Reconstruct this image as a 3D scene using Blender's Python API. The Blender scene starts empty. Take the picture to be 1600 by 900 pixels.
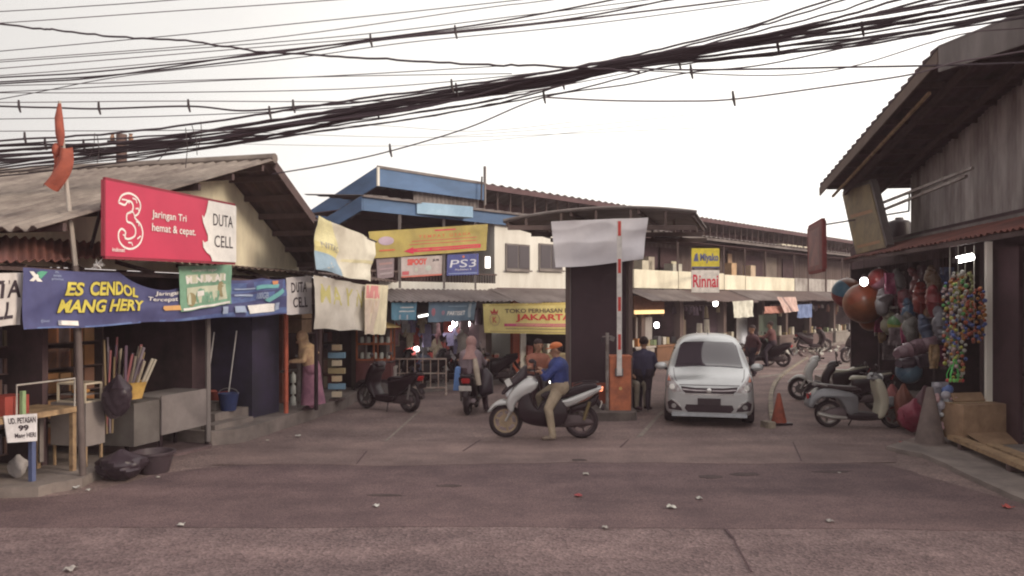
import bpy, bmesh, math, random
from mathutils import noise as mnoise
from mathutils import Vector, Matrix
from mathutils.geometry import tessellate_polygon
R_ = math.radians
scene = bpy.context.scene
COL = scene.collection
rnd = random.Random(7)

# ------------------------------------------------------------------ camera, world, sun, exposure
H, F, HOR = 2.45, 1250.0, 468.0
cam_d = bpy.data.cameras.new('camera'); cam = bpy.data.objects.new('camera', cam_d); COL.objects.link(cam)
cam.location = (0, 0, H); cam_d.sensor_width = 36.0; cam_d.lens = 36.0 * F / 1600.0
cam_d.shift_y = (HOR - 450.0) / 1600.0
cam.rotation_euler = (R_(90), 0, 0); cam_d.clip_start = 0.1; cam_d.clip_end = 3000
scene.camera = cam
SUN_EL, SUN_AZ = 22.0, 112.0      # azimuth measured clockwise from +Y (north): light comes from the right and slightly from behind
wd = bpy.data.worlds.new('World'); scene.world = wd; wd.use_nodes = True
nt = wd.node_tree; nt.nodes.clear()
out = nt.nodes.new('ShaderNodeOutputWorld'); bg = nt.nodes.new('ShaderNodeBackground')
sky = nt.nodes.new('ShaderNodeTexSky'); sky.sky_type = 'NISHITA'; sky.sun_disc = False
sky.sun_elevation = R_(SUN_EL); sky.sun_rotation = R_(SUN_AZ); sky.dust_density = 3.0; sky.air_density = 1.0
tc = nt.nodes.new('ShaderNodeTexCoord'); mp = nt.nodes.new('ShaderNodeMapping')
mp.inputs['Scale'].default_value = (1.0, 1.0, 2.5)
cn = nt.nodes.new('ShaderNodeTexNoise'); cn.inputs['Scale'].default_value = 1.3; cn.inputs['Detail'].default_value = 4
cr = nt.nodes.new('ShaderNodeValToRGB')
cr.color_ramp.elements[0].position = 0.35; cr.color_ramp.elements[0].color = (0.80, 0.765, 0.725, 1)
cr.color_ramp.elements[1].position = 0.7; cr.color_ramp.elements[1].color = (1.0, 0.965, 0.90, 1)
sc_ = nt.nodes.new('ShaderNodeMix'); sc_.data_type = 'RGBA'; sc_.blend_type = 'MULTIPLY'; sc_.inputs[0].default_value = 1.0
sc_.clamp_result = False
sc_.inputs[7].default_value = (10.5, 10.5, 10.5, 1)
mx = nt.nodes.new('ShaderNodeMix'); mx.data_type = 'RGBA'; mx.inputs[0].default_value = 0.9; mx.clamp_result = False
nt.links.new(tc.outputs['Generated'], mp.inputs['Vector']); nt.links.new(mp.outputs[0], cn.inputs['Vector'])
nt.links.new(cn.outputs['Fac'], cr.inputs[0]); nt.links.new(cr.outputs[0], sc_.inputs[6])
nt.links.new(sky.outputs[0], mx.inputs[6]); nt.links.new(sc_.outputs[2], mx.inputs[7])
sx_ = nt.nodes.new('ShaderNodeSeparateXYZ'); nt.links.new(tc.outputs['Generated'], sx_.inputs[0])
mr_ = nt.nodes.new('ShaderNodeMapRange'); mr_.inputs['From Min'].default_value = -0.75; mr_.inputs['From Max'].default_value = 0.35; mr_.inputs['To Min'].default_value = 0.52; mr_.inputs['To Max'].default_value = 1.15
nt.links.new(sx_.outputs[0], mr_.inputs['Value'])      # the overcast is brighter on the side of the low sun
gm = nt.nodes.new('ShaderNodeMix'); gm.data_type = 'RGBA'; gm.blend_type = 'MULTIPLY'; gm.inputs[0].default_value = 1.0; gm.clamp_result = False
nt.links.new(mx.outputs[2], gm.inputs[6]); nt.links.new(mr_.outputs[0], gm.inputs[7])
nt.links.new(gm.outputs[2], bg.inputs['Color']); bg.inputs['Strength'].default_value = 0.1
nt.links.new(bg.outputs[0], out.inputs['Surface'])
sl = bpy.data.lights.new('sun', 'SUN'); sl.energy = 1.45; sl.angle = R_(14); sl.color = (1.0, 0.87, 0.68)
so = bpy.data.objects.new('sun', sl); COL.objects.link(so)
az = R_(SUN_AZ); el = R_(SUN_EL)
sdir = Vector((math.sin(az) * math.cos(el), math.cos(az) * math.cos(el), math.sin(el)))
so.rotation_euler = sdir.to_track_quat('Z', 'Y').to_euler(); so.location = sdir * 60
vs = scene.view_settings; vs.view_transform = 'Standard'; vs.look = 'None'; vs.gamma = 1.0; vs.exposure = 0.6
vs.use_curve_mapping = False
scene.render.engine = 'CYCLES'
scene.cycles.max_bounces = 6; scene.cycles.diffuse_bounces = 4; scene.cycles.glossy_bounces = 3
scene.cycles.use_denoising = True; scene.cycles.filter_width = 2.1
scene.cycles.sample_clamp_indirect = 4.0

# ------------------------------------------------------------------ materials
MC = {}
def M(c, rough=0.75, metal=0.0, var=0.18, scale=6.0, bump=0.0, emis=0.0, streak=0.0, c2=None, spec=0.35, alpha=None, trans=0.0):
    if max(c) < .13 and not emis and not trans: c = (c[0] * 1.12 + .007, c[1] * .95 + .001, c[2] * 1.0 + .003)  # faded mauve shadow tone put into dark base colours
    key = (tuple(c), rough, metal, var, scale, bump, emis, streak, c2, spec, trans)
    if key in MC: return MC[key]
    m = bpy.data.materials.new('surface'); m.use_nodes = True
    t = m.node_tree; b = t.nodes['Principled BSDF']
    b.inputs['Roughness'].default_value = rough; b.inputs['Metallic'].default_value = metal
    b.inputs['Specular IOR Level'].default_value = spec
    b.inputs['Base Color'].default_value = (*c, 1)
    m.diffuse_color = (*c, 1)
    if trans: b.inputs['Transmission Weight'].default_value = trans
    if emis:
        b.inputs['Emission Color'].default_value = (*c, 1); b.inputs['Emission Strength'].default_value = emis
    if var > 0 or bump > 0:
        g = t.nodes.new('ShaderNodeTexCoord'); mpp = t.nodes.new('ShaderNodeMapping'); t.links.new(g.outputs['Object'], mpp.inputs[0])
        n1 = t.nodes.new('ShaderNodeTexNoise'); n1.inputs['Scale'].default_value = scale; n1.inputs['Detail'].default_value = 6; n1.inputs['Roughness'].default_value = 0.65
        if streak: mpp.inputs['Scale'].default_value = (1, 1, streak)
        t.links.new(mpp.outputs[0], n1.inputs['Vector'])
        rp = t.nodes.new('ShaderNodeValToRGB'); lo = [x * (1 - var) for x in c]; hi = [min(1, x * (1 + var)) for x in c]
        if c2: lo = list(c2)
        rp.color_ramp.elements[0].position = 0.33; rp.color_ramp.elements[0].color = (*lo, 1)
        rp.color_ramp.elements[1].position = 0.66; rp.color_ramp.elements[1].color = (*hi, 1)
        t.links.new(n1.outputs['Fac'], rp.inputs[0]); t.links.new(rp.outputs[0], b.inputs['Base Color'])
        if bump > 0:
            n2 = t.nodes.new('ShaderNodeTexNoise'); n2.inputs['Scale'].default_value = scale * 6; n2.inputs['Detail'].default_value = 3
            t.links.new(g.outputs['Object'], n2.inputs['Vector'])
            bp = t.nodes.new('ShaderNodeBump'); bp.inputs['Strength'].default_value = bump; bp.inputs['Distance'].default_value = 0.02
            t.links.new(n2.outputs['Fac'], bp.inputs['Height']); t.links.new(bp.outputs[0], b.inputs['Normal'])
    MC[key] = m
    return m

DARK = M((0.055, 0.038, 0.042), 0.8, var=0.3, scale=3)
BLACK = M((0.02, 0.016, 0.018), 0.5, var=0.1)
RUBBER = M((0.022, 0.019, 0.02), 0.85, var=0.2)
STEEL = M((0.35, 0.33, 0.32), 0.45, 0.7, var=0.2)
GALV = M((0.30, 0.27, 0.26), 0.6, 0.3, var=0.3, scale=3, c2=(0.15, 0.11, 0.1))
CONC = M((0.21, 0.178, 0.168), 0.95, var=0.3, scale=1.6, bump=0.5)
CONCD = M((0.12, 0.098, 0.095), 0.95, var=0.35, scale=2.2, bump=0.5)
WHITEP = M((0.74, 0.71, 0.66), 0.8, var=0.0001, scale=2.0, c2=(0.60, 0.56, 0.51), streak=0.25)
CREAM = M((0.80, 0.73, 0.56), 0.85, scale=1.0, c2=(0.50, 0.43, 0.34), streak=0.3)
WOOD = M((0.36, 0.24, 0.14), 0.8, scale=7, c2=(0.19, 0.12, 0.075))
WOODD = M((0.075, 0.06, 0.055), 0.8, scale=7)
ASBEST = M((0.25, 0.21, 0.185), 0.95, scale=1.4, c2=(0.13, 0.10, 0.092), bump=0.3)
RUSTR = M((0.20, 0.075, 0.062), 0.9, scale=1.2, c2=(0.115, 0.055, 0.05))
BROWNM = M((0.13, 0.092, 0.085), 0.85, scale=1.0, c2=(0.065, 0.044, 0.043), streak=0.2)
GREYM = M((0.20, 0.175, 0.17), 0.8, scale=0.9, c2=(0.10, 0.08, 0.08), streak=0.4)
BLUEP = M((0.09, 0.155, 0.285), 0.7, scale=0.5, c2=(0.06, 0.105, 0.19), streak=3)
GLASSD = M((0.03, 0.028, 0.032), 0.12, var=0, spec=0.6)
SKIN = M((0.33, 0.18, 0.12), 0.6, var=0.05)
CARD = M((0.33, 0.215, 0.14), 0.9, scale=4, c2=(0.24, 0.15, 0.095))
def plain(c, rough=0.7, **k): return M(c, rough, var=0.1, scale=5, **k)
def lamp(c, e): return M(c, 0.5, var=0, emis=e)

# ------------------------------------------------------------------ geometry helpers
def V(*a): return Vector(a)
class MB:
    def __init__(s): s.v = []; s.f = []; s.m = []; s.mi = 0; s.mats = []
    def mat(s, m):
        if m not in s.mats: s.mats.append(m)
        s.mi = s.mats.index(m); return s
    def add(s, vs_, fs):
        o = len(s.v); s.v += [tuple(p) for p in vs_]
        for f in fs: s.f.append([i + o for i in f]); s.m.append(s.mi)
        return s
    def hexa(s, p):   # 8 points: bottom 4, top 4
        return s.add(p, [(0, 3, 2, 1), (4, 5, 6, 7), (0, 1, 5, 4), (1, 2, 6, 5), (2, 3, 7, 6), (3, 0, 4, 7)])
    def box(s, x0, x1, y0, y1, z0, z1):
        return s.hexa([(x0, y0, z0), (x1, y0, z0), (x1, y1, z0), (x0, y1, z0), (x0, y0, z1), (x1, y0, z1), (x1, y1, z1), (x0, y1, z1)])
    def cbox(s, c, sz, rz=0, rx=0, ry=0):
        mt = Matrix.Rotation(rz, 3, 'Z') @ Matrix.Rotation(ry, 3, 'Y') @ Matrix.Rotation(rx, 3, 'X'); c = Vector(c)
        pts = []
        for z in (-1, 1):
            for x, y in ((-1, -1), (1, -1), (1, 1), (-1, 1)):
                pts.append(c + mt @ Vector((x * sz[0] / 2, y * sz[1] / 2, z * sz[2] / 2)))
        return s.hexa(pts)
    def beam(s, a, b, w, h=None):
        a = Vector(a); b = Vector(b); h = h or w; d = (b - a).normalized()
        up = Vector((0, 0, 1)) if abs(d.z) < 0.95 else Vector((0, 1, 0))
        x = d.cross(up).normalized(); y = x.cross(d).normalized()
        p = []
        for q in (a, b):
            for i, j in ((-1, -1), (1, -1), (1, 1), (-1, 1)): p.append(q + x * i * w / 2 + y * j * h / 2)
        return s.hexa(p)
    def tube(s, pts, r, n=8, cap=True):
        pts = [Vector(p) for p in pts]; k = len(pts)
        rs = r if isinstance(r, (list, tuple)) else [r] * k
        vs_ = []; prev = None
        for i, p in enumerate(pts):
            d = (pts[min(i + 1, k - 1)] - pts[max(i - 1, 0)]).normalized()
            if prev is None:
                up = Vector((0, 0, 1)) if abs(d.z) < 0.9 else Vector((1, 0, 0))
                x = d.cross(up).normalized()
            else:
                x = (prev - d * prev.dot(d)).normalized()
            prev = x; y = d.cross(x)
            for j in range(n):
                a = 2 * math.pi * j / n; vs_.append(p + (x * math.cos(a) + y * math.sin(a)) * rs[i])
        fs = []
        for i in range(k - 1):
            for j in range(n):
                fs.append((i * n + j, i * n + (j + 1) % n, (i + 1) * n + (j + 1) % n, (i + 1) * n + j))
        if cap: fs += [tuple(range(n))[::-1], tuple((k - 1) * n + j for j in range(n))]
        return s.add(vs_, fs)
    def ball(s, c, r, nu=12, nv=8, rot=None):
        r = r if isinstance(r, (list, tuple)) else (r, r, r); c = Vector(c); vs_ = []
        for i in range(1, nv):
            t = math.pi * i / nv
            for j in range(nu):
                a = 2 * math.pi * j / nu
                q = Vector((r[0] * math.sin(t) * math.cos(a), r[1] * math.sin(t) * math.sin(a), r[2] * math.cos(t)))
                if rot: q = rot @ q
                vs_.append(c + q)
        top = Vector((0, 0, r[2])); 
        if rot: top = rot @ top
        vs_ += [c + top, c - top]; T = len(vs_) - 2; fs = []
        for i in range(nv - 2):
            for j in range(nu):
                fs.append((i * nu + j, (i + 1) * nu + j, (i + 1) * nu + (j + 1) % nu, i * nu + (j + 1) % nu))
        for j in range(nu):
            fs.append((T, j, (j + 1) % nu)); fs.append((T + 1, (nv - 2) * nu + (j + 1) % nu, (nv - 2) * nu + j))
        return s.add(vs_, fs)
    def lathe(s, prof, c=(0, 0, 0), n=20, axis='z'):
        vs_ = []; c = Vector(c)
        for r, h in prof:
            for j in range(n):
                a = 2 * math.pi * j / n
                p = (r * math.cos(a), r * math.sin(a), h)
                if axis == 'y': p = (p[0], h, p[1])
                if axis == 'x': p = (h, p[0], p[1])
                vs_.append(c + Vector(p))
        fs = []
        for i in range(len(prof) - 1):
            for j in range(n): fs.append((i * n + j, i * n + (j + 1) % n, (i + 1) * n + (j + 1) % n, (i + 1) * n + j))
        fs += [tuple(range(n))[::-1], tuple((len(prof) - 1) * n + j for j in range(n))]
        return s.add(vs_, fs)
    def prism(s, poly, d0, d1, fn):   # poly 2D, extruded between d0 and d1; fn(a,b,d)->xyz
        n = len(poly); vs_ = [fn(a, b, d0) for a, b in poly] + [fn(a, b, d1) for a, b in poly]
        fs = [(i, (i + 1) % n, n + (i + 1) % n, n + i) for i in range(n)]
        tri = tessellate_polygon([[Vector((a, b, 0)) for a, b in poly]])
        for t in tri: fs.append(tuple(t)); fs.append(tuple(n + i for i in reversed(t)))
        return s.add(vs_, fs)
    def slab(s, fn, nu, nv, th=0.01):   # closed thin sheet following fn(u,v)
        g = [[Vector(fn(i / nu, j / nv)) for j in range(nv + 1)] for i in range(nu + 1)]
        vs_ = []; 
        def N(i, j):
            a = g[min(i + 1, nu)][j] - g[max(i - 1, 0)][j]; b = g[i][min(j + 1, nv)] - g[i][max(j - 1, 0)]
            c = a.cross(b); return c.normalized() if c.length > 1e-9 else Vector((0, 0, 1))
        for sgn in (0.5, -0.5):
            for i in range(nu + 1):
                for j in range(nv + 1): vs_.append(g[i][j] + N(i, j) * th * sgn)
        K = (nu + 1) * (nv + 1); idx = lambda i, j: i * (nv + 1) + j; fs = []
        for i in range(nu):
            for j in range(nv):
                a, b, c, d = idx(i, j), idx(i + 1, j), idx(i + 1, j + 1), idx(i, j + 1)
                fs.append((a, b, c, d)); fs.append((K + d, K + c, K + b, K + a))
        for i in range(nu):
            a, b = idx(i, 0), idx(i + 1, 0); fs.append((b, a, K + a, K + b))
            a, b = idx(i, nv), idx(i + 1, nv); fs.append((a, b, K + b, K + a))
        for j in range(nv):
            a, b = idx(0, j), idx(0, j + 1); fs.append((a, b, K + b, K + a))
            a, b = idx(nu, j), idx(nu, j + 1); fs.append((b, a, K + a, K + b))
        return s.add(vs_, fs)
    def build(s, name, m=None, parent=None, smooth=False, fix=True):
        me = bpy.data.meshes.new(name); me.from_pydata(s.v, [], s.f)
        if s.mats:
            for q in s.mats: me.materials.append(q)
            me.polygons.foreach_set('material_index', s.m)
        if m and not s.mats: me.materials.append(m)
        if fix:
            bm = bmesh.new(); bm.from_mesh(me); bmesh.ops.recalc_face_normals(bm, faces=bm.faces); bm.to_mesh(me); bm.free()
        if smooth:
            me.polygons.foreach_set('use_smooth', [True] * len(me.polygons))
            try: me.set_sharp_from_angle(angle=R_(45))
            except Exception: pass
        o = bpy.data.objects.new(name, me); COL.objects.link(o)
        if parent: o.parent = parent
        return o

def tag(o, label=None, cat=None, group=None, kind=None):
    if label: o['label'] = label
    if cat: o['category'] = cat
    if group: o['group'] = group
    if kind: o['kind'] = kind
    return o
def thing(name, label, cat, group=None, loc=(0, 0, 0), rz=0):
    o = bpy.data.objects.new(name, None); COL.objects.link(o); o.empty_display_size = 0.2
    o.location = loc; o.rotation_euler = (0, 0, rz); return tag(o, label, cat, group)
def finish(o, top=True):
    """move every mesh origin of an unrotated tree to its own base"""
    if top and o.type != 'MESH':
        lo = [1e9] * 3; hi = [-1e9] * 3
        for c in o.children_recursive:
            if c.type == 'MESH':
                for v in c.data.vertices:
                    for k in range(3): lo[k] = min(lo[k], v.co[k]); hi[k] = max(hi[k], v.co[k])
        d = Vector(((lo[0] + hi[0]) / 2, (lo[1] + hi[1]) / 2, lo[2]))
    else:
        vs_ = o.data.vertices
        if not len(vs_): return o
        xs = [v.co.x for v in vs_]; ys = [v.co.y for v in vs_]; zs = [v.co.z for v in vs_]
        d = Vector(((min(xs) + max(xs)) / 2, (min(ys) + max(ys)) / 2, min(zs) if top else (min(zs) + max(zs)) / 2))
        o.data.transform(Matrix.Translation(-d))
    o.location = o.location + d
    for c in o.children:
        c.location = c.location - d
        if c.type == 'MESH': finish(c, False)
    return o
def dup(o, parent=None):
    c = o.copy(); COL.objects.link(c); c.parent = parent
    for ch in o.children: dup(ch, c)
    return c
def place(o, loc, rz=0): o.location = loc; o.rotation_euler = (0, 0, rz); return o

# frames: local x along the facade, local y into the building
class Frame:
    def __init__(s, O, u):
        l = math.hypot(*u); s.O = O; s.u = (u[0] / l, u[1] / l); s.n = (-s.u[1], s.u[0]); s.rz = math.atan2(s.u[1], s.u[0])
    def P(s, a, d, z): return Vector((s.O[0] + s.u[0] * a + s.n[0] * d, s.O[1] + s.u[1] * a + s.n[1] * d, z))
    def hit(s, px, py, d=0.0):
        k = (px - 800) / F      # X = k Y
        ox = s.O[0] + s.n[0] * d; oy = s.O[1] + s.n[1] * d
        a = (k * oy - ox) / (s.u[0] - k * s.u[1]); Y = oy + s.u[1] * a
        return a, H + (HOR - py) / F * Y
    def s(s, px, d=0.0): return s.hit(px, 468, d)[0]
    def w(s, px, py, d=0.0):
        a, z = s.hit(px, py, d); return s.P(a, d, z)
def W(px, py, Y): return Vector(((px - 800) / F * Y, Y, H + (HOR - py) / F * Y))
def G(px, py, z=0.0):
    Y = (H - z) * F / (py - HOR); return Vector(((px - 800) / F * Y, Y, z))
L = Frame((-5.68, 10.6), (0.27, 0.963))
Mf = Frame((-3.44, 20.5), (0.895, 1.0))
Rf = Frame((8.0, 12.5), (-0.13, -0.99))

def corr(mb, A, B, C, D, waves, amp=0.025, nv=2, th=0.012, jag=0.0, seed=0):
    """corrugated sheet, ridges run from AB edge to DC edge; A-B is the first edge, D-C the other"""
    A, B, C, D = map(Vector, (A, B, C, D)); nrm = (B - A).cross(D - A).normalized(); rr = random.Random(seed)
    off = [rr.uniform(-jag, jag) for _ in range(int(waves / 3) + 3)]
    def fn(u, v):
        p = A.lerp(B, u).lerp(D.lerp(C, u), v)
        if jag and v > 0.99: p = p + (D - A).normalized() * off[int(u * waves / 3)]
        return p + nrm * amp * math.sin(u * waves * 2 * math.pi)
    return mb.slab(fn, max(4, int(waves * 6)), nv, th)

# ------------------------------------------------------------------ lettering and cloth
TXT = {}
def text2d(body, bold=0.0, shear=0.0, sub=1):
    key = (body, bold, shear, sub)
    if key in TXT: return TXT[key]
    c = bpy.data.curves.new('lettering', 'FONT'); c.body = body; c.size = 1; c.offset = bold; c.shear = shear; c.resolution_u = 3; c.align_x = 'CENTER'
    c.space_line = 1.0
    o = bpy.data.objects.new('lettering', c); COL.objects.link(o)
    dg = bpy.context.evaluated_depsgraph_get(); dg.update()
    me = bpy.data.meshes.new_from_object(o.evaluated_get(dg))
    bm = bmesh.new(); bm.from_mesh(me); bmesh.ops.triangulate(bm, faces=bm.faces)
    if sub: bmesh.ops.subdivide_edges(bm, edges=[e for e in bm.edges if e.calc_length() > 0.15], cuts=1, use_grid_fill=False); bmesh.ops.triangulate(bm, faces=bm.faces)
    vs_ = [(v.co.x, v.co.y) for v in bm.verts]; fs = [[v.index for v in f.verts] for f in bm.faces]; bm.free()
    bpy.data.objects.remove(o); bpy.data.curves.remove(c); bpy.data.meshes.remove(me)
    xs = [p[0] for p in vs_] or [0, 1]; ys = [p[1] for p in vs_] or [0, 1]
    w = max(xs) - min(xs) or 1; h = max(ys) - min(ys) or 1; x0 = min(xs); y0 = min(ys)
    TXT[key] = ([((x - x0) / w, (y - y0) / h) for x, y in vs_], fs)
    return TXT[key]
def poly2d(poly, sub=3):
    bm = bmesh.new(); vs_ = [bm.verts.new((a, b, 0)) for a, b in poly]
    for t in tessellate_polygon([[Vector((a, b, 0)) for a, b in poly]]):
        try: bm.faces.new([vs_[i] for i in t])
        except ValueError: pass
    for _ in range(sub):
        bmesh.ops.subdivide_edges(bm, edges=[e for e in bm.edges if e.calc_length() > 0.04], cuts=1); bmesh.ops.triangulate(bm, faces=bm.faces)
    bm.verts.index_update()
    r = ([(v.co.x, v.co.y) for v in bm.verts], [[v.index for v in f.verts] for f in bm.faces]); bm.free(); return r
def disc(cu, cv, ru, rv, n=20, a0=0, a1=360): return [(cu + ru * math.cos(R_(a0 + (a1 - a0) * i / n)), cv + rv * math.sin(R_(a0 + (a1 - a0) * i / n))) for i in range(n + (0 if a1 - a0 == 360 else 1))]
def stroke(pts, w, asp=1.0, closed=False):
    """ribbon outline round a polyline in uv; asp = width/height of the panel"""
    Lp = []; Rp = []; n = len(pts)
    for i in range(n):
        a = pts[max(i - 1, 0)]; b = pts[min(i + 1, n - 1)]
        dx = (b[0] - a[0]) * asp; dy = b[1] - a[1]; l = math.hypot(dx, dy) or 1
        Lp.append((pts[i][0] - dy / l * w / asp, pts[i][1] + dx / l * w)); Rp.append((pts[i][0] + dy / l * w / asp, pts[i][1] - dx / l * w))
    return Lp + Rp[::-1]
def curve2(pts, n=6):
    """Catmull-Rom through points (any dimension tuples)"""
    P_ = [tuple(p) for p in pts]; P_ = [P_[0]] + P_ + [P_[-1]]; o = []
    for i in range(1, len(P_) - 2):
        for k in range(n):
            t = k / n; p0, p1, p2, p3 = P_[i - 1:i + 3]
            o.append(tuple(0.5 * ((2 * b) + (-a + c) * t + (2 * a - 5 * b + 4 * c - d) * t * t + (-a + 3 * b - 3 * c + d) * t ** 3) for a, b, c, d in zip(p0, p1, p2, p3)))
    o.append(P_[-1]); return o
def printing(S, marks, parent, eps=0.004, side=1):
    mb = MB()
    for k, mk in enumerate(marks):
        kind = mk[0]; e = eps + 0.0012 * k; sub = []
        if kind == 't':
            _, body, u0, v0, u1, v1, m = mk[:7]; bold = mk[7] if len(mk) > 7 else 0.0; shear = mk[8] if len(mk) > 8 else 0.0
            vs_, fs = text2d(body, bold, shear); vs_ = [(u0 + (u1 - u0) * x, v0 + (v1 - v0) * y) for x, y in vs_]
        elif kind == 'r':
            _, u0, v0, u1, v1, m = mk; vs_, fs = poly2d([(u0, v0), (u1, v0), (u1, v1), (u0, v1)])
        else:
            _, pl, m = mk; vs_, fs = poly2d(pl)
        mb.mat(m); pts = []
        for u, v in vs_:
            p = S(u, v); a = S(u + 0.004, v) - S(u - 0.004, v); b = S(u, v + 0.004) - S(u, v - 0.004)
            nn = a.cross(b).normalized() * side; pts.append(p + nn * e)
        mb.add(pts, fs)
    if mb.v: return mb.build('lettering', None, parent, fix=False)
def cloth_fn(TL, TR, BR, BL, wr=0.02, freq=3.0, sag=0.0, seed=0, pins=()):
    TL, TR, BR, BL = map(Vector, (TL, TR, BR, BL)); nrm = (BR - BL).cross(TL - BL).normalized(); r = random.Random(seed)
    ph = [r.uniform(0, 6.28) for _ in range(8)]
    def S(u, v):       # u 0..1 left to right, v 0..1 bottom to top
        p = BL.lerp(BR, u).lerp(TL.lerp(TR, u), v)
        z = -sag * 4 * u * (1 - u) * v
        for (pu, hw, dep) in pins:      # a swag of the top edge between two tie points
            t = (u - pu) / hw
            if abs(t) < 1: z -= dep * (1 - t * t) * v ** 2
        w = wr * (math.sin(u * freq * 6.28 + ph[0] + v * 2.2) * 0.5 + math.sin(u * freq * 11 + ph[1] - v * 3.5) * 0.28 + math.sin(v * 7 + u * 5 * freq / 3 + ph[2]) * 0.35 + .9 * mnoise.noise(Vector((u * freq * 2.2 + v * 1.5, v * 2.6 - u * 2, seed * 3.7))) + .55 * (1 - abs(2.4 * mnoise.noise(Vector((u * freq * 1.6 - v * 1.1, v * 1.4 + u, seed + 9.1))))))
        return p + nrm * w + Vector((0, 0, z + wr * 0.4 * math.sin(u * freq * 5 + ph[3]) * (1 - v)))
    return S
def banner(name, label, cat, TL, TR, BR, BL, m, marks=(), group=None, wr=0.02, freq=3.0, sag=0.0, seed=0, nu=60, nv=16, pins=(), th=0.003):
    S = cloth_fn(TL, TR, BR, BL, wr, freq, sag, seed, pins)
    mb = MB().slab(S, nu, nv, th)
    o = tag(mb.build(name, m, None, True), label, cat, group)
    if marks: printing(S, marks, o)
    return finish(o)
def board(name, label, cat, TL, TR, BR, BL, m, marks=(), group=None, th=0.05, frame=None, back=None):
    """stiff sign panel, front face towards the viewer, real thickness"""
    TL, TR, BR, BL = map(Vector, (TL, TR, BR, BL)); nrm = (BR - BL).cross(TL - BL).normalized()
    S = lambda u, v: BL.lerp(BR, u).lerp(TL.lerp(TR, u), v)
    root = MB().hexa([BL, BR, BR - nrm * th, BL - nrm * th, TL, TR, TR - nrm * th, TL - nrm * th]).build(name, m)
    tag(root, label, cat, group)
    if frame:
        fb = MB()
        for a, b in ((BL, BR), (BR, TR), (TR, TL), (TL, BL)): fb.beam(a - nrm * (th * 0.5 - 0.006), b - nrm * (th * 0.5 - 0.006), th * 0.7, th + 0.012)
        fb.build('frame', frame, root)
    if marks: printing(S, marks, root, 0.003)
    return finish(root)
# ================================================================== GROUND
def asphalt(c, c2, sc=2.0, grain=60, bump=0.6):
    m = bpy.data.materials.new('asphalt'); m.use_nodes = True; t = m.node_tree; b = t.nodes['Principled BSDF']
    b.inputs['Roughness'].default_value = 0.9; b.inputs['Specular IOR Level'].default_value = 0.25
    g = t.nodes.new('ShaderNodeTexCoord')
    n1 = t.nodes.new('ShaderNodeTexNoise'); n1.inputs['Scale'].default_value = sc; n1.inputs['Detail'].default_value = 8; n1.inputs['Roughness'].default_value = 0.6
    n3 = t.nodes.new('ShaderNodeTexNoise'); n3.inputs['Scale'].default_value = 0.8; n3.inputs['Detail'].default_value = 6
    v = t.nodes.new('ShaderNodeTexVoronoi'); v.inputs['Scale'].default_value = grain
    for n in (n1, v): t.links.new(g.outputs['Object'], n.inputs['Vector'])
    mq = t.nodes.new('ShaderNodeMapping'); mq.inputs['Scale'].default_value = (.35, 1.5, 1); t.links.new(g.outputs['Object'], mq.inputs[0]); t.links.new(mq.outputs[0], n3.inputs['Vector'])
    r1 = t.nodes.new('ShaderNodeValToRGB'); r1.color_ramp.elements[0].position = 0.35; r1.color_ramp.elements[1].position = 0.68
    r1.color_ramp.elements[0].color = (*c2, 1); r1.color_ramp.elements[1].color = (*c, 1)
    t.links.new(n1.outputs['Fac'], r1.inputs[0])
    r3 = t.nodes.new('ShaderNodeValToRGB'); r3.color_ramp.elements[0].position = 0.35; r3.color_ramp.elements[1].position = 0.7
    r3.color_ramp.elements[0].color = (0.74, 0.73, 0.74, 1); r3.color_ramp.elements[1].color = (1.12, 1.1, 1.08, 1)
    t.links.new(n3.outputs['Fac'], r3.inputs[0])
    r2 = t.nodes.new('ShaderNodeValToRGB'); r2.color_ramp.elements[0].color = (0.45, 0.45, 0.45, 1); r2.color_ramp.elements[1].color = (1.5, 1.45, 1.4, 1)
    t.links.new(v.outputs['Color'], r2.inputs[0])
    m1 = t.nodes.new('ShaderNodeMix'); m1.data_type = 'RGBA'; m1.blend_type = 'MULTIPLY'; m1.inputs[0].default_value = 1; m1.clamp_result = False
    m2 = t.nodes.new('ShaderNodeMix'); m2.data_type = 'RGBA'; m2.blend_type = 'MULTIPLY'; m2.inputs[0].default_value = 0.75; m2.clamp_result = False
    t.links.new(r1.outputs[0], m1.inputs[6]); t.links.new(r3.outputs[0], m1.inputs[7])
    t.links.new(m1.outputs[2], m2.inputs[6]); t.links.new(r2.outputs[0], m2.inputs[7])
    t.links.new(m2.outputs[2], b.inputs['Base Color'])
    bp = t.nodes.new('ShaderNodeBump'); bp.inputs['Strength'].default_value = bump; bp.inputs['Distance'].default_value = 0.01
    t.links.new(v.outputs['Distance'], bp.inputs['Height']); t.links.new(bp.outputs[0], b.inputs['Normal'])
    return m
A_INNER = asphalt((0.2557, 0.1905, 0.1841), (0.1768, 0.127, 0.127), 1.1, 40)
A_FRONT = asphalt((0.2153, 0.1572, 0.1633), (0.1474, 0.1048, 0.1114), 2.5, 34, 1.0)
A_PATCH = asphalt((0.172, 0.1178, 0.1241), (0.117, 0.0794, 0.0878), 1.6, 70, 0.5)
A_APRON = asphalt((0.2652, 0.193, 0.1854), (0.1768, 0.127, 0.127), 1.4, 90, 0.4)
tag(MB().box(-300, 300, -60, 500, -0.3, 0.0).build('ground', A_INNER), kind='structure')
def wob(pts, amp, n=5, seed=1):
    r = random.Random(seed); o = []
    for i in range(len(pts) - 1):
        a, b = pts[i], pts[i + 1]
        for k in range(n):
            t = k / n; o.append((a[0] + (b[0] - a[0]) * t, a[1] + (b[1] - a[1]) * t + r.uniform(-amp, amp)))
    o.append(pts[-1]); return o
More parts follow.
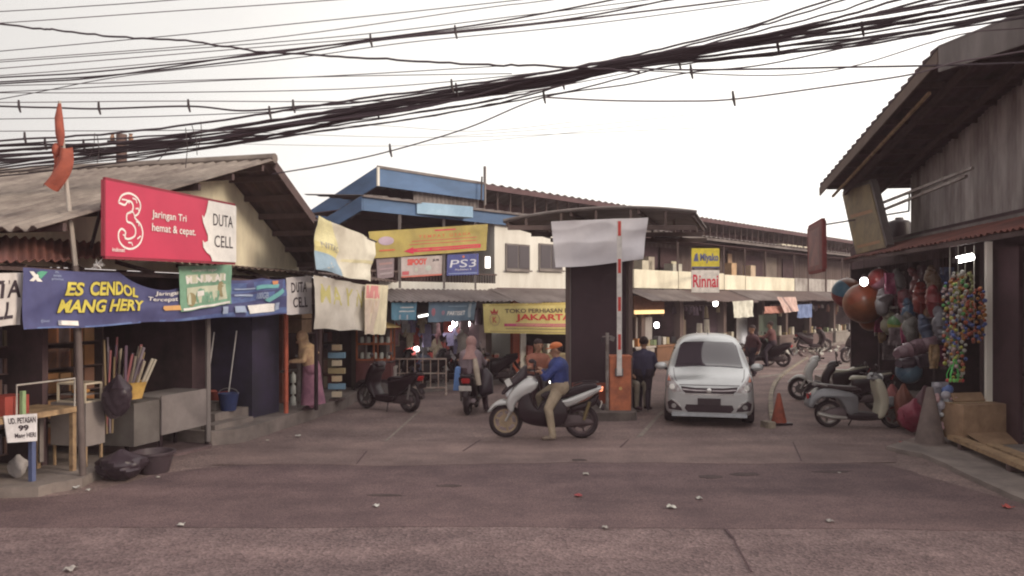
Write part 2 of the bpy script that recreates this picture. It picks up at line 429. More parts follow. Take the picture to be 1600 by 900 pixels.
def sheet(name, pxpts, m, z, kind='structure', parent=None, thick=0.003):
    pl = [tuple(G(x, y).xy) for x, y in pxpts]
    o = MB().prism(pl, z - thick, z, lambda a, b, d: (a, b, d)).build(name, m, parent)
    return tag(o, kind=kind) if kind else o
sheet('road', wob([(-2500, 826), (0, 822), (300, 824), (700, 822), (1135, 824), (1600, 828), (4300, 830)], 2.6, 6, 3) + [(3600, 3500), (-1900, 3500)], A_FRONT, 0.004)
sheet('road_patch', wob([(-900, 790), (0, 783), (150, 768), (250, 742), (400, 722), (640, 727), (900, 722), (1180, 724), (1380, 724), (1440, 742), (1600, 788), (2300, 800)], 1.6, 4, 4) + wob([(2300, 832), (1600, 830), (1135, 826), (700, 824), (300, 826), (0, 824), (-900, 828)], 1.2, 4, 5), A_PATCH, 0.008)
sheet('concrete_apron', wob([(352, 700), (450, 694), (700, 690), (1000, 688), (1300, 692), (1400, 700)], 0.8, 4, 6) + wob([(1400, 724), (1180, 726), (900, 724), (640, 729), (400, 726), (330, 728)], 1.2, 4, 7), A_APRON, 0.012)
sheet('pavement_crack', [(968, 700), (971, 700), (983, 688), (981, 688)], DARK, 0.0165)
for pts in ([(1238, 692), (1240, 692), (1254, 722), (1251, 722)], [(722, 706), (750, 688), (752, 688), (725, 706)], [(556, 726), (572, 706), (574, 706), (558, 726)],
            [(1131, 828), (1136, 828), (1147, 843), (1143, 843)], [(1144, 842), (1147, 842), (1156, 862), (1154, 862)], [(1154, 862), (1156, 861), (1176, 896), (1173, 896)]):
    sheet('pavement_crack', pts, DARK, 0.0165)
A_STAIN = asphalt((0.10, 0.072, 0.074), (0.065, 0.048, 0.05), 3, 70, 0.4)
for cx, cy, rx, ry in ((1110, 746, 22, 3.5), (1165, 742, 26, 3), (905, 720, 14, 1.8), (1300, 738, 30, 2), (700, 760, 24, 2), (600, 775, 30, 2)):
    pl = [(cx + rx * math.cos(a) * rnd.uniform(.7, 1.1), cy + ry * math.sin(a) * rnd.uniform(.7, 1.1)) for a in [i * math.pi / 7 for i in range(14)]]
    sheet('road_stain', pl, A_STAIN, 0.0165 if cy < 725 else 0.0125)
# worn yellow-white kerb round the parking bay, and faint painted lines up the inner street
KERBM = M((0.30, 0.25, 0.19), 0.9, scale=4, c2=(0.12, 0.097, 0.09))
pts = curve2([(1262, 560), (1236, 576), (1214, 596), (1205, 618), (1205, 645), (1208, 664)], 5)
mb = MB(); q = [G(x, y) for x, y in pts]
for i in range(len(q) - 1): mb.beam(q[i] + V(0, 0, .01), q[i + 1] + V(0, 0, .01), 0.10, 0.1)
tag(mb.build('kerb', KERBM), kind='structure')
LINEM = M((0.24, 0.2, 0.175), 0.9, scale=9, c2=(0.14, 0.115, 0.108))
for pts in ([(1030, 645), (1040, 640), (1004, 682), (994, 684)], [(1185, 588), (1386, 561), (1386, 563), (1187, 591)], [(1280, 571), (1400, 556), (1400, 557.5), (1282, 573)], [(600, 690), (604, 690), (660, 640), (656, 640)]):
    sheet('road_marking', pts, LINEM, 0.006)

# ================================================================== LEFT SHOP ROW
PAVE = M((0.23, 0.19, 0.175), 0.95, scale=1.3, c2=(0.13, 0.105, 0.1), bump=0.6)
def Lp(a, d): return tuple(L.P(a, d, 0).xy)
def gp(x, y): return tuple(G(x, y).xy)
def rough(pl, z, name, m=PAVE, seed=2):
    r = random.Random(seed); mb = MB(); mb.prism(pl, -0.02, z, lambda a, b, d: (a, b, d)); return tag(mb.build(name, m), kind='structure')
e1 = [gp(*p) for p in wob([(-260, 800), (-60, 782), (60, 776), (128, 762), (170, 742), (200, 725)], 1.2, 3, 9)]
rough(e1 + [Lp(1.9, 5.5), Lp(-8, 5.5)], 0.13, 'pavement')
e2 = [gp(*p) for p in wob([(200, 728), (262, 716), (330, 700)], 1.0, 3, 10)]
rough([(e2[0][0] - .03, e2[0][1])] + e2 + [Lp(4.6, 1.2), Lp(1.5, 1.2)], 0.04, 'pavement', CONCD)
e3 = [gp(*p) for p in wob([(330, 697), (385, 690), (440, 672), (490, 655), (535, 640), (566, 622)], 1.0, 3, 11)]
rough(e3 + [Lp(15, 0.6), Lp(15, 6), Lp(3.2, 6)], 0.24, 'pavement')

lb = thing('shop_building', 'low shop row with grey corrugated gable roof and cream gable wall at the street corner', 'shop building')
ap = L.hit(430, 250, -0.5); lf = L.hit(58, 357, -0.5); rf = L.hit(545, 412, -0.5)
apx = L.P(ap[0], -0.5, ap[1]); lft = L.P(lf[0], -0.5, lf[1]); rgt = L.P(rf[0], -0.5, rf[1])
deep = 13
def inn(p, t, dz=0): return Vector((p.x + L.n[0] * t, p.y + L.n[1] * t, p.z + dz))
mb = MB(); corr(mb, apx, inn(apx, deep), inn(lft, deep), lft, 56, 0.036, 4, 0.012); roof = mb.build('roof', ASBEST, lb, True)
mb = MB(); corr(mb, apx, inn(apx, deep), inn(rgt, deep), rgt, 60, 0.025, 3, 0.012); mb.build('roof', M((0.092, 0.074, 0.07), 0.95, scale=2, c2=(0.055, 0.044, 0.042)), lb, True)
mb = MB(); mb.tube([apx + V(0, 0, .03), inn(apx, deep, .03)], 0.09, 8); mb.build('ridge_cap', ASBEST, roof, True)
mb = MB()
for k in range(6):
    t = 0.06 + k * 0.17; p = apx.lerp(lft, t) + V(0, 0, -.09); mb.beam(inn(p, 0.05), inn(p, 6), 0.06, 0.1)
    t = 0.1 + k * 0.17; p = apx.lerp(rgt, t) + V(0, 0, -.1); mb.beam(inn(p, 0.05), inn(p, 6), 0.06, 0.1)
mb.build('purlin', WOODD, lb)
mb = MB(); mb.beam(apx + V(0, 0, -.1), rgt + V(0, 0, -.1), .03, .16); mb.build('verge_board', WOODD, lb)
# gable wall
g0, g1 = lf[0] + .3, rf[0] - .1; zz = lambda a, base=-.06: (ap[1] + (lf[1] - ap[1]) * (ap[0] - a) / (ap[0] - lf[0]) if a < ap[0] else ap[1] + (rf[1] - ap[1]) * (a - ap[0]) / (rf[0] - ap[0])) + base
WD = 0.62
mb = MB(); mb.prism([(g0, 2.9), (g1, 2.9), (g1, zz(g1)), (ap[0], zz(ap[0])), (g0, zz(g0))], WD, WD + .12, lambda a, b, d: L.P(a, d, b)); mb.build('gable_wall', CREAM, lb)
# ground-floor back wall, ceiling, partitions
def lwall(name, a0, a1, d0, d1, z0, z1, m, parent=lb):
    pts = [L.P(a, d, z) for z in (z0, z1) for a, d in ((a0, d0), (a1, d0), (a1, d1), (a0, d1))]
    return MB().hexa(pts).build(name, m, parent)
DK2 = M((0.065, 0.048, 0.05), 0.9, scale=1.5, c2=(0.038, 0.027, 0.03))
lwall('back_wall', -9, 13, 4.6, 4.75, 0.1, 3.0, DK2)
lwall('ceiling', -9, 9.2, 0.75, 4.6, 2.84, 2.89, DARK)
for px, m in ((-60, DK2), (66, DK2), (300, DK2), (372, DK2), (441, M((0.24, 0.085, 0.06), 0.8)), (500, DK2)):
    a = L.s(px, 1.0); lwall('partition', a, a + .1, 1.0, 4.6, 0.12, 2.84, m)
# shutters / doors a little back
SHUT = M((0.07, 0.062, 0.066), 0.7, scale=2)
def shutter(a0, a1, d, z0, z1, m, name='shutter', parent=lb):
    A = L.P(a0, d, z1); B = L.P(a1, d, z1); C = L.P(a1, d, z0); D = L.P(a0, d, z0)
    mb = MB(); corr(mb, A, D, C, B, (z1 - z0) * 7, 0.012, 2, 0.01); return mb.build(name, m, parent, True)
BLUED = M((0.028, 0.03, 0.06), 0.75, scale=1.5, c2=(0.024, 0.022, 0.035))
lwall('door', L.s(300, 1.3), L.s(380, 1.3), 1.3, 1.36, 0.5, 2.8, M((0.045, 0.033, 0.037), 0.8))
a0 = L.s(394, .35); a1 = L.s(436, .35); pier = lwall('pier', a0, a1, .35, 1.3, 0.1, 2.25, BLUED)
lwall('lintel', L.s(300, .5), L.s(500, .5), .5, .62, 2.35, 2.9, DARK)
# concrete steps
for k in range(4):
    lwall('step', L.s(332, .2 + .28 * k), L.s(392, .2 + .28 * k) , .15 + .28 * k, .43 + .28 * k, .03, .32 + .13 * k, PAVE)
# awnings
e = lambda px, py, d: L.w(px, py, d)
A0 = L.P(L.s(-160, 1.0), 1.0, 3.42); B0 = L.P(L.s(250, 1.0), 1.0, 3.42)
mb = MB(); corr(mb, A0, B0, e(250, 403, -.15), e(-160, 409, -.15), 30, 0.02, 3, 0.008, 0.05, 5); mb.build('awning', RUSTR, lb, True)
A0 = L.P(L.s(235, .6), .6, 3.08); B0 = L.P(L.s(600, .6), .6, 3.02)
mb = MB(); corr(mb, A0, B0, e(622, 441, -.12), e(235, 404, -.12), 46, 0.018, 2, 0.008, 0.03, 6); mb.build('awning', M((0.16, 0.115, 0.1), .9, scale=2, c2=(.09, .06, .055)), lb, True)
mb = MB()
for px in (-60, 40, 130, 240, 330, 420, 494):
    p = L.P(L.s(px, -.05), -.05, 2.84); mb.beam(p, L.P(L.s(px, -.05), .95, 3.1), .04, .06)
mb.beam(L.P(L.s(-160), -.05, 2.83), L.P(L.s(600), -.05, 2.74), .05, .05); mb.build('awning_rafter', WOODD, lb)
# slim awning columns
for px, m in ((325, GREYM), (447, M((0.42, 0.10, 0.06), .7)), (497, WOODD)):
    a = L.s(px, .1); o = MB().tube([L.P(a, .1, .1), L.P(a, .1, 2.8)], .045, 8).build('column', m, lb, True)
finish(lb)

# ================================================================== MARKET HALL (two storeys, receding to the back of the street)
mk = thing('market_hall', 'long two-storey market hall with blue fascia boards and shops under a grey awning', 'market building')
def mwall(name, a0, a1, d0, d1, z0, z1, m, parent=mk):
    pts = [Mf.P(a, d, z) for z in (z0, z1) for a, d in ((a0, d0), (a1, d0), (a1, d1), (a0, d1))]
    return MB().hexa(pts).build(name, m, parent)
AEND = 62.0
uA, zU = Mf.hit(590, 262, 1.0); zUb = Mf.hit(590, 291, 1.0)[1]
aBl = Mf.s(755, 1.0)
lA, zL = Mf.hit(566, 305, -.3); zLb = Mf.hit(566, 329, -.3)[1]
print('M: zU %.2f zUb %.2f zL %.2f zLb %.2f' % (zU, zUb, zL, zLb))
# upper roof
DROP = 0.30
def roofpt(a, d, z): return Mf.P(a, d, z)
ROOFM = M((0.14, 0.12, 0.118), .9, scale=1, c2=(.085, .07, .07))
mb = MB(); corr(mb, Mf.P(uA, 1.0, zU + .03), Mf.P(AEND, 1.0, zU + .03), Mf.P(AEND, 10, zU - 9 * DROP), Mf.P(uA, 10, zU - 9 * DROP), 150, .03, 2, .02); mb.build('roof', ROOFM, mk, True)
mwall('blue_fascia', uA, aBl, .96, 1.0, zUb, zU, BLUEP)
mb = MB(); mb.prism([(1.0, zU), (1.0, zUb), (10, zUb - 9 * DROP), (10, zU - 9 * DROP)], uA - .05, uA - .01, lambda a, b, d: Mf.P(d, a, b)); mb.build('blue_fascia', BLUEP, mk)
mwall('fascia_trim', uA - .06, aBl, .93, .96, zU - .02, zU + .05, GREYM)
mwall('corner_trim', uA - .07, uA, .91, .96, zUb, zU, WHITEP)
mwall('corner_trim', aBl, aBl + .06, .93, .99, zUb - .15, zU + .55, GREYM)
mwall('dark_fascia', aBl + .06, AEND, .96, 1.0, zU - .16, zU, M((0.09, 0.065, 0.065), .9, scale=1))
# clerestory with louvre bars
zC0 = zL + .25
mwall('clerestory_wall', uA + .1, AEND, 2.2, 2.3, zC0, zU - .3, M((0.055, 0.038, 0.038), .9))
mb = MB(); a = aBl + .4
while a < AEND: mb.hexa([Mf.P(a + x, 1.35 + y, z) for z in (zC0, zU - .1) for x, y in ((0, 0), (.05, 0), (.05, .05), (0, .05))]); a += .62
mb.build('louvre_frame', BROWNM, mk)
mb = MB(); A = Mf.s(646, 1.2); B = aBl
corr(mb, Mf.P(A, 1.2, zUb + .12), Mf.P(B, 1.2, zUb + .12), Mf.P(B, 1.2, zC0 - .1), Mf.P(A, 1.2, zC0 - .1), 16, .02, 2, .01); mb.build('clerestory_sheet', GREYM, mk, True)
# lower roof
mb = MB(); corr(mb, Mf.P(lA, 2.2, zC0), Mf.P(AEND, 2.2, zC0), Mf.P(AEND, -.4, zL + .0), Mf.P(lA, -.4, zL + .0), 160, .02, 2, .012); mb.build('lower_roof', M((0.22, 0.19, 0.185), .8, scale=.8, c2=(.13, .105, .1)), mk, True)
aF = Mf.s(830, -.3)
mwall('blue_fascia', lA, aF, -.34, -.3, zLb, zL - .03, BLUEP)
mwall('fascia_trim', lA - .05, aF, -.42, -.34, zL - .05, zL - .0, GREYM)
mb = MB(); mb.prism([(-.34, zL - .02), (-.34, zLb), (6, zLb - 6.3 * DROP), (6, zL - 6.3 * DROP)], lA - .05, lA - .01, lambda a, b, d: Mf.P(d, a, b)); mb.build('blue_fascia', BLUEP, mk)
mb = MB(); corr(mb, Mf.P(lA, -.3, zL), Mf.P(lA - .0, 6, zL - 6.3 * DROP), Mf.P(lA + .8, 6, zL - 6.3 * DROP), Mf.P(lA + .8, -.3, zL + .05), 18, .02, 2, .012); mb.build('roof_verge', GREYM, mk, True)
a0 = Mf.s(652, -.4); a1 = Mf.s(727, -.4)
LB = M((0.30, 0.43, 0.56), .6, scale=1, c2=(.2, .32, .46))
mb = MB(); mb.prism([(a0, -.36), (a0, -.39), (a1 - .1, -.75), (a1, -.70), (a1, -.36)], zLb + .06, zL - .02, lambda a, b, d: Mf.P(a, b, d)); bx = mb.build('light_fascia_box', LB, mk)
mwall('grey_fascia', aF, AEND, -.34, -.3, zL - .14, zL - .03, GREYM)
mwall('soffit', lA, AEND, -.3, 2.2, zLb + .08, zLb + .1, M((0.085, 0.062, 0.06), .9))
# upper storey walls
zP0, zP1 = Mf.hit(1000, 450, -.25)[1], Mf.hit(1000, 420, -.25)[1]
print('parapet', zP0, zP1)
aW0 = Mf.s(765, 0); aW1 = Mf.s(905, 0)
mwall('back_wall', Mf.s(520, 2), aW0, 2.0, 2.1, 2.7, zLb + .1, M((0.075, 0.05, 0.05), .9, scale=1))
mwall('balcony_floor', Mf.s(560, 0), AEND, -.25, 2.0, 2.68, 2.8, CONCD)
mwall('balcony_beam', Mf.s(592, -.25), aW0 - .02, -.3, -.25, 2.62, 2.92, WHITEP)
mwall('white_wall', aW0, aW1 + 1.5, -.2, 2.0, 2.7, zLb + .08, WHITEP)
for p0, p1 in ((790, 827), (842, 878)):
    w0, w1 = Mf.s(p0, -.22), Mf.s(p1, -.22); z1 = Mf.hit(p0, 380, -.22)[1]; z0 = Mf.hit(p0, 421, -.22)[1]
    fr = mwall('window', w0, w1, -.245, -.205, z0, z1, GREYM)
    g = .05; mid = (w0 + w1) / 2
    mwall('pane', w0 + g, mid - .03, -.26, -.25, z0 + g, z1 - g, GLASSD, fr); mwall('pane', mid + .03, w1 - g, -.26, -.25, z0 + g, z1 - g, GLASSD, fr)
    mwall('sill', w0 - .05, w1 + .05, -.31, -.25, z0 - .05, z0, CONC, fr)
# balcony rail and posts, left part
zr = Mf.hit(640, 425, -.25)[1]
mb = MB(); mb.beam(Mf.P(Mf.s(575, -.25), -.27, zr), Mf.P(aW0, -.27, zr), .05)
a = Mf.s(575, -.25)
while a < aW0: mb.beam(Mf.P(a, -.27, 2.9), Mf.P(a, -.27, zr), .025); a += .11
mb.build('balcony_railing', BROWNM, mk)
for px in (624, 693, 742): 
    a = Mf.s(px, -.28); mb = MB().beam(Mf.P(a, -.29, 2.75), Mf.P(a, -.29, zLb + .08), .07); mb.build('column', GREYM, mk)
# right part: brown corrugated upper wall, cream parapet
A, B = aW1 + 1.5, AEND
mb = MB(); corr(mb, Mf.P(A, .9, zLb + .1), Mf.P(B, .9, zLb + .1), Mf.P(B, .9, 2.8), Mf.P(A, .9, 2.8), 150, .02, 2, .01); mb.build('upper_wall', BROWNM, mk, True)
PARA = M((0.74, 0.69, 0.56), .85, scale=.9, c2=(.55, .49, .38), streak=.4)
aP = [Mf.s(p, -.25) for p in (988, 1058, 1130, 1163, 1240)]
for i in range(4): mwall('parapet', aP[i] + .04, aP[i + 1] - .02, -.3, -.24, zP0, zP1 - rnd.uniform(0, .08), PARA)
mb = MB(); corr(mb, Mf.P(aP[4], -.2, zP1 - .05), Mf.P(AEND, -.2, zP1 - .05), Mf.P(AEND, -.2, zP0), Mf.P(aP[4], -.2, zP0), 70, .025, 2, .01); mb.build('parapet_sheet', M((0.42, 0.39, 0.37), .7, scale=.7, c2=(.2, .17, .16)), mk, True)
for px in (988, 1058, 1130, 1163, 1195, 1240, 1262, 1290, 1315):
    a = Mf.s(px, -.2); MB().beam(Mf.P(a, -.22, 2.7), Mf.P(a, -.22, zLb + .05), .07).build('post', BROWNM, mk)
# doors and openings on the upper floor of the right part
for p0, p1, m in ((1000, 1026, DARK), (1030, 1056, M((.05, .035, .035), .9)), (1164, 1190, DARK), (1195, 1212, M((.2, .16, .14), .8, scale=1)), (1222, 1240, DARK), (1136, 1142, M((.45, .3, .2), .8))):
    mwall('door', Mf.s(p0, .85), Mf.s(p1, .85), .80, .86, 2.8, zLb - .1, m)
for p0, p1 in ((1005, 1014), (1048, 1056)):
    mwall('pale_window', Mf.s(p0, .8), Mf.s(p1, .8), .76, .79, zP1 + .05, zP1 + .45, M((.6, .55, .4), .6))  # plain cream-coloured window panels
# awning, left part thin and grey, right part in uneven sheets
AWN = M((0.20, 0.17, 0.165), .9, scale=.9, c2=(.115, .09, .088))
def aw(p0, p1, zi, zo, do, w, m, jag=.0, seed=1):
    a0, a1 = Mf.s(p0, -.3), Mf.s(p1, -.3)
    mb = MB(); corr(mb, Mf.P(a0, -.3, zi), Mf.P(a1, -.3, zi), Mf.P(a1, do, zo), Mf.P(a0, do, zo), w, .02, 2, .01, jag, seed); mb.build('awning', m, mk, True)
aw(560, 765, 2.72, 2.40, -1.3, 26, AWN, .03, 1); aw(763, 905, 2.76, 2.36, -1.5, 26, AWN, .04, 2)
aw(975, 1062, 2.82, 2.40, -1.5, 20, AWN, .06, 3); aw(1060, 1140, 2.82, 2.36, -1.6, 22, M((.15, .11, .105), .9, scale=1), .08, 4)
aw(1138, 1200, 2.86, 2.42, -1.5, 22, AWN, .06, 5); aw(1198, 1262, 2.84, 2.4, -1.7, 30, M((.14, .105, .1), .9, scale=1), .08, 6); aw(1260, 1420, 2.84, 2.4, -1.6, 80, AWN, .06, 7)
# ground floor
zf = .12
mwall('plinth', Mf.s(480, -.4), AEND, -.5, 6, 0.0, zf, CONC)
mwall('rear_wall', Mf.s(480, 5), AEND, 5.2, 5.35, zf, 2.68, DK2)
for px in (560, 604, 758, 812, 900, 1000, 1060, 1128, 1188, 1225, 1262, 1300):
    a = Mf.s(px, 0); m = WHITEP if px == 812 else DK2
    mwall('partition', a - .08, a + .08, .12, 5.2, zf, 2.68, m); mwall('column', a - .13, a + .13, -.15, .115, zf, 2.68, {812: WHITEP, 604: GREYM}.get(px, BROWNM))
mwall('orange_column', Mf.s(801, -.1), Mf.s(812, -.1) , -.12, .0, zf, 2.68, M((.35, .085, .05), .8))
finish(mk)

# ================================================================== RIGHT SHOP BUILDING
rb = thing('corner_shop', 'dark two-storey shop with big overhanging gable roof and rust red awning', 'shop building')
def rwall(name, a0, a1, d0, d1, z0, z1, m, parent=rb):
    pts = [Rf.P(a, d, z) for z in (z0, z1) for a, d in ((a0, d0), (a1, d0), (a1, d1), (a0, d1))]
    return MB().hexa(pts).build(name, m, parent)
VD = -1.3
f1 = Rf.hit(1281, 291, VD); f2 = Rf.hit(1466, 74, VD); f3 = Rf.hit(1610, 16, VD)
print('R verge', f1, f2, f3)
P1 = Rf.P(f1[0], VD, f1[1]); P2 = Rf.P(f2[0], VD, f2[1]); a3 = f3[0] + 3; z3 = f2[1] + (f3[1] - f2[1]) * (a3 - f2[0]) / (f3[0] - f2[0]); P3 = Rf.P(a3, VD, z3)
def rin(p, t, dz=0): return Vector((p.x + Rf.n[0] * t, p.y + Rf.n[1] * t, p.z + dz))
RR = M((0.085, 0.062, 0.066), .95, scale=1.5, c2=(.06, .043, .045))
mb = MB(); corr(mb, P2, rin(P2, 11), rin(P1, 11), P1, 46, .02, 18, .012)
# stepped sheets: the verge shows the sheet laps
mb.build('roof', RR, rb, True)
mb = MB(); corr(mb, P2, rin(P2, 11), rin(P3, 11), P3, 46, .02, 6, .012); mb.build('roof', RR, rb, True)
mb = MB(); n = 22
for k in range(n):
    a = P2.lerp(P1, k / n); b = P2.lerp(P1, (k + 1) / n)
    mb.hexa([a + V(0, 0, -.0), b + V(0, 0, -.0), rin(b, .3), rin(a, .3), a + V(0, 0, .025), b + V(0, 0, .085), rin(b, .3, .085), rin(a, .3, .025)])
mb.build('roof_sheet_lap', RR, rb)
mb = MB(); mb.beam(P2 + V(0, 0, -.14), P1 + V(0, 0, -.14), .03, .2); mb.build('verge_board', M((0.14, 0.10, 0.085), .9, scale=2), rb)
mb = MB(); a = P2 + V(0, 0, .03); b = P3 + V(0, 0, .03); mb.hexa([a + V(0, 0, -.42), b + V(0, 0, -.42), rin(b, .03, -.42), rin(a, .03, -.42), a, b, rin(b, .03), rin(a, .03)]); mb.build('fascia', GREYM, rb)
mb = MB()
for k in range(9):
    p = P1.lerp(P2, .04 + k * .115) + V(0, 0, -.12); mb.beam(rin(p, .1), rin(p, 7), .06, .1)
p = P1.lerp(P2, .0)
for t in (.55, 1.35): mb.beam(rin(P1.lerp(P2, .02), t, -.22), rin(P2, t, -.2), .07, .12)
mb.build('purlin', WOODD, rb)
mb = MB(); mb.beam(rin(P1.lerp(P2, .03), .25, -.32), rin(P1.lerp(P2, .86), .25, -.3), .05, .05); mb.build('tie_beam', WOOD, rb)
# upper wall of vertical sheets
UD = .45; ua = Rf.s(1421, UD); 
def zr_(a): return (f1[1] + (f2[1] - f1[1]) * (a - f1[0]) / (f2[0] - f1[0]) if a < f2[0] else f2[1] + (f3[1] - f2[1]) * (a - f2[0]) / (f3[0] - f2[0]))
zb_ = 3.85
mb = MB(); ae = a3 - .3; K = 90; nv = 8
def uw(u, v):
    a = ua + (ae - ua) * u; z = zb_ + (zr_(a) - .1 - zb_) * v
    return Rf.P(a, UD + .015 * math.sin(a * 38) + (.02 if int(a / .8) % 2 else 0), z)
mb.slab(uw, 300, nv, .01); mb.build('upper_wall', M((0.46, 0.42, 0.415), .7, scale=2.0, c2=(.18, .14, .14), streak=.22), rb, True)
rwall('gable_end', ua - .02, ua + .06, UD + .1, 9, zb_, 4.6, DK2)
rwall('upper_ledge', ua - .6, ae, UD - .35, UD + .02, 3.6, 3.84, GREYM)
mb = MB()
for p0, p1 in (((1345, 330), (1520, 262)), ((1350, 340), (1510, 275))): mb.beam(Rf.w(*p0, -.5), Rf.w(*p1, -.35), .05)
mb.build('sign_brace', GALV, rb)
# rust awning
zi, dz = 3.62, -.9
pA = Rf.w(1318, 411, dz); pB = Rf.w(1610, 343, dz); zav = (pA.z + pB.z) / 2; print('R awning z', pA.z, pB.z)
aA = Rf.s(1318, dz); aB = a3 - .5
mb = MB(); corr(mb, Rf.P(aA, .3, zav + .42), Rf.P(aB, .3, zav + .42), Rf.P(aB, dz, zav), Rf.P(aA, dz, zav), 62, .018, 2, .008, .04, 9); mb.build('awning', RUSTR, rb, True)
mb = MB(); 
for k in range(12):
    a = aA + (aB - aA) * k / 11; mb.beam(Rf.P(a, dz + .05, zav - .05), Rf.P(a, .3, zav + .36), .04, .06)
mb.beam(Rf.P(aA, dz + .06, zav - .06), Rf.P(aB, dz + .06, zav - .06), .05, .07); mb.build('awning_rafter', WOODD, rb)
# interior
a0 = Rf.s(1330, .3)
rwall('floor_slab', a0 - 1.5, aB, -.35, 7, 0, .16, CONC)
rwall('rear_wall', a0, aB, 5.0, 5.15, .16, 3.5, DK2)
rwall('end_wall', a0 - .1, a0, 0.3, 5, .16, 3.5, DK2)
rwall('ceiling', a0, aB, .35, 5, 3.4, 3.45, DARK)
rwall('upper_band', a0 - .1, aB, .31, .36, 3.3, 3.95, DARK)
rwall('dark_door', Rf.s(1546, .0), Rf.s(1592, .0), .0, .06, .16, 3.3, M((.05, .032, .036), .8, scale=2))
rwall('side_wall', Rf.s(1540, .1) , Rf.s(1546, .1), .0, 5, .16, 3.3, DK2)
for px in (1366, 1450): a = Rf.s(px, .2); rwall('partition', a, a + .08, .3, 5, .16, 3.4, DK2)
a = Rf.s(1538, -.2); MB().hexa([Rf.P(a + x, -.2 + y, z) for z in (.16, zav) for x, y in ((0, 0), (.09, 0), (.09, .09), (0, .09))]).build('white_post', WHITEP, rb)
finish(rb)
# raised pavement in front of the right-hand shop
e4 = [gp(*p) for p in wob([(1385, 704), (1440, 716), (1480, 733), (1540, 762), (1600, 790), (1760, 840)], 1.0, 3, 12)]
rough(e4 + [tuple(Rf.P(8, -.3, 0).xy), tuple(Rf.P(-2.2, -.36, 0).xy)], .07, 'pavement', PAVE, 4)

# ================================================================== PARKING BOOTH, CANOPY, ISLAND
bo = thing('parking_booth', 'tall dark panelled parking booth standing on the gate island', 'booth')
YB = 17.6
x0, x1 = W(892, 500, YB).x, W(978, 500, YB).x; zt = W(900, 405, YB).z
MB().box(x0, x1, YB, YB + 1.3, .15, zt).build('booth_body', M((0.038, 0.027, 0.031), .75, scale=.8), bo)
MB().box(x0 - .05, x0, YB - .03, YB + .03, .15, zt + .1).build('corner_post', GREYM, bo)
MB().box(x1, x1 + .04, YB - .03, YB + .03, .15, zt + .1).build('corner_post', BROWNM, bo)
MB().box(x0 + .02, x1 - .1, YB - .06, YB - .003, .15, .62).build('orange_skirt', M((.30, .075, .045), .8, scale=3, c2=(.14, .05, .04)), bo)
finish(bo)
cn_ = thing('gate_canopy', 'curved metal canopy roof over the parking gate', 'canopy')
YC = 17.3
cx0, cz0 = W(786, 347, YC).x, W(786, 347, YC).z; cx1, cz1 = W(1088, 333, YC).x, W(1088, 333, YC).z; zc = W(950, 327, YC).z
def arc(u, dz=0, sk=0, y=YC):
    x = cx0 + (cx1 - cx0) * u; b = cz0 + (cz1 - cz0) * u; h = (zc - (cz0 + cz1) / 2) * 4 * u * (1 - u); return Vector((x + sk, y, b + h + dz))
mb = MB(); mb.slab(lambda u, v: arc(u, 0, 1.1 * v, YC + 3.6 * v), 40, 8, .03); mb.build('canopy_roof', M((.22, .19, .185), .7, scale=1.5, c2=(.13, .105, .1)), cn_, True)
mb = MB(); pts = [arc(i / 24, .03, 0, YC - .03) for i in range(25)]; mb.tube(pts, .035, 6); mb.build('front_rim', GREYM, cn_, True)
mb = MB()
for k, y in enumerate((YC, YC + 1.8, YC + 3.6)):
    sk = 1.1 * k / 2; mb.beam((cx0 + .1 + sk, y, cz0 - .12), (cx1 + sk, y, cz0 - .12), .06, .1)
    for u in (.12, .3, .48, .66, .84): p = arc(u, -.03, sk, y); mb.beam((p.x, y, cz0 - .12), p, .05)
for u in (.02, .35, .7, .98): mb.beam(arc(u, -.06, 0, YC), arc(u, -.06, 1.1, YC + 3.6), .05, .08)
mb.build('truss', BROWNM, cn_)
for x, y in ((x0 - .12, YC + .2), (x1 + .02, YC + .05), (x0 + .8, YC + 3.4)):
    MB().box(x, x + .09, y, y + .09, .0, cz0 - .17).build('column', BROWNM, cn_)
finish(cn_)
ISL = M((.13, .105, .098), .9, scale=3, c2=(.07, .055, .053), bump=.5)
mb = MB(); YI = 16.1; xa, xb = W(905, 600, YI).x, W(998, 600, YI).x
pl = [(xa, YI + .25), (xa + .06, YI + .08), (xa + .3, YI), (xb - .3, YI), (xb - .06, YI + .08), (xb, YI + .25), (xb, YI + 3.2), (xa, YI + 3.2)]
mb.prism(pl, 0, .17, lambda a, b, d: (a, b, d)); tag(mb.build('traffic_island', ISL), kind='structure')

# barrier
br = thing('parking_barrier', 'orange parking barrier box with its red and white striped arm raised upright', 'barrier')
YR = 16.45; a = W(953, 600, YR).x; b = W(986, 600, YR).x; zt = W(953, 559, YR).z
ORG = M((.50, .16, .08), .7, scale=4, c2=(.30, .10, .06))
mb = MB(); mb.box(a, b, YR, YR + .38, .17, zt); bb = mb.build('housing', ORG, br)
MB().box(a - .015, b + .015, YR - .015, YR + .395, zt - .0, zt + .04).build('lid', ORG, bb)
MB().lathe([(.035, 0), (.03, -.01)], ((a + b) / 2 - .0, YR - .001, W(969, 607, YR).z), 12, 'y').build('lock', M((.6, .4, .15), .4), bb, True)
xr = W(967, 500, YR).x; zb0 = W(967, 586, YR).z; zb1 = W(967, 346, YR).z
arm = MB().box(xr - .05, xr + .05, YR - .09, YR - .05, zb0, zb1).build('arm', M((.62, .58, .56), .6), br)
mb = MB()
for y0_, y1_ in ((346, 369), (405, 427), (464, 486), (522, 546)):
    mb.box(xr - .03, xr + .03, YR - .096, YR - .0905, W(0, y1_, YR).z, W(0, y0_, YR).z)
mb.build('red_stripe', M((.55, .06, .05), .6), arm)
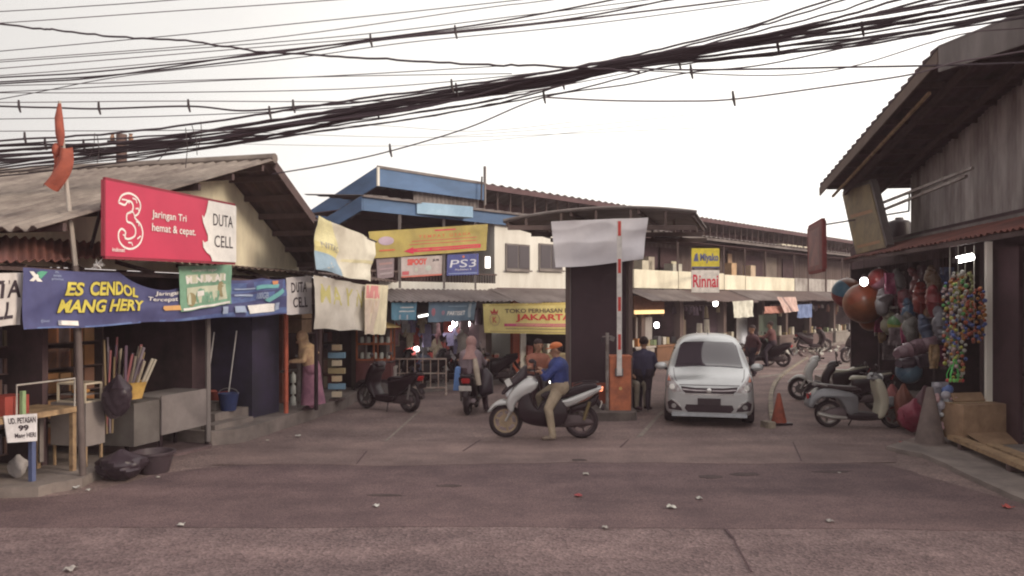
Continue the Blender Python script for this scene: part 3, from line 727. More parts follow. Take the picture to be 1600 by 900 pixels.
MB().cbox((xr, YR - .04, zb0 + .06), (.16, .07, .16)).build('arm_bracket', GREYM, arm)
finish(br)
po = thing('sensor_pole', 'thin grey pole with two small hanging boxes beside the orange barrier', 'pole')
x = W(949, 600, YR).x; MB().tube([(x, YR, .17), (x, YR, W(0, 520, YR).z)], .035, 8).build('shaft', GALV, po, True)
MB().cbox((x - .1, YR, W(0, 531, YR).z), (.07, .06, .1)).build('camera_box', BLACK, po); MB().cbox((x + .1, YR, W(0, 529, YR).z), (.09, .06, .1), ry=.4).build('camera_box', GREYM, po)
MB().beam((x - .1, YR, W(0, 526, YR).z), (x + .1, YR, W(0, 525, YR).z), .02).build('cross_arm', GALV, po)
finish(po)
# ================================================================== SIGNS AND BANNERS
TW = plain((.78, .74, .72)); TB = plain((.03, .028, .035)); TY = plain((.62, .52, .10)); RED = plain((.52, .03, .075)); PINKR = plain((.60, .05, .12))
NAVY = M((.085, .09, .21), .6, scale=1.5, c2=(.06, .06, .15)); BLUEL = M((.12, .17, .34), .6, scale=3, c2=(.07, .095, .25))
def Lb(px, py, d): return L.w(px, py, d)
d0 = -.32
# fragment of a white banner at the picture's edge
banner('shop_banner', 'white cloth banner with black capitals before the near end of the blue banner', 'banner',
       Lb(-70, 428, d0 + .1), Lb(37, 426, d0 + .1), Lb(32, 507, d0 + .1), Lb(-70, 516, d0 + .1), M((.60, .55, .53), .7, scale=1, c2=(.45, .4, .4)),
       [('t', 'DUTA', .16, .52, .98, .86, TB, .03), ('t', 'CELL', .22, .12, .85, .45, TB, .03, .15)], wr=.012)
_s0, _s1 = L.s(36, d0), L.s(446, d0)
def BU(px, py):
    t_ = 418 + (px - 36) * .0439; b_ = 516 - (px - 36) * .0608
    return ((L.s(px, d0) - _s0) / (_s1 - _s0), (b_ - py) / (b_ - t_))
def BT(body, x0, y0, x1, y1, m, bold=0, sh=0):
    a = BU(x0, y1); b = BU(x1, y0); return ('t', body, a[0], a[1], b[0], b[1], m, bold, sh)
def BP(pts, m): return ('p', [BU(*p) for p in pts], m)
def BR_(x0, y0, x1, y1, m): return BP([(x0, y0), (x1, y0), (x1, y1), (x0, y1)], m)
PALE = plain((.34, .40, .55)); TEAL = plain((.16, .40, .42))
marks = [BP([(37, 513.8), (220, 503), (220, 506), (37, 516)], BLUEL), BP([(300, 440), (446, 437), (446, 450), (360, 458), (300, 452)], BLUEL), BP([(340, 466), (446, 452), (446, 462), (350, 476)], BLUEL), BP([(250, 500), (446, 480), (446, 489), (250, 503)], BLUEL),
         BP([(46, 424), (53, 424), (67, 440), (59, 440)], TW), BP([(46, 439), (53, 440), (66, 428), (60, 427)], TW), BP([(58, 426), (66, 423), (75, 424), (64, 436)], plain((.10, .33, .22))),
         BT('XL\naxiata\nprioritas', 80, 422, 97, 438, PALE), BT('ES', 98, 439.5, 130, 462, TB, .06, .18), BT('CENDOL', 138, 439, 216, 462, TB, .06, .18), BT('ES', 98.5, 440, 129.5, 461, TY, .035, .18), BT('CENDOL', 138.5, 440, 215.5, 461, TY, .035, .18),
         BT('MANG HERY', 90, 465.5, 224, 490, TB, .06, .18), BT('MANG HERY', 90.5, 466, 223.5, 489, TY, .035, .18),
         BR_(93, 501, 122, 508.5, TW), BP([(93, 501), (98, 501), (98, 508), (93, 508)], plain((.3, .3, .35))), BT('@kiosxl', 63, 500, 78, 506, PALE), BT('Jaringan', 240, 437, 278, 451, TW, .012), BT('Tercepat', 230, 454, 274, 467, TW, .012),
         BP([(253, 475), (276, 473), (279, 477), (278, 482), (255, 484), (252, 480)], plain((.62, .34, .14))),
         BP([(397, 445), (432, 443), (430, 449), (397, 451)], TEAL), BP([(422, 438), (431, 437), (430, 443), (423, 444)], plain((.6, .25, .12))), BT('100GB', 400, 456, 417, 466, PALE, .02), BP([(383, 477), (426, 474), (426, 487), (384, 490)], TW), BP([(427, 473), (433, 472), (433, 484), (427, 486)], PALE),
         BP([(364, 447), (395, 447), (395, 449), (364, 450)], PALE), BP([(364, 459), (392, 458), (392, 461), (364, 462)], PALE), BP([(344, 480), (352, 479), (352, 490), (344, 491)], PALE), BP([(362, 479), (378, 478), (378, 488), (362, 489)], PALE), BP([(412, 468), (436, 450), (438, 456), (418, 472)], TEAL)]
banner('shop_banner', 'long royal blue cloth banner with two lines of yellow lettering under the awning', 'banner',
       Lb(36, 418, d0), Lb(446, 436, d0), Lb(447, 491, d0), Lb(34, 516, d0), NAVY, marks, wr=.026, freq=4, nu=150, nv=22, seed=4,
       pins=((.42, .15, .24), (.16, .13, .02), (.73, .13, .06), (.93, .06, .02)))
banner('shop_banner', 'small white banner with black capitals hanging at the far end of the blue banner', 'banner',
       Lb(446, 434, d0), Lb(486, 431, d0), Lb(488, 490, d0), Lb(448, 492, d0), M((.55, .51, .53), .7, scale=1), [('t', 'DUTA', .2, .58, .8, .86, TB, .02), ('t', 'CELL', .25, .18, .8, .46, TB, .02)], wr=.01)
GRN = M((.20, .36, .26), .7, scale=3); PG = plain((.55, .56, .44)); BRN = plain((.30, .25, .14))
banner('shop_banner', 'green and white printed banner tied over the middle of the blue banner', 'banner',
       Lb(277, 416, d0 - .06), Lb(361, 414, d0 - .06), Lb(362, 474, d0 - .06), Lb(283, 488, d0 - .06), GRN,
       [('t', 'minuman segar', .25, .84, .7, .93, TW), ('r', .14, .62, .86, .8, PG), ('t', 'MINUMAN', .12, .60, .88, .78, TW, .05), ('r', .12, .14, .88, .52, PG), ('p', disc(.78, .4, .08, .2), BRN), ('p', disc(.2, .25, .08, .16), BRN),
        ('t', 'Cincau', .28, .14, .72, .48, GRN, .05, .2), ('r', .03, .02, .97, .07, TW), ('r', .3, .3, .42, .42, TW)], wr=.014)
# red board
pTL, pTR = V(-5.60, 11.05, 0), V(-5.14, 14.72, 0)
def onb(px, py):
    k = (px - 800) / F; dx, dy = pTR.x - pTL.x, pTR.y - pTL.y; t = (k * pTL.y - pTL.x) / (dx - k * dy); Y = pTL.y + t * dy
    return V(pTL.x + t * dx, Y, H + (HOR - py) / F * Y)
REDB = M((.50, .045, .095), .5, scale=.6, c2=(.44, .038, .085))
three = curve2([(.085, .74), (.12, .80), (.165, .80), (.20, .74), (.205, .64), (.185, .56), (.14, .55)], 5)
three2 = curve2([(.15, .55), (.20, .50), (.235, .40), (.225, .26), (.175, .18), (.12, .20), (.085, .29), (.09, .36)], 5)
s3 = [(.08, .73), (.10, .83), (.15, .88), (.20, .84), (.225, .74), (.21, .62), (.185, .56), (.225, .47), (.24, .34), (.22, .20), (.17, .12), (.12, .13), (.085, .21), (.08, .32), (.10, .38), (.125, .34), (.12, .27), (.145, .25), (.185, .30), (.19, .40), (.165, .47), (.135, .49), (.135, .59), (.165, .63), (.175, .70), (.165, .76), (.14, .77), (.12, .71)]
s3c = curve2(s3 + [s3[0]], 4); 
mk_ = [('p', stroke(s3c, .014, 3.6), TW)]
for a in ((.10, .78, .15, .74), (.17, .82, .20, .76), (.19, .68, .21, .66), (.14, .2, .17, .16), (.2, .26, .225, .3), (.105, .3, .12, .24), (.15, .63, .18, .58), (.19, .5, .21, .44)): mk_.append(('p', stroke([a[:2], ((a[0] + a[2]) / 2 + .008, (a[1] + a[3]) / 2 + .02), a[2:]], .01, 3.6), TW))
flame = [(.745, 1), (.735, .9), (.725, .80), (.705, .70), (.69, .75), (.70, .62), (.72, .52), (.74, .42), (.74, .33), (.71, .30), (.695, .34), (.70, .22), (.73, .14), (.76, .10), (.775, .03), (.775, 0), (1, 0), (1, 1)]
mk_ += [('p', flame, TW), ('t', 'Jaringan Tri', .30, .56, .56, .70, TW, .01), ('t', 'hemat & cepat.', .30, .36, .635, .51, TW, .01), ('t', 'indosat', .035, .065, .115, .12, TW, .01),
        ('t', 'DUTA', .785, .60, .965, .80, TB, .0), ('t', 'CELL', .795, .24, .965, .44, TB, .0)]
SD = -.68
rs = board('shop_sign', 'big crimson signboard with outlined white numeral and torn-edged white end above the awning', 'sign', Lb(165, 281, SD), Lb(368, 322, SD), Lb(368, 410, SD), Lb(165, 400, SD), REDB, mk_, th=.06, frame=plain((.25, .03, .05)))
sb = tag(MB().beam(Lb(164, 303, SD + .08), Lb(142, 388, -.1), .035).build('sign_strut', BLACK), 'thin black strut bracing the crimson signboard from the awning', 'strut'); finish(sb)
# tied cloths at the far end of the row
CL1 = M((.62, .58, .50), .8, scale=1.3, c2=(.50, .45, .38))
dd = -.8
banner('hanging_cloth', 'yellowed printed sheet turned inside out on the frame above the awning end', 'banner', Lb(491, 337, dd), Lb(589, 376, dd), Lb(580, 441, dd), Lb(493, 422, dd), CL1,
       [('p', [(0, .0), (.42, 0), (.35, .32), (0, .36)], plain((.28, .38, .48))), ('p', [(0, .36), (.35, .32), (.40, .5), (0, .55)], plain((.60, .52, .25))), ('p', [(0, .55), (.4, .5), (.22, 1), (0, 1)], plain((.66, .60, .36))), ('t', 'NITAS', .08, .44, .38, .56, plain((.3, .28, .26)), .02), ('p', [(.42, .3), (1, .42), (1, .5), (.45, .36)], plain((.62, .55, .36)))], wr=.05, freq=1.6, nu=50, nv=30, seed=2, sag=.0)
banner('hanging_cloth', 'dirty white cloth with faded yellow letters under the awning end', 'banner', Lb(490, 430, dd + .1), Lb(573, 446, dd + .1), Lb(572, 517, dd + .1), Lb(493, 514, dd + .1), M((.54, .50, .46), .8, scale=1.3, c2=(.43, .39, .36)),
       [('t', 'M A Y N', .10, .5, .92, .86, plain((.48, .43, .18)), .02)], wr=.035, freq=2.2, seed=5)
banner('hanging_cloth', 'cream and pink printed sheet lit by the sun behind the dirty white cloth', 'banner', Lb(571, 444, dd + .0), Lb(607, 446, dd), Lb(600, 523, dd), Lb(568, 522, dd), M((.70, .62, .46), .8, scale=2),
       [('r', .05, .72, .6, .98, plain((.62, .25, .25))), ('r', .0, .42, .5, .68, plain((.55, .42, .33))), ('p', [(0, 0), (.45, 0), (.62, .7), (.0, .7)], plain((.58, .47, .40)))], wr=.02, seed=8)
fr = MB().tube([Lb(494, 345, dd + .06), Lb(494, 640, -.35)], .04, 8); fr.tube([Lb(494, 341, dd + .05), Lb(588, 378, dd + .05)], .02, 6)
finish(tag(fr.build('cloth_rack', BLACK, None, True), 'dark thin pole and rail carrying the yellowed sheet at the shop row end', 'rack'))
# market banners
def Mb(px, py, d): return Mf.w(px, py, d)
YL = M((.36, .28, .085), .7, scale=1.2, c2=(.27, .21, .07)); ORG2 = plain((.5, .12, .06)); LIL = plain((.42, .32, .40))  # YL is lowered: the gallery shade is put into the banner colour
banner('market_banner', 'wide yellow banner with a red arrow line hung inside the hall upper gallery', 'banner', Mb(575, 362, -.38), Mb(762, 350, -.38), Mb(760, 391, -.38), Mb(582, 404, -.38), YL,
       [('r', .52, .86, .70, .91, RED), ('t', 'T E M P A T   U S A H A', .38, .62, .84, .74, ORG2, .02), ('r', .32, .52, .9, .54, RED), ('r', .30, .40, .9, .42, RED), ('r', .32, .12, .94, .26, RED), ('p', [(.25, .19), (.33, .06), (.33, .32)], RED),
        ('r', .36, .18, .92, .20, YL), ('p', disc(.12, .62, .06, .16), LIL), ('r', .06, .24, .18, .30, ORG2)], wr=.01)
board('market_banner', 'white and red food stall banner under the yellow gallery banner', 'banner', Mb(627, 402, -.33), Mb(691, 399, -.33), Mb(690, 430, -.33), Mb(627, 434, -.33), M((.40, .34, .34), .7, scale=3),
      [('t', 'SIPOOY', .14, .58, .62, .9, plain((.5, .07, .06)), .06), ('r', .02, .12, .18, .3, plain((.45, .1, .12))), ('t', 'JUS', .75, .7, .92, .84, TB, .04), ('r', .0, .0, 1, .08, plain((.5, .15, .12))), ('p', disc(.35, .35, .04, .1), plain((.4, .4, .36))), ('p', disc(.65, .4, .08, .14), plain((.4, .42, .4)))], th=.01)
board('market_banner', 'dark blue banner with large silver lettering in the hall gallery', 'banner', Mb(699, 398, -.33), Mb(748, 396, -.33), Mb(748, 429, -.33), Mb(698, 431, -.33), M((.055, .065, .22), .6),
      [('t', 'PS3', .08, .38, .92, .74, plain((.55, .55, .62)), .0, .1), ('t', 'PlayStation 3', .25, .22, .75, .31, TW), ('r', .05, .06, .95, .12, plain((.2, .25, .45))), ('p', disc(.5, .88, .04, .06), plain((.5, .15, .1)))], th=.01)
board('market_banner', 'faded grey notice banner at the dim end of the gallery rail', 'banner', Mb(588, 405, -.33), Mb(616, 403, -.33), Mb(615, 433, -.33), Mb(590, 437, -.33), M((.22, .17, .19), .7),
      [('r', .15, .2, .9, .3, plain((.3, .25, .27))), ('r', .15, .45, .9, .52, plain((.3, .22, .25))), ('r', .15, .7, .9, .8, plain((.32, .2, .2)))], th=.01)
LBL = M((.17, .23, .30), .7, scale=1, c2=(.12, .19, .27))
banner('market_banner', 'faded light blue banner with pale slanted lettering below the hall awning', 'banner', Mb(669, 472, -1.2), Mb(744, 471, -1.2), Mb(741, 500, -1.2), Mb(669, 504, -1.2), LBL,
       [('t', 'PARTISET', .38, .3, .78, .52, TW, .03, .2), ('p', disc(.1, .5, .04, .2), plain((.5, .2, .25))), ('p', disc(.3, .45, .03, .12), plain((.4, .25, .32))), ('r', .84, .15, .9, .9, plain((.4, .45, .5))), ('r', .4, .74, .8, .79, plain((.3, .4, .5)))], wr=.015)
banner('market_banner', 'short sky blue banner with white text below the awning near the hall corner', 'banner', Mb(611, 473, -1.2), Mb(651, 472, -1.2), Mb(650, 500, -1.2), Mb(612, 500, -1.2), M((.14, .30, .42), .7, scale=2),
       [('r', .35, .68, .88, .74, TW), ('r', .3, .46, .92, .52, TW), ('r', .3, .05, .36, .3, plain((.5, .5, .55))), ('r', .6, .05, .66, .3, plain((.5, .5, .55)))], wr=.01)
GOLD = M((.60, .50, .20), .6, scale=1, c2=(.52, .42, .15))
crown = [(.075, .62), (.06, .80), (.085, .72), (.10, .86), (.115, .72), (.14, .80), (.125, .62)]
banner('jewellery_banner', 'yellow jewellery shop banner with a red crown and large red lettering by the booth', 'banner', Mb(754, 475, -1.52), Mb(906, 472, -1.52), Mb(906, 523, -1.52), Mb(757, 520, -1.52), GOLD,
       [('p', [(0, .92), (1, .92), (1, 1), (0, 1)], plain((.5, .38, .12))), ('p', crown, plain((.45, .06, .05))), ('t', 'K', .08, .35, .12, .56, plain((.5, .12, .08)), .03), ('p', stroke(disc(.1, .46, .045, .2) + [(.145, .46)], .012, 3.2), plain((.45, .3, .2))),
        ('t', 'TOKO PERHIASAN EMAS', .20, .68, .99, .82, plain((.09, .07, .05)), .02), ('t', 'JAKARTA', .30, .38, .90, .64, plain((.55, .05, .05)), .03), ('r', .19, .24, .97, .33, plain((.55, .08, .2))), ('r', .22, .275, .94, .295, GOLD),
        ('r', .2, .15, .9, .17, plain((.25, .17, .1))), ('r', .05, .05, .95, .065, plain((.3, .2, .12)))], wr=.008)
# white sheet on the canopy
WS = M((.58, .55, .58), .75, scale=1, c2=(.52, .49, .53))
banner('wrapped_sheet', 'blank white cloth sheet covering the sign on the front of the gate canopy', 'sheet', W(861, 346, 17.2), W(1013, 340, 17.2), W(1004, 407, 17.2), W(868, 418, 17.2), WS, wr=.055, freq=1.0, nu=60, nv=40, seed=11, th=.006)
# projecting signs on the right part of the hall
def face(px0, px1, y0, y1, Y): return W(px0, y0, Y), W(px1, y0, Y), W(px1, y1, Y), W(px0, y1, Y)
s_ = thing('hanging_sign', 'double sign board, yellow panel over white panel with red lettering, jutting from the hall parapet', 'sign')
YM = 27.5
for (y0, y1, m, mk2, fr_) in ((388, 419, M((.62, .50, .05), .6), [('t', 'Miyako', .30, .25, .97, .74, plain((.10, .11, .25)), .04), ('p', [(.06, .35), (.12, .7), (.20, .78), (.24, .35)], plain((.10, .11, .25))), ('r', 0, 0, 1, .08, NAVY)], NAVY), (422, 457, M((.72, .66, .62), .6), [('t', 'Rinnai', .04, .22, .96, .80, plain((.60, .03, .06)), .02)], plain((.5, .45, .42)))):
    TL_, TR_, BR_, BL_ = face(1081, 1124, y0, y1, YM); nn = V(0, .08, 0)
    o = MB().hexa([BL_, BR_, BR_ + nn, BL_ + nn, TL_, TR_, TR_ + nn, TL_ + nn]).build('sign_panel', m, s_)
    S = lambda u, v, a=BL_, b=BR_, c=TL_: a + (b - a) * u + (c - a) * v
    printing(S, mk2, o, .003)
p = W(1102, 420, YM + .1); MB().beam(p + V(-.4, .02, 0), Mf.P(Mf.s(1102, -.2), -.2, p.z), .06).build('bracket', BLACK, s_)
MB().beam(W(1102, 388, YM + .12), W(1102, 458, YM + .12), .06).build('upright', BLACK, s_); finish(s_)
# cloths under the right awning
WHC = M((.62, .60, .52), .8, scale=2)
banner('hanging_cloth', 'square white cloth hung under the hall awning beside the lit shop', 'banner', Mb(1145, 471, -1.7), Mb(1176, 469, -1.7), Mb(1177, 495, -1.7), Mb(1147, 497, -1.7), WHC, wr=.03, seed=12)
banner('hanging_cloth', 'slanting pink and white striped cloth hung under the hall awning', 'banner', Mb(1214, 464, -1.8), Mb(1243, 464, -1.8), Mb(1248, 486, -1.8), Mb(1226, 489, -1.8), M((.60, .42, .38), .8),
       [('p', [(.2, 1), (.35, 1), (.6, 0), (.45, 0)], plain((.25, .17, .17)))], wr=.02, seed=13)
banner('hanging_cloth', 'dull red cloth strip under the awning next to the striped cloth', 'banner', Mb(1194, 479, -1.6), Mb(1224, 478, -1.6), Mb(1224, 489, -1.6), Mb(1194, 490, -1.6), M((.42, .2, .16), .8), wr=.02, seed=14)
banner('hanging_cloth', 'blue cloth hanging at the dark stall beyond the striped cloth', 'banner', Mb(1246, 476, -1.6), Mb(1268, 475, -1.6), Mb(1268, 496, -1.6), Mb(1246, 497, -1.6), M((.15, .2, .36), .8), wr=.03, seed=15)
# signs of the right-hand building
MUD = M((.27, .11, .10), .8, scale=1.5, c2=(.17, .10, .10))
b1 = board('shop_sign', 'weathered reddish upright signboard at the far corner of the dark shop', 'sign', Rf.w(1262, 357, -1.4), Rf.w(1283, 345, -1.4), Rf.w(1284, 420, -1.4), Rf.w(1263, 425, -1.4), MUD,
      [('p', [(.08, .1), (.85, .1), (.85, .9), (.08, .9)], M((.30, .16, .15), .8, scale=2, c2=(.2, .14, .14)))], th=.12, frame=plain((.22, .05, .05)))
OCH = M((.30, .235, .14), .8, scale=1.6, c2=(.19, .15, .11))
b2 = board('shop_sign', 'tall faded ochre signboard leaning out under the roof eave', 'sign', Rf.w(1316, 300, -.7), Rf.w(1343, 292, -.7) + V(0, -.5, 0), Rf.w(1366, 389, -.7) + V(0, -.5, 0), Rf.w(1338, 397, -.7), OCH,
      [('r', .1, .55, .9, .6, plain((.36, .2, .12))), ('r', .1, .08, .9, .12, plain((.36, .2, .12)))], th=.2, frame=GREYM)
finish(tag(MB().tube([Rf.w(1283, 352, -1.35), Rf.w(1420, 330, .3)], .02, 6).tube([Rf.w(1420, 330, .3), Rf.w(1421, 300, .4)], .02, 6).build('sign_rod', BLACK, None, True), 'thin rod tying the upright reddish sign back to the wall', 'rod'))
# speaker horn and small tank on the awning behind the ochre sign
o = thing('loudspeaker', 'small grey horn loudspeaker on a pole between the ochre sign and the sheet wall', 'loudspeaker')
p = Rf.w(1372, 352, .6); MB().lathe([(.02, 0), (.04, .08), (.12, .22), (.13, .23)], p, 14, 'x').build('horn', BLACK, o, True); MB().tube([p, V(p.x, p.y, 3.7)], .02, 6).build('pole', BLACK, o, True); MB().cbox(p + V(-.05, 0, 0), (.1, .08, .08)).build('driver', BLACK, o); finish(o)
o = thing('water_tank', 'small dark tank box standing on the awning behind the ochre sign', 'tank')
p = Rf.w(1405, 368, .9); p.z = 4.05; MB().lathe([(.28, -.12), (.28, .35), (.24, .42), (.1, .46)], p, 16).build('drum', BLACK, o, True); MB().lathe([(.1, 0), (.1, .05)], p + V(0, 0, .46), 12).build('lid', GREYM, o); 
MB().cbox(p + V(0, 0, -.2), (.6, .6, .16)).build('stand', BROWNM, o); finish(o)
# ------------------------------------------------ hand-painted vendor sign
sg = board('vendor_sign', 'small white hand-painted board with black lettering hung on the near table', 'sign', Lb(6, 650, .22), Lb(58, 646, .22), Lb(58, 689, .22), Lb(12, 692, .22), M((.60, .57, .60), .7, scale=5),
      [('t', 'UD. PETASAN', .1, .68, .95, .9, TB, .03), ('t', '99', .38, .40, .72, .62, TB, .05), ('t', 'Mang HERI', .25, .10, .95, .33, TB, .02)], th=.012)

# ================================================================== FLAG AND POLE
fp = thing('flag_pole', 'leaning thin grey pole at the kerb with a red-orange flag tied at its top', 'flag pole')
pb = G(130, 758); pt = W(93, 158, 10.0); pm = W(118, 415, 10.22)
MB().tube([pb, pm], .045, 10).build('lower_pole', M((.16, .125, .12), .5, .3, scale=3), fp, True)
MB().tube([pm, W(104, 290, 10.1), pt], [.035, .028, .02], 8).build('upper_pole', M((.4, .35, .32), .5, scale=3), fp, True)
FLG = M((.33, .085, .055), .8, scale=6, c2=(.22, .055, .04))
MB().tube([W(93, 162, 10.0), W(92, 185, 10.0), W(94, 210, 10.0), W(95, 228, 10.02)], [.02, .05, .055, .03], 8).build('wound_flag', FLG, fp, True)
def fl(u, v):
    p = W(80, 232, 9.98).lerp(W(111, 228, 9.98), u).lerp(W(64, 290, 9.96).lerp(W(90, 296, 9.96), u), v); p.x += .06 * math.sin(v * 3.1) * 1.2; p.y += .05 * math.sin(u * 7 + v * 2); p.z += .03 * math.sin(u * 6); return p
MB().slab(fl, 14, 14, .006).build('flag', FLG, fp, True); 
MB().ball(W(88, 234, 10.02), (.05, .05, .09), 10, 8).build('flag_fold', FLG, fp, True); finish(fp)
# spiky white tinsel knot on the banner
mb = MB(); c = Lb(152, 413, d0 - .05)
for k in range(26):
    a = Vector((rnd.gauss(0, 1), rnd.gauss(0, 1) * .6, rnd.gauss(0, .7))).normalized(); mb.tube([c, c + a * rnd.uniform(.05, .1)], [.012, .004], 4)
finish(tag(mb.build('tie_ribbon', M((.95, .93, .9), .5, var=0), None), 'crumpled white plastic tie knotted at the top edge of the blue banner', 'tie'))

# ================================================================== NEAR STALL ON THE KERB
SKIRT = M((.235, .20, .19), .8, scale=1.2, c2=(.16, .13, .13))
tb = thing('vendor_table', 'wooden topped vendor table with tube rail and grey sheet skirt behind the kerb pole', 'table')
aL_, aR_ = L.s(-90, .25), L.s(124, .25); zt_ = L.hit(90, 640, .25)[1]; 
def lbox(a0, a1, d0_, d1_, z0, z1, name, m, parent): return MB().hexa([L.P(a, d, z) for z in (z0, z1) for a, d in ((a0, d0_), (a1, d0_), (a1, d1_), (a0, d1_))]).build(name, m, parent)
lbox(aL_, aR_, .25, .95, zt_ - .07, zt_, 'table_top', WOOD, tb)
lbox(L.s(58, .9), aR_, .85, .87, .22, zt_ - .08, 'skirt', SKIRT, tb)
for a in (aL_ + .1, L.s(50, .3), aR_ - .06):
    for d in (.3, .9): lbox(a, a + .06, d, d + .06, .13, zt_ - .07, 'leg', plain((.09, .11, .22)) if d < .5 and a > aL_ + .2 and a < aR_ - .2 else WOOD, tb)
zr2 = L.hit(60, 598, .3)[1]; a1_, a2_ = L.s(26, .3), aR_ - .03
mb = MB(); mb.tube([L.P(a1_, .3, zt_), L.P(a1_, .3, zr2), L.P(a2_, .3, zr2 + .0), L.P(a2_, .3, zt_)], .013, 8); mb.build('tube_rail', M((.55, .5, .47), .4, .3), tb, True)
finish(tb)
# skirted counter next to it, glass food case on top
ct = thing('vendor_counter', 'pale grey sheet-metal counter on thin legs between the kerb pole and hanging bags', 'counter')
a0, a1 = L.s(134, .3), L.s(164, .3); zc_ = L.hit(150, 628, .3)[1]
lbox(a0, a1, .3, .9, .42, zc_, 'cabinet', SKIRT, ct)
for a in (a0 + .02, a1 - .05):
    for d in (.32, .85): lbox(a, a + .03, d, d + .03, .13, .42, 'leg', WOOD, ct)
finish(ct)
cs = thing('glass_case', 'small glass food case with fried snacks on the pale grey counter', 'display case')
z0 = zc_; z1 = L.hit(150, 598, .35)[1]; fb = MB()
for a in (a0 + .03, a1 - .03):
    for d in (.34, .8): fb.beam(L.P(a, d, z0), L.P(a, d, z1), .025)
for z in (z0 + .012, z1):
    for d in (.34, .8): fb.beam(L.P(a0 + .03, d, z), L.P(a1 - .03, d, z), .025)
    for a in (a0 + .03, a1 - .03): fb.beam(L.P(a, .34, z), L.P(a, .8, z), .025)
fb.build('case_frame', plain((.5, .42, .33)), cs); lbox(a0 + .04, a1 - .04, .36, .78, z0 + .1, z0 + .115, 'shelf', GREYM, cs)
for k in range(6): a = a0 + .1 + (a1 - a0 - .2) * k / 5; MB().ball(L.P(a, .5 + .1 * (k % 2), z0 + .145), (.05, .05, .032), 10, 6).build('fried_snack', plain((.42, .2, .06)), cs, True)
finish(cs)
# low grey cabinet + sheet panel
pn = thing('metal_cart', 'boxy grey metal vendor cart with a plain sheet front beside the steps', 'cart')
a0, a1 = L.s(212, .1), L.s(329, .1); zp = L.hit(270, 616, .1)[1]
PAN = M((.22, .19, .185), .7, scale=1.6, c2=(.15, .125, .125))
lbox(a0 + .55, a1, .10, .125, .38, zp, 'front_panel', PAN, pn)
lbox(a0, a0 + .54, .13, .8, .30, zp - .05, 'side_cabinet', M((.135, .118, .112), .8, scale=2, c2=(.09, .075, .072)), pn)
for a in (a0 + .56, a1 - .05):
    for d in (.13, .75): lbox(a, a + .045, d, d + .045, .04, zp - .06, 'leg', BLACK, pn)
lbox(a0 + .55, a1, .126, .8, zp - .05, zp - .02, 'worktop', GREYM, pn)
finish(pn)
bk = thing('firework_basket', 'yellow plastic basket full of upright firecracker tubes on the dark cabinet', 'basket')
ac, dc = (L.s(214, .3)), .38; c = L.P(ac, dc, zp - .0)
YBK = M((.62, .40, .12), .6, scale=8, c2=(.5, .28, .1))
prof = [(.17, .0), (.235, .24), (.25, .25), (.22, .24), (.155, .02)]
c = L.P(L.s(214, .15), .28, L.hit(214, 622, .2)[1])
MB().lathe(prof, c, 20).build('basket_wall', YBK, bk, True)
tc_ = [(.26, .09, .10), (.34, .28, .22), (.24, .17, .10), (.2, .16, .19), (.42, .37, .31), (.13, .08, .12)]
for k in range(18):
    an = rnd.uniform(0, 6.28); r = rnd.uniform(.02, .14); b_ = c + V(r * math.cos(an), r * math.sin(an), .04)
    t_ = b_ + V(rnd.uniform(-.05, .28), rnd.uniform(-.05, .05), rnd.uniform(.5, .75))
    MB().tube([b_, t_], .022, 6).build('firecracker_tube', plain(tc_[k % 6]), bk, True)
finish(bk)
# tall bundle of leaning firework sticks behind
bn = thing('firework_bundle', 'dull bundle of long firework sticks leaning beside the yellow basket', 'bundle')
for k in range(12):
    b_ = L.P(L.s(176, .4) + rnd.uniform(-.06, .25), .45 + rnd.uniform(0, .1), .5); MB().tube([b_, b_ + V(rnd.uniform(-.12, .3), .1, rnd.uniform(1.1, 1.45))], .016, 6).build('stick', plain(tc_[k % 6]), bn, True)
finish(bn)
def bag(name, label, c, r, h, m, group=None, seed=0, tie=True):
    r_ = random.Random(seed); mb = MB(); N = 30; K = 16; vs_ = []
    for i in range(K + 1):
        t = i / K; rad = r * (math.sin(math.pi * min(1, (1 - t) * .93 + .05)) ** .6) * (1 if t < .7 else 1 - (t - .7) * 2.6) + .012
        for j in range(N):
            a = 2 * math.pi * j / N; q = rad * (1 + .13 * math.sin(3 * a + t * 5 + seed) + .08 * math.sin(7 * a + seed * 2 + t * 9) + r_.uniform(-.07, .07))
            vs_.append(V(c[0] + q * math.cos(a), c[1] + q * math.sin(a) * .8, c[2] + h * t))
    fs = [(i * N + j, i * N + (j + 1) % N, (i + 1) * N + (j + 1) % N, (i + 1) * N + j) for i in range(K) for j in range(N)] + [tuple(range(N))[::-1], tuple(K * N + j for j in range(N))]
    mb.add(vs_, fs); o = mb.build(name, m, None, True); return finish(tag(o, label, 'bag', group))
PLB = M((.03, .028, .034), .35, var=.1); PLG = M((.09, .085, .095), .35, scale=5)
q = Lb(185, 650, -.02); bag('plastic_bag', 'shiny black plastic bag hanging below the yellow basket', q, .17, .58, PLB, seed=1)
q = Lb(176, 656, .1); bag('plastic_bag', 'dark bluish plastic bag hanging behind the shiny black one', (q.x - .05, q.y + .12, q.z), .15, .52, PLG, seed=5)
q = G(190, 750); bag('rubbish_bag', 'slumped black rubbish bag on the ground by the kerb pole', (q.x, q.y, .0), .3, .42, PLB, seed=3)
q = G(222, 740); 
tub = thing('plastic_tub', 'wide black plastic tub on the ground under the metal cart', 'tub')
MB().lathe([(.2, 0), (.27, .26), (.3, .27), (.3, .3), (.26, .3), (.19, .03)], (q.x + .12, q.y + .1, .0), 22).build('tub_wall', M((.045, .04, .045), .5), tub, True); MB().lathe([(.26, .02), (.03, .025)], (q.x + .12, q.y + .1, .18), 20).build('contents', M((.05, .1, .07), .8), tub, True); finish(tub)
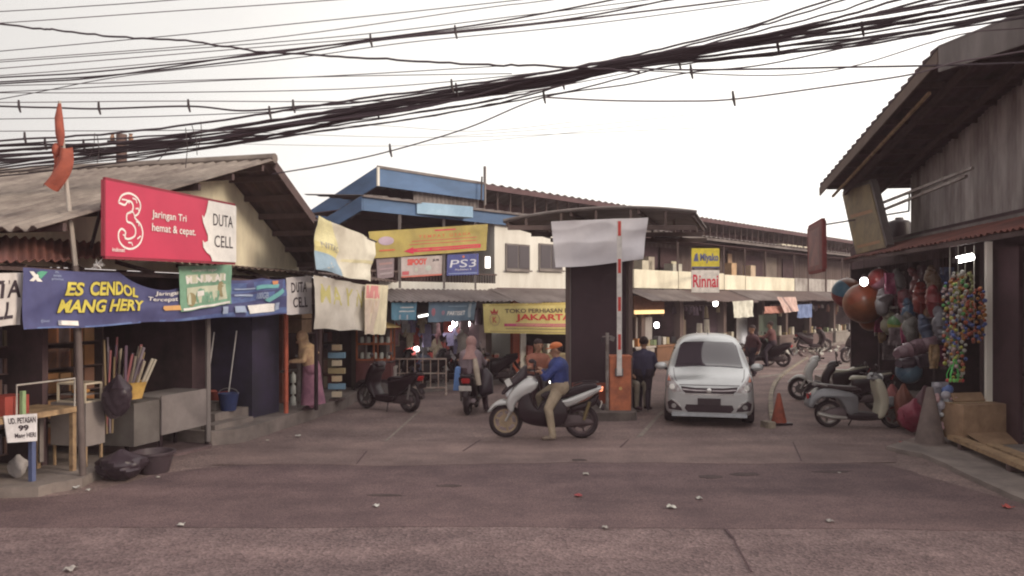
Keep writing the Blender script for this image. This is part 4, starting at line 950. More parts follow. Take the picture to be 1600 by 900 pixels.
# crumpled grey sheet on the ground
# bucket, brooms on the steps
bu = thing('bucket', 'blue plastic bucket standing on the concrete steps', 'bucket')
q = L.P(L.s(357, .5), .5, .45); MB().lathe([(.13, 0), (.18, .30), (.19, .31), (.165, .3), (.12, .02)], q, 20).build('bucket_wall', M((.03, .045, .13), .5), bu, True)
MB().tube([q + V(.18 * math.cos(R_(t)), .0, .3 + .1 * math.sin(R_(t))) for t in range(0, 181, 20)], .006, 5).build('handle', STEEL, bu, True); finish(bu)
for px, lab in ((320, 'thin pale pole leaning against the dark door behind the cart'), (356, 'pale mop handle standing in the blue bucket')):
    a = L.s(px, .7); b = L.P(a, .7, .62); finish(tag(MB().tube([b, b + V(.12, .12, 1.25)], .013, 6).build('mop_handle', M((.45, .42, .42), .5), None, True), lab, 'pole'))
q = L.P(L.s(340, 1.0), 1.0, .58); cr_ = thing('basin', 'dull red plastic basin standing behind the blue bucket', 'basin'); MB().lathe([(.14, 0), (.2, .16), (.21, .17), (.18, .16), (.12, .02)], q, 20).build('basin_wall', M((.25, .05, .035), .6), cr_, True); finish(cr_)
# cardboard cartons on the shelf back at the pavement
for k, (px, py, w, h, lab) in enumerate(((466, 514, .42, .30, 'lower brown carton in the stack hung beside the woman'), (466, 500, .42, .28, 'upper brown carton in the stack beside the woman'))):
    p = L.w(px, py, .9); rt = MB().cbox((p.x, p.y, 2.02 + k * .31 - .15), (w, w, .29), rz=L.rz).build('carton', CARD); tag(rt, lab, 'carton', 'cartons beside the woman')
    MB().cbox((p.x, p.y, 2.02 + k * .31 - .003), (.06, w + .006, .004), rz=L.rz).build('tape', M((.45, .33, .2), .4), rt); finish(rt)
sh = thing('shelf_rack', 'dark wall shelf carrying two brown cartons beside the woman', 'shelf'); p = L.w(466, 514, .9)
MB().cbox((p.x, p.y, 1.71), (.6, .5, .03), rz=L.rz).build('shelf', WOODD, sh)
for s in (-.27, .27): MB().cbox((p.x + s * L.u[0], p.y + s * L.u[1], .98), (.03, .4, 1.44), rz=L.rz).build('side_panel', WOODD, sh)
finish(sh)
hr = thing('handrail', 'bent galvanised handrail on the pavement edge beside the blue pier', 'handrail')
b_ = Lb(467, 655, .25); a_ = Lb(439, 600, .9)
MB().tube([V(b_.x, b_.y, .24), V(b_.x, b_.y, 1.28)], .04, 8).build('upright', GALV, hr, True)
MB().tube([V(b_.x, b_.y, 1.02), V(a_.x, a_.y, .93)], .028, 8).build('bar', GALV, hr, True); MB().cbox((b_.x, b_.y, 1.3), (.13, .09, .04)).build('cap', GALV, hr); 
MB().cbox((b_.x, b_.y, .245), (.12, .12, .012)).build('foot_plate', GALV, hr); finish(hr)
wb = thing('bottle_stack', 'clear gallon bottles stacked behind the handrail', 'bottles')
for k in range(3): MB().lathe([(.06, 0), (.06, .16), (.02, .2), (.02, .23)], L.P(L.s(458, .6), .6, .24 + .235 * k), 12).build('bottle', M((.5, .5, .48), .2), wb, True)
finish(wb)
# tiny stand with goods by the pavement end
st = thing('display_stand', 'narrow pole stand with blue and cream packets at the pavement end', 'stand')
q = Lb(527, 628, .1); q.z = .24
MB().beam(q, q + V(0, 0, 1.25), .04).build('pole', WOODD, st); MB().cbox(q + V(0, 0, .02), (.3, .3, .04)).build('foot', WOODD, st)
for k in range(7): MB().cbox(q + V(0, -.04, .14 + k * .17), (.2 + .16 * (k % 2), .12, .12)).build('packet', plain([(.6, .5, .38), (.18, .3, .42), (.6, .45, .3), (.35, .27, .15)][k % 4]), st)
finish(st)
# food cart with umbrella top
fc = thing('food_cart', 'red-framed glass food cart with jars under a striped umbrella at the barricade', 'food cart')
q = G(580, 612); mc = 19.6; x0, x1 = W(556, 600, mc).x, W(612, 600, mc).x; FRD = M((.38, .11, .05), .7)
MB().box(x0, x1, mc, mc + .6, .25, .95).build('cart_body', M((.12, .05, .045), .8), fc)
mb = MB()
for x in (x0 + .02, (x0 + x1) / 2, x1 - .02):
    for y in (mc + .02, mc + .58): mb.beam((x, y, .95), (x, y, 1.75), .04)
for z in (.97, 1.36, 1.75):
    for y in (mc + .02, mc + .58): mb.beam((x0, y, z), (x1, y, z), .04)
for x in (x0 + .02, x1 - .02):
    for z in (.97, 1.75): mb.beam((x, mc, z), (x, mc + .6, z), .04)
mb.build('case_frame', FRD, fc)
for k in range(10): MB().lathe([(.05, 0), (.05, .12), (.035, .15)], (x0 + .12 + (x1 - x0 - .24) * (k % 5) / 4, mc + .2, .99 + .39 * (k // 5)), 10).build('jar', M((.5, .5, .45), .2), fc, True)
for x in (x0 + .2, x1 - .2): 
    w_ = MB().lathe([(.25, -.02), (.25, .02)], (x, mc - .04, .25), 18, 'y').build('wheel', RUBBER, fc, True); MB().lathe([(.17, -.025), (.17, .025)], (x, mc - .04, .25), 14, 'y').build('rim', GREYM, w_, True)
finish(fc)
um = thing('umbrella', 'grey, white and dark striped flat umbrella over the food cart', 'umbrella')
cu = V((x0 + x1) / 2 - .2, mc + .1, 1.78)
for k in range(8):
    a0_, a1_ = k * math.pi / 4, (k + 1) * math.pi / 4; mb = MB(); R0 = .85
    P0 = cu + V(0, 0, .3); P1_ = cu + V(R0 * math.cos(a0_), R0 * math.sin(a0_), 0); P2_ = cu + V(R0 * math.cos(a1_), R0 * math.sin(a1_), 0)
    mb.add([P0, P1_, P2_, P0 + V(0, 0, -.015), P1_ + V(0, 0, -.015), P2_ + V(0, 0, -.015)], [(0, 1, 2), (5, 4, 3), (0, 3, 4, 1), (1, 4, 5, 2), (2, 5, 3, 0)])
    mb.build('canopy_panel', [M((.55, .54, .5), .7), M((.12, .10, .12), .7), M((.35, .34, .33), .7), M((.45, .3, .12), .7)][k % 4], um)
MB().tube([cu + V(0, 0, .29), cu + V(0, 0, -1.75)], .02, 6).build('shaft', GALV, um, True); finish(um)
# white jerry block under barricade
wbx = thing('cooler_box', 'dirty white box standing behind the parked black scooter', 'box'); q = G(603, 622)
MB().box(q.x - .2, q.x + .22, q.y, q.y + .4, 0, .72).build('box_body', M((.38, .33, .31), .8, scale=3), wbx); MB().box(q.x - .22, q.x + .24, q.y - .02, q.y + .42, .72, .78).build('lid', M((.42, .37, .34), .8), wbx); finish(wbx)
# barricade
bc = thing('crowd_barricade', 'rusty white steel crowd barricade with upright bars across the lane', 'barricade')
YB2 = 20.6; x0, x1 = W(612, 600, YB2).x, W(697, 600, YB2).x; zt, zm, zb_ = .92, .0, .12; BM = M((.45, .38, .34), .7, scale=5, c2=(.3, .17, .13))
fr_ = MB().tube([(x0, YB2, .1), (x0, YB2, zt), (x1, YB2, zt), (x1, YB2, .1)], .025, 8); fr_.tube([(x0, YB2, .18), (x1, YB2, .18)], .02, 6).tube([(x0, YB2, .55), (x1, YB2, .55)], .018, 6); fr_.build('frame', BM, bc, True)
for k in range(1, 7):
    x = x0 + (x1 - x0) * k / 7; MB().tube([(x, YB2, .18), (x, YB2, zt)], .016, 6).build('bar', BM, bc, True)
for x in (x0, x1): MB().beam((x, YB2 - .2, .02), (x, YB2 + .2, .02), .04).build('foot', BM, bc); MB().tube([(x, YB2, .02), (x, YB2, .12)], .025, 6).build('foot_post', BM, bc, True)
finish(bc)
b2_ = dup(bc); b2_.location = bc.location + V(-1.45, .15, 0); b2_['label'] = 'second steel barricade section, half hidden behind the food cart'; bc['group'] = b2_['group'] = 'crowd barricades'
# ================================================================== SCOOTERS
def arc_pts(cx, cz, r, a0, a1, n=10): return [(cx + r * math.cos(R_(a0 + (a1 - a0) * i / n)), cz + r * math.sin(R_(a0 + (a1 - a0) * i / n))) for i in range(n + 1)]
def panel(poly, w, m, name, parent, yo=0.0, soft=.86, edge=.55):
    """body panel: side outline (x,z), half width w, edges rolled inwards"""
    n = len(poly); cx = sum(p[0] for p in poly) / n; cz = sum(p[1] for p in poly) / n; cp = Vector((cx, cz))
    def inset(k):
        o = []
        for i in range(n):
            a, b, c = Vector(poly[i - 1]), Vector(poly[i]), Vector(poly[(i + 1) % n])
            d1 = (b - a).normalized() if (b - a).length > 1e-6 else Vector((1, 0)); d2 = (c - b).normalized() if (c - b).length > 1e-6 else d1
            t = (d1 + d2); t = t.normalized() if t.length > 1e-6 else d1; nn = Vector((-t.y, t.x)); o.append(b + nn * k * area_s)
        return o
    area = sum(poly[i - 1][0] * poly[i][1] - poly[i][0] * poly[i - 1][1] for i in range(n)); area_s = 1 if area > 0 else -1
    k = min(.03, w * .35)
    rings = [(-w, k), (-w + k * .4, k * .35), (-w + k * 1.2, 0), (w - k * 1.2, 0), (w - k * .4, k * .35), (w, k)]
    vs_ = []
    for y, ins in rings:
        for p in inset(ins): vs_.append((p.x, y + yo, p.y))
    fs = []
    for r in range(len(rings) - 1):
        for i in range(n): fs.append((r * n + i, r * n + (i + 1) % n, (r + 1) * n + (i + 1) % n, (r + 1) * n + i))
    tri = tessellate_polygon([[Vector((a, b, 0)) for a, b in poly]])
    for t in tri: fs.append(tuple(reversed(t))); fs.append(tuple((len(rings) - 1) * n + i for i in t))
    return MB().add(vs_, fs).build(name, m, parent, True)
def smoothpoly(p, n=3): return [q for q in curve2(list(p) + [p[0]], n)[:-1]]
def wheel(parent, x, r, m_rim, spokes=6, w=.05, yo=0):
    t = MB().lathe([(r * .70, -w * .8), (r * .86, -w), (r * .97, -w * .55), (r, 0), (r * .97, w * .55), (r * .86, w), (r * .70, w * .8), (r * .66, 0)], (x, yo, r), 30, 'y')
    # drop solid caps of the lathe: the tyre stays an annulus
    t.f = t.f[:-2]; t.m = t.m[:-2]; N = 30; K = 8
    for j in range(N): t.f.append([(K - 1) * N + j, (K - 1) * N + (j + 1) % N, (j + 1) % N, j]); t.m.append(0)
    wh = t.build('wheel', RUBBER, parent, True)
    rm = MB(); k = rm.lathe([(r * .62, -w * .75), (r * .71, -w * .82), (r * .71, w * .82), (r * .62, w * .75)], (x, yo, r), 30, 'y'); k.f = k.f[:-2]; k.m = k.m[:-2]
    for j in range(30): k.f.append([3 * 30 + j, 3 * 30 + (j + 1) % 30, (j + 1) % 30, j]); k.m.append(0)
    for s in range(spokes):
        a = 2 * math.pi * s / spokes + .3; rm.beam((x + .03 * math.cos(a), yo, r + .03 * math.sin(a)), (x + r * .66 * math.cos(a), yo, r + r * .66 * math.sin(a)), .035, .03)
    rm.lathe([(.05, -w), (.05, w)], (x, yo, r), 14, 'y'); rm.lathe([(r * .4, w * .5), (r * .4, w * .6)], (x, yo, r), 20, 'y')
    rm.build('rim', m_rim, wh, True); return wh
def mirror(parent, x, y, z, s, m=BLACK, h=.18, hm=None):
    st = MB().tube([(x, y, z), (x + .03, y + s * .04, z + h * .6), (x + .02, y + s * .10, z + h)], .008, 6).build('mirror', m, parent, True)
    MB().ball((x + .02, y + s * .13, z + h + .02), (.02, .07, .045), 12, 8).build('mirror_head', hm or m, st, True)
CH = M((.45, .42, .40), .35, .6, var=.1)
def scooter(name, label, style, body, body2=None, seatm=None, rim=None, plate=None, group=None, stand=True, lit=False):
    t = thing(name, label, 'scooter', group); seatm = seatm or M((.016, .012, .014), .6, var=.1); b2 = body2 or M((.014, .010, .012), .45, var=.1); rim = rim or M((.13, .11, .11), .4, .4)
    if style == 'maxi':
        r = .30; wf, wr_ = .68, -.66
        panel(smoothpoly([(.56, .60), (.66, .67), (.78, .67), (.92, .58), (1.0, .46), (.95, .46), (.86, .54), (.74, .59), (.62, .56)]), .075, body, 'front_fender', t)
        panel(smoothpoly([(.12, 1.00), (.20, 1.07), (.33, 1.06), (.56, .86), (.66, .66), (.62, .50), (.54, .48), (.50, .62), (.38, .74), (.22, .82), (.12, .92)]), .20, body, 'front_cowl', t)
        panel(smoothpoly([(.52, .98), (.64, .86), (.68, .76), (.62, .72), (.56, .84)]), .13, M((.6, .6, .62), .15), 'headlight', t)
        panel(smoothpoly([(.30, 1.06), (.56, .90), (.70, .78), (.74, .82), (.56, 1.06), (.36, 1.27), (.30, 1.27)]), .17, M((.03, .027, .03), .15), 'windshield', t)
        panel(smoothpoly([(.34, .84), (.44, .66), (.46, .50), (.36, .30), (.0, .22), (-.30, .24), (-.42, .45), (-.34, .66), (-.14, .74), (.04, .64), (.12, .52), (.22, .70), (.24, .86)]), .19, b2, 'lower_body', t)
        panel(smoothpoly([(.06, .76), (-.08, .83), (-.40, .82), (-.52, .90), (-.86, .97), (-.92, .90), (-.60, .78), (-.30, .70), (-.05, .68)]), .15, seatm, 'seat', t)
        panel(smoothpoly([(-.16, .66), (-.40, .71), (-.80, .87), (-1.0, .92), (-.98, .85), (-.72, .70), (-.46, .58), (-.24, .56)]), .17, body, 'tail_cowl', t)
        panel([(-.95, .90), (-1.04, .91), (-1.03, .84), (-.95, .83)], .10, lamp((.9, .25, .12), 1.5), 'tail_light', t)
        panel(smoothpoly([(-.45, .56), (-.75, .66), (-.96, .80), (-.90, .60), (-.66, .52), (-.50, .46)]), .12, b2, 'rear_shroud', t)
        panel(smoothpoly([(-.88, .80), (-1.06, .56), (-1.02, .50), (-.88, .66)]), .07, BLACK, 'rear_fender', t)
        panel(smoothpoly([(-.2, .2), (-.22, .42), (-.62, .42), (-.84, .34), (-.84, .24), (-.5, .2)]), .10, M((.07, .06, .06), .5, .3), 'engine', t, yo=-.02)
        MB().tube([(-.3, -.16, .26), (-.6, -.17, .28), (-.95, -.17, .40)], [.03, .05, .055], 10).build('exhaust', M((.12, .11, .11), .4, .5), t, True)
        for s in (-1, 1): MB().tube([(-.70, s * .13, .34), (-.80, s * .15, .66)], .028, 8).build('shock_absorber', M((.16, .12, .06), .4), t, True); MB().tube([(.68, s * .075, .30), (.52, s * .085, .60)], .022, 8).build('fork', CH, t, True)
        MB().tube([(-.52, .17, .93), (-.7, .19, .99), (-.93, .16, 1.0), (-.95, 0, 1.0), (-.93, -.16, 1.0), (-.7, -.19, .99), (-.52, -.17, .93)], .015, 6).build('grab_rail', BLACK, t, True)
        MB().cbox((.62, .24, 1.0), (.10, .04, .12), ry=.5).build('hand_guard', M((.55, .53, .52), .4), t)
        hx, hz, gw = .14, 1.10, .36
    elif style == 'small':
        r = .28; wf, wr_ = .62, -.62
        panel(smoothpoly([(.40, .46), (.46, .57), (.60, .62), (.76, .58), (.90, .42), (.80, .50), (.66, .55), (.52, .50)]), .06, body, 'front_fender', t)
        panel(smoothpoly([(.24, .98), (.34, 1.0), (.46, .84), (.52, .66), (.46, .48), (.34, .32), (.22, .30), (.34, .52), (.32, .74), (.22, .88)]), .19, body, 'front_cowl', t)
        panel(smoothpoly([(.14, .98), (.20, 1.08), (.34, 1.05), (.40, .94), (.28, .92)]), .13, body, 'handlebar_cover', t)
        panel(smoothpoly([(.33, 1.03), (.41, .96), (.39, .90), (.31, .94)]), .08, lamp((1, .95, .8), 12) if lit else M((.4, .4, .42), .15), 'headlight', t)
        panel(smoothpoly([(.36, .32), (.3, .22), (-.2, .20), (-.32, .34), (-.2, .36), (.24, .35)]), .16, b2, 'floor_board', t)
        panel(smoothpoly([(-.14, .34), (-.12, .66), (-.4, .72), (-.8, .82), (-.93, .82), (-.86, .70), (-.6, .52), (-.36, .36)]), .155, body, 'rear_body', t)
        panel(smoothpoly([(-.06, .68), (-.14, .76), (-.45, .76), (-.58, .82), (-.86, .87), (-.90, .82), (-.5, .70), (-.2, .66)]), .13, seatm, 'seat', t)
        panel([(-.90, .81), (-.97, .80), (-.93, .70), (-.87, .71)], .09, M((.45, .03, .03), .3), 'tail_light', t)
        panel(smoothpoly([(-.84, .72), (-1.0, .46), (-.96, .42), (-.82, .60)]), .07, BLACK, 'rear_fender', t)
        panel(smoothpoly([(-.2, .18), (-.22, .36), (-.6, .38), (-.74, .32), (-.74, .22), (-.5, .18)]), .10, M((.08, .07, .07), .5, .3), 'engine', t)
        MB().tube([(-.3, -.15, .22), (-.6, -.16, .24), (-.88, -.16, .34)], [.025, .045, .05], 10).build('exhaust', M((.12, .11, .11), .4, .5), t, True)
        for s in (-1, 1): MB().tube([(.62, s * .07, .28), (.48, s * .08, .56)], .02, 8).build('fork', CH, t, True)
        MB().tube([(-.66, .13, .30), (-.74, .14, .62)], .025, 8).build('shock_absorber', GREYM, t, True)
        MB().tube([(-.6, .13, .84), (-.92, .12, .89), (-.92, -.12, .89), (-.6, -.13, .84)], .014, 6).build('grab_rail', BLACK, t, True)
        hx, hz, gw = .18, 1.03, .34
    else:   # retro
        r = .26; wf, wr_ = .60, -.60
        panel(smoothpoly([(.34, .40), (.40, .54), (.58, .60), (.78, .52), (.90, .30), (.80, .26), (.74, .38), (.60, .44), (.46, .36)]), .085, body, 'front_fender', t)
        panel(smoothpoly([(.22, .92), (.32, .94), (.42, .74), (.46, .48), (.38, .24), (.26, .22), (.30, .50), (.24, .74)]), .21, body2 or body, 'leg_shield', t)
        panel(smoothpoly([(.12, .94), (.18, 1.05), (.32, 1.03), (.38, .94), (.28, .88)]), .10, body, 'handlebar_cover', t)
        MB().ball((.36, 0, .96), (.05, .09, .08), 16, 10).build('headlight', M((.55, .55, .55), .12), t, True)
        panel(smoothpoly([(.38, .26), (.3, .17), (-.2, .16), (-.26, .30), (.2, .29)]), .17, BLACK, 'floor_board', t)
        panel(smoothpoly([(-.10, .30), (-.10, .60), (-.3, .70), (-.72, .76), (-.94, .62), (-1.02, .42), (-.93, .38), (-.86, .50), (-.68, .60), (-.46, .56), (-.34, .40), (-.26, .26)]), .19, body, 'rear_cowl', t)
        panel(smoothpoly([(-.02, .70), (-.08, .78), (-.40, .80), (-.80, .84), (-.86, .78), (-.5, .70)]), .15, seatm, 'seat', t)
        panel([(-.93, .66), (-1.0, .64), (-1.0, .54), (-.95, .54)], .06, M((.45, .03, .03), .3), 'tail_light', t)
        panel(smoothpoly([(-.2, .16), (-.22, .36), (-.55, .38), (-.7, .30), (-.7, .2), (-.5, .16)]), .10, M((.10, .09, .09), .5, .3), 'engine', t)
        MB().tube([(-.3, -.15, .2), (-.6, -.16, .22), (-.84, -.16, .28)], [.025, .045, .05], 10).build('exhaust', CH, t, True)
        MB().tube([(.60, .09, .26), (.42, .09, .50)], .022, 8).build('fork', CH, t, True)
        MB().tube([(-.66, .14, .80), (-.96, .12, .88), (-.96, -.12, .88), (-.66, -.14, .80)], .014, 6).build('grab_rail', CH, t, True)
        hx, hz, gw = .16, 1.0, .33
    wheel(t, wf, r, rim); wheel(t, wr_, r, M((.07, .06, .06), .5, .4) if style == 'maxi' else rim, w=.06)
    hb = MB().tube([(hx + .04, 0, hz - .04), (hx + .02, .12, hz), (hx - .06, gw, hz + .02)], .013, 6).tube([(hx + .04, 0, hz - .04), (hx + .02, -.12, hz), (hx - .06, -gw, hz + .02)], .013, 6).build('handlebar', BLACK, t, True)
    for s in (-1, 1):
        MB().tube([(hx - .03, s * (gw - .13), hz + .012), (hx - .065, s * (gw + .01), hz + .02)], .02, 8).build('grip', RUBBER, hb, True)
        MB().tube([(hx + .02, s * (gw - .12), hz), (hx + .03, s * (gw), hz)], .006, 5).build('brake_lever', CH, hb, True)
        mirror(t, hx, s * .17, hz, s)
    if stand: MB().tube([(-.1, .1, .22), (-.16, .22, .01)], .012, 6).build('side_stand', BLACK, t, True)
    rp = MB().cbox((-1.0 if style == 'maxi' else -.975, 0, .60), (.012, .26, .11), ry=R_(-20)).build('licence_plate', M((.62, .58, .55), .6) if plate else BLACK, t)
    return t
SIL = M((.50, .49, .49), .3, .35, var=.05); BLK = M((.014, .010, .012), .3, var=.1); WHT = M((.55, .53, .52), .3, .1, var=.05)
GRS = M((.22, .215, .23), .35, .3, var=.06); CRM = M((.42, .385, .31), .35, var=.05)
def ground_at(px, py): 
    g = G(px, py); return (g.x, g.y, 0)
# ridden silver one: faces the picture's left edge
s1 = scooter('maxi_scooter', 'silver maxi scooter ridden by the man in the orange cap', 'maxi', SIL, rim=M((.30, .22, .15), .5, .3), plate=1, stand=False)
place(s1, ground_at(850, 684), R_(180 - 3))
s2 = scooter('scooter', 'small black scooter parked on its stand by the food cart', 'small', BLK); place(s2, ground_at(606, 641), R_(148))
s3 = scooter('scooter', 'black scooter seen from behind, ridden by the woman in the pink hijab', 'small', BLK, plate=1, stand=False); place(s3, ground_at(738, 642), R_(90 - 6))
s4 = scooter('scooter', 'black scooter ridden by the brown-shirted person behind the silver one', 'small', BLK, lit=False, stand=False); place(s4, (.60, 16.15, 0), R_(-69))
# two round lamps of it
for dy, lab in ((-.04, 0), (.04, 1)): pass
s5 = scooter('retro_scooter', 'grey retro scooter with cream leg shield parked beside the small orange cone', 'retro', GRS, body2=CRM, seatm=M((.035, .03, .03), .4), rim=M((.2, .17, .16), .4, .4)); place(s5, ground_at(1345, 668), R_(-6))
s6 = scooter('scooter', 'white-fronted black scooter parked nose to the lane behind the retro scooter', 'small', WHT, body2=BLK, seatm=M((.05, .045, .045), .5)); place(s6, ground_at(1292, 626), R_(180 - 14))
for ch in s6.children:
    if ch.name.startswith('rear_body'): ch.data.materials[0] = BLK
    if ch.name.startswith('seat'): ch.data.materials[0] = CRM
s6b = scooter('scooter', 'black scooter with a cream seat wedged between the retro and the white-fronted ones', 'small', BLK, seatm=CRM); place(s6b, ground_at(1322, 640), R_(180 - 20))
grp = 'scooters parked far up the street'
far = [((1180, 572), 20, 'dark scooter parked at the stall just beyond the silver car'), ((1272, 549), 10, 'black scooter parked below the blue cloth'), ((1342, 566), 200, 'scooter with tall mirrors parked at the bend by the toy shop')]
for k, (pp, rz, lab) in enumerate(far):
    c = dup(s2); place(c, ground_at(*pp), R_(rz)); c['label'] = lab; c['group'] = grp
for k, (x, y, rz, lab) in enumerate(((-2.6, 22.2, 200, 'dark scooter parked before the clothes shop, second from the hall corner'), (-1.7, 22.6, 195, 'dark scooter parked before the clothes shop under its lit bulbs'), (-.75, 23.0, 190, 'dark scooter parked nearest the jewellery shop step'), (-3.5, 21.9, 205, 'dark scooter parked by the hall corner behind the barricade'))):
    c = dup(s2); place(c, (x, y, 0), R_(rz)); c['label'] = lab; c['group'] = 'scooters parked before the clothes shop'

# ================================================================== SILVER CAR
def car():
    t = thing('parked_car', 'silver family car facing the street in the gate lane', 'car')
    PAINT = M((.50, .50, .51), .28, .45, var=.03, spec=.5); 
    # local: x forward (front at +), y left, stations: (x, z_bottom, z_sill half width, z_belt, half width belt, z_top, half width top)
    st = [(2.12, .28, .56, .66, .60, .76, .50), (2.07, .20, .76, .72, .76, .83, .68), (1.92, .18, .83, .80, .83, .93, .74), (1.55, .18, .85, .90, .845, 1.00, .77), (1.20, .18, .85, .96, .85, 1.06, .78),
          (.98, .18, .85, .98, .85, 1.12, .77), (.55, .18, .85, .99, .85, 1.42, .70), (.20, .18, .85, 1.0, .85, 1.60, .65), (-.4, .18, .85, 1.0, .845, 1.68, .64), (-1.1, .18, .85, 1.0, .84, 1.67, .63), (-1.7, .20, .84, .99, .83, 1.60, .57), (-2.0, .24, .80, 1.0, .80, 1.42, .56), (-2.12, .34, .72, .9, .72, 1.05, .55)]
    vs_ = []; rings = []
    for x, z0, w0, zb, wb, zt, wt in st:
        half = [(0, z0), (w0 * .9, z0), (w0, z0 + .10), (w0 + .01, z0 + (zb - z0) * .55), (wb, zb), (wb * .35 + wt * .65, zb + (zt - zb) * .72), (wt * .93, zt - (zt - zb) * .09), (wt * .6, zt + .012), (0, zt + .03)]
        ring = [(x, y, z) for y, z in half] + [(x, -y, z) for y, z in half[-2:0:-1]]; rings.append(ring)
    n = len(rings[0]); mb = MB()
    for r in rings: vs_ += r
    fs = [(i * n + j, i * n + (j + 1) % n, (i + 1) * n + (j + 1) % n, (i + 1) * n + j) for i in range(len(rings) - 1) for j in range(n)] + [tuple(range(n)), tuple((len(rings) - 1) * n + j for j in range(n))[::-1]]
    mb.add(vs_, fs); body = mb.build('body', PAINT, t, True)
    sd = body.modifiers.new('s', 'SUBSURF'); sd.levels = 2; sd.render_levels = 2
    dg = bpy.context.evaluated_depsgraph_get(); dg.update(); me = bpy.data.meshes.new_from_object(body.evaluated_get(dg)); body.modifiers.clear(); body.data = me
    me.polygons.foreach_set('use_smooth', [True] * len(me.polygons))
    from mathutils.bvhtree import BVHTree
    bv = BVHTree.FromPolygons([v.co for v in me.vertices], [list(p.vertices) for p in me.polygons])
    def proj(poly, nm, m, parent, off=.006, direction='x', sub=3, from_=4, thick=.02):
        """poly in (y,z) [front view] or (x,z) [side view, s=+1/-1], laid on the body skin"""
        vs2, fs2 = poly2d(poly, sub); pts = []
        for a, b in vs2:
            if direction == 'x': o_, d_ = V(from_, a, b), V(-1, 0, 0)
            elif direction == 'y': o_, d_ = V(a, from_, b), V(0, -1 if from_ > 0 else 1, 0)
            hit = bv.ray_cast(o_, d_); p = hit[0] if hit[0] else (pts[-1][0] if pts else V(2, a, b)); nn = hit[1] if hit[0] else V(1, 0, 0)
            pts.append((p, nn))
        top = [p + nn * off for p, nn in pts]; bot = [p - nn * thick for p, nn in pts]; K = len(top)
        edges = {}
        for f in fs2:
            for i in range(len(f)):
                e = (f[i], f[(i + 1) % len(f)]); edges[e] = 1
        side = [(a, b, K + b, K + a) for (a, b) in edges if (b, a) not in edges]
        return MB().add(top + bot, fs2 + [[K + i for i in reversed(f)] for f in fs2] + side).build(nm, m, parent, True)
    G1 = M((.045, .045, .052), .06, var=0, spec=.8); G2 = M((.02, .018, .02), .08, var=0, spec=.7)
    ws = [(-.67, 1.07), (-.3, 1.095), (0, 1.10), (.3, 1.095), (.67, 1.07), (.575, 1.47), (.50, 1.53), (0, 1.55), (-.50, 1.53), (-.575, 1.47)]
    w = proj(ws, 'windshield', G1, t, .014, sub=4)
    for y0, y1, a in ((-.1, -.62, .02), (.42, -.1, .02)):
        MB().beam((1.02 + .04, y0, 1.10), (.98, y1, 1.13), .016, .012).build('wiper', BLACK, w)
    BKP = M((.03, .024, .028), .5, var=.1)
    proj([(-.40, .29), (.40, .29), (.46, .36), (.43, .435), (-.43, .435), (-.46, .36)], 'lower_grille', BKP, t)
    gr = proj([(-.50, .70), (-.44, .65), (.44, .65), (.50, .70), (.53, .78), (.25, .755), (-.25, .755), (-.53, .78)], 'grille', BKP, t)
    proj([(-.50, .715), (-.25, .695), (.25, .695), (.50, .715), (.50, .735), (.25, .717), (-.25, .717), (-.50, .735)], 'grille_bar', M((.5, .44, .46), .3, .5), gr, .012)
    proj([(-.46, .625), (.46, .625), (.44, .645), (-.44, .645)], 'chrome_strip', M((.65, .63, .62), .2, .7), gr, .012)
    MB().ball((2.135, 0, .705), (.02, .055, .055), 14, 8).build('emblem', M((.75, .73, .72), .2, .7), gr, True)
    for s in (-1, 1):
        hl = proj([(s * .50, .68), (s * .56, .77), (s * .66, .87), (s * .76, .985), (s * .80, .95), (s * .815, .80), (s * .78, .70), (s * .66, .66)], 'headlight', M((.42, .40, .41), .12, .2, scale=14, c2=(.2, .15, .15)), t, .008)
        proj(disc(s * .69, .76, .05, .05, 14), 'lens', M((.75, .72, .7), .08, .1), hl, .016, sub=1)
        proj([(s * .72, .86), (s * .765, .94), (s * .78, .86)], 'indicator', M((.5, .17, .12), .2), hl, .016, sub=1)
        fg = proj([(s * .50, .31), (s * .76, .33), (s * .785, .46), (s * .70, .52), (s * .60, .46), (s * .52, .36)], 'fog_recess', BKP, t, .006)
        proj(disc(s * .66, .40, .045, .045, 14), 'fog_lamp', M((.3, .28, .28), .15), fg, .014, sub=1)
        proj([(s * .54, .375), (s * .62, .46), (s * .71, .52), (s * .75, .50), (s * .71, .53), (s * .60, .49), (s * .52, .39)], 'trim', M((.62, .6, .6), .25, .6), fg, .016, sub=2)
        mr = MB().ball((.92, s * .96, 1.07), (.06, .125, .08), 16, 10).build('wing_mirror', PAINT, t, True); MB().tube([(.92, s * .74, .98), (.92, s * .80, 1.0), (.92, s * .92, 1.05)], .035, 8).build('mirror_arm', BKP, mr, True)
        for x0, x1, z0, z1 in ((.62, .05, 1.0, 1.42), (-.02, -.85, 1.01, 1.50), (-.92, -1.7, 1.03, 1.46)):
            proj([(x0, z0), (x1, z0), (x1 + .02, z1), (x0 - .28 if x0 > .5 else x0, z1)], 'side_window', G2, t, .006, 'y', 2, s * 3)
        for x0, x1 in ((.60, -.0), (-.02, -.9)):
            proj([(x0 - .25, .90), (x0 - .12, .90), (x0 - .12, .93), (x0 - .25, .93)], 'door_handle', CH, t, .02, 'y', 0, s * 3)
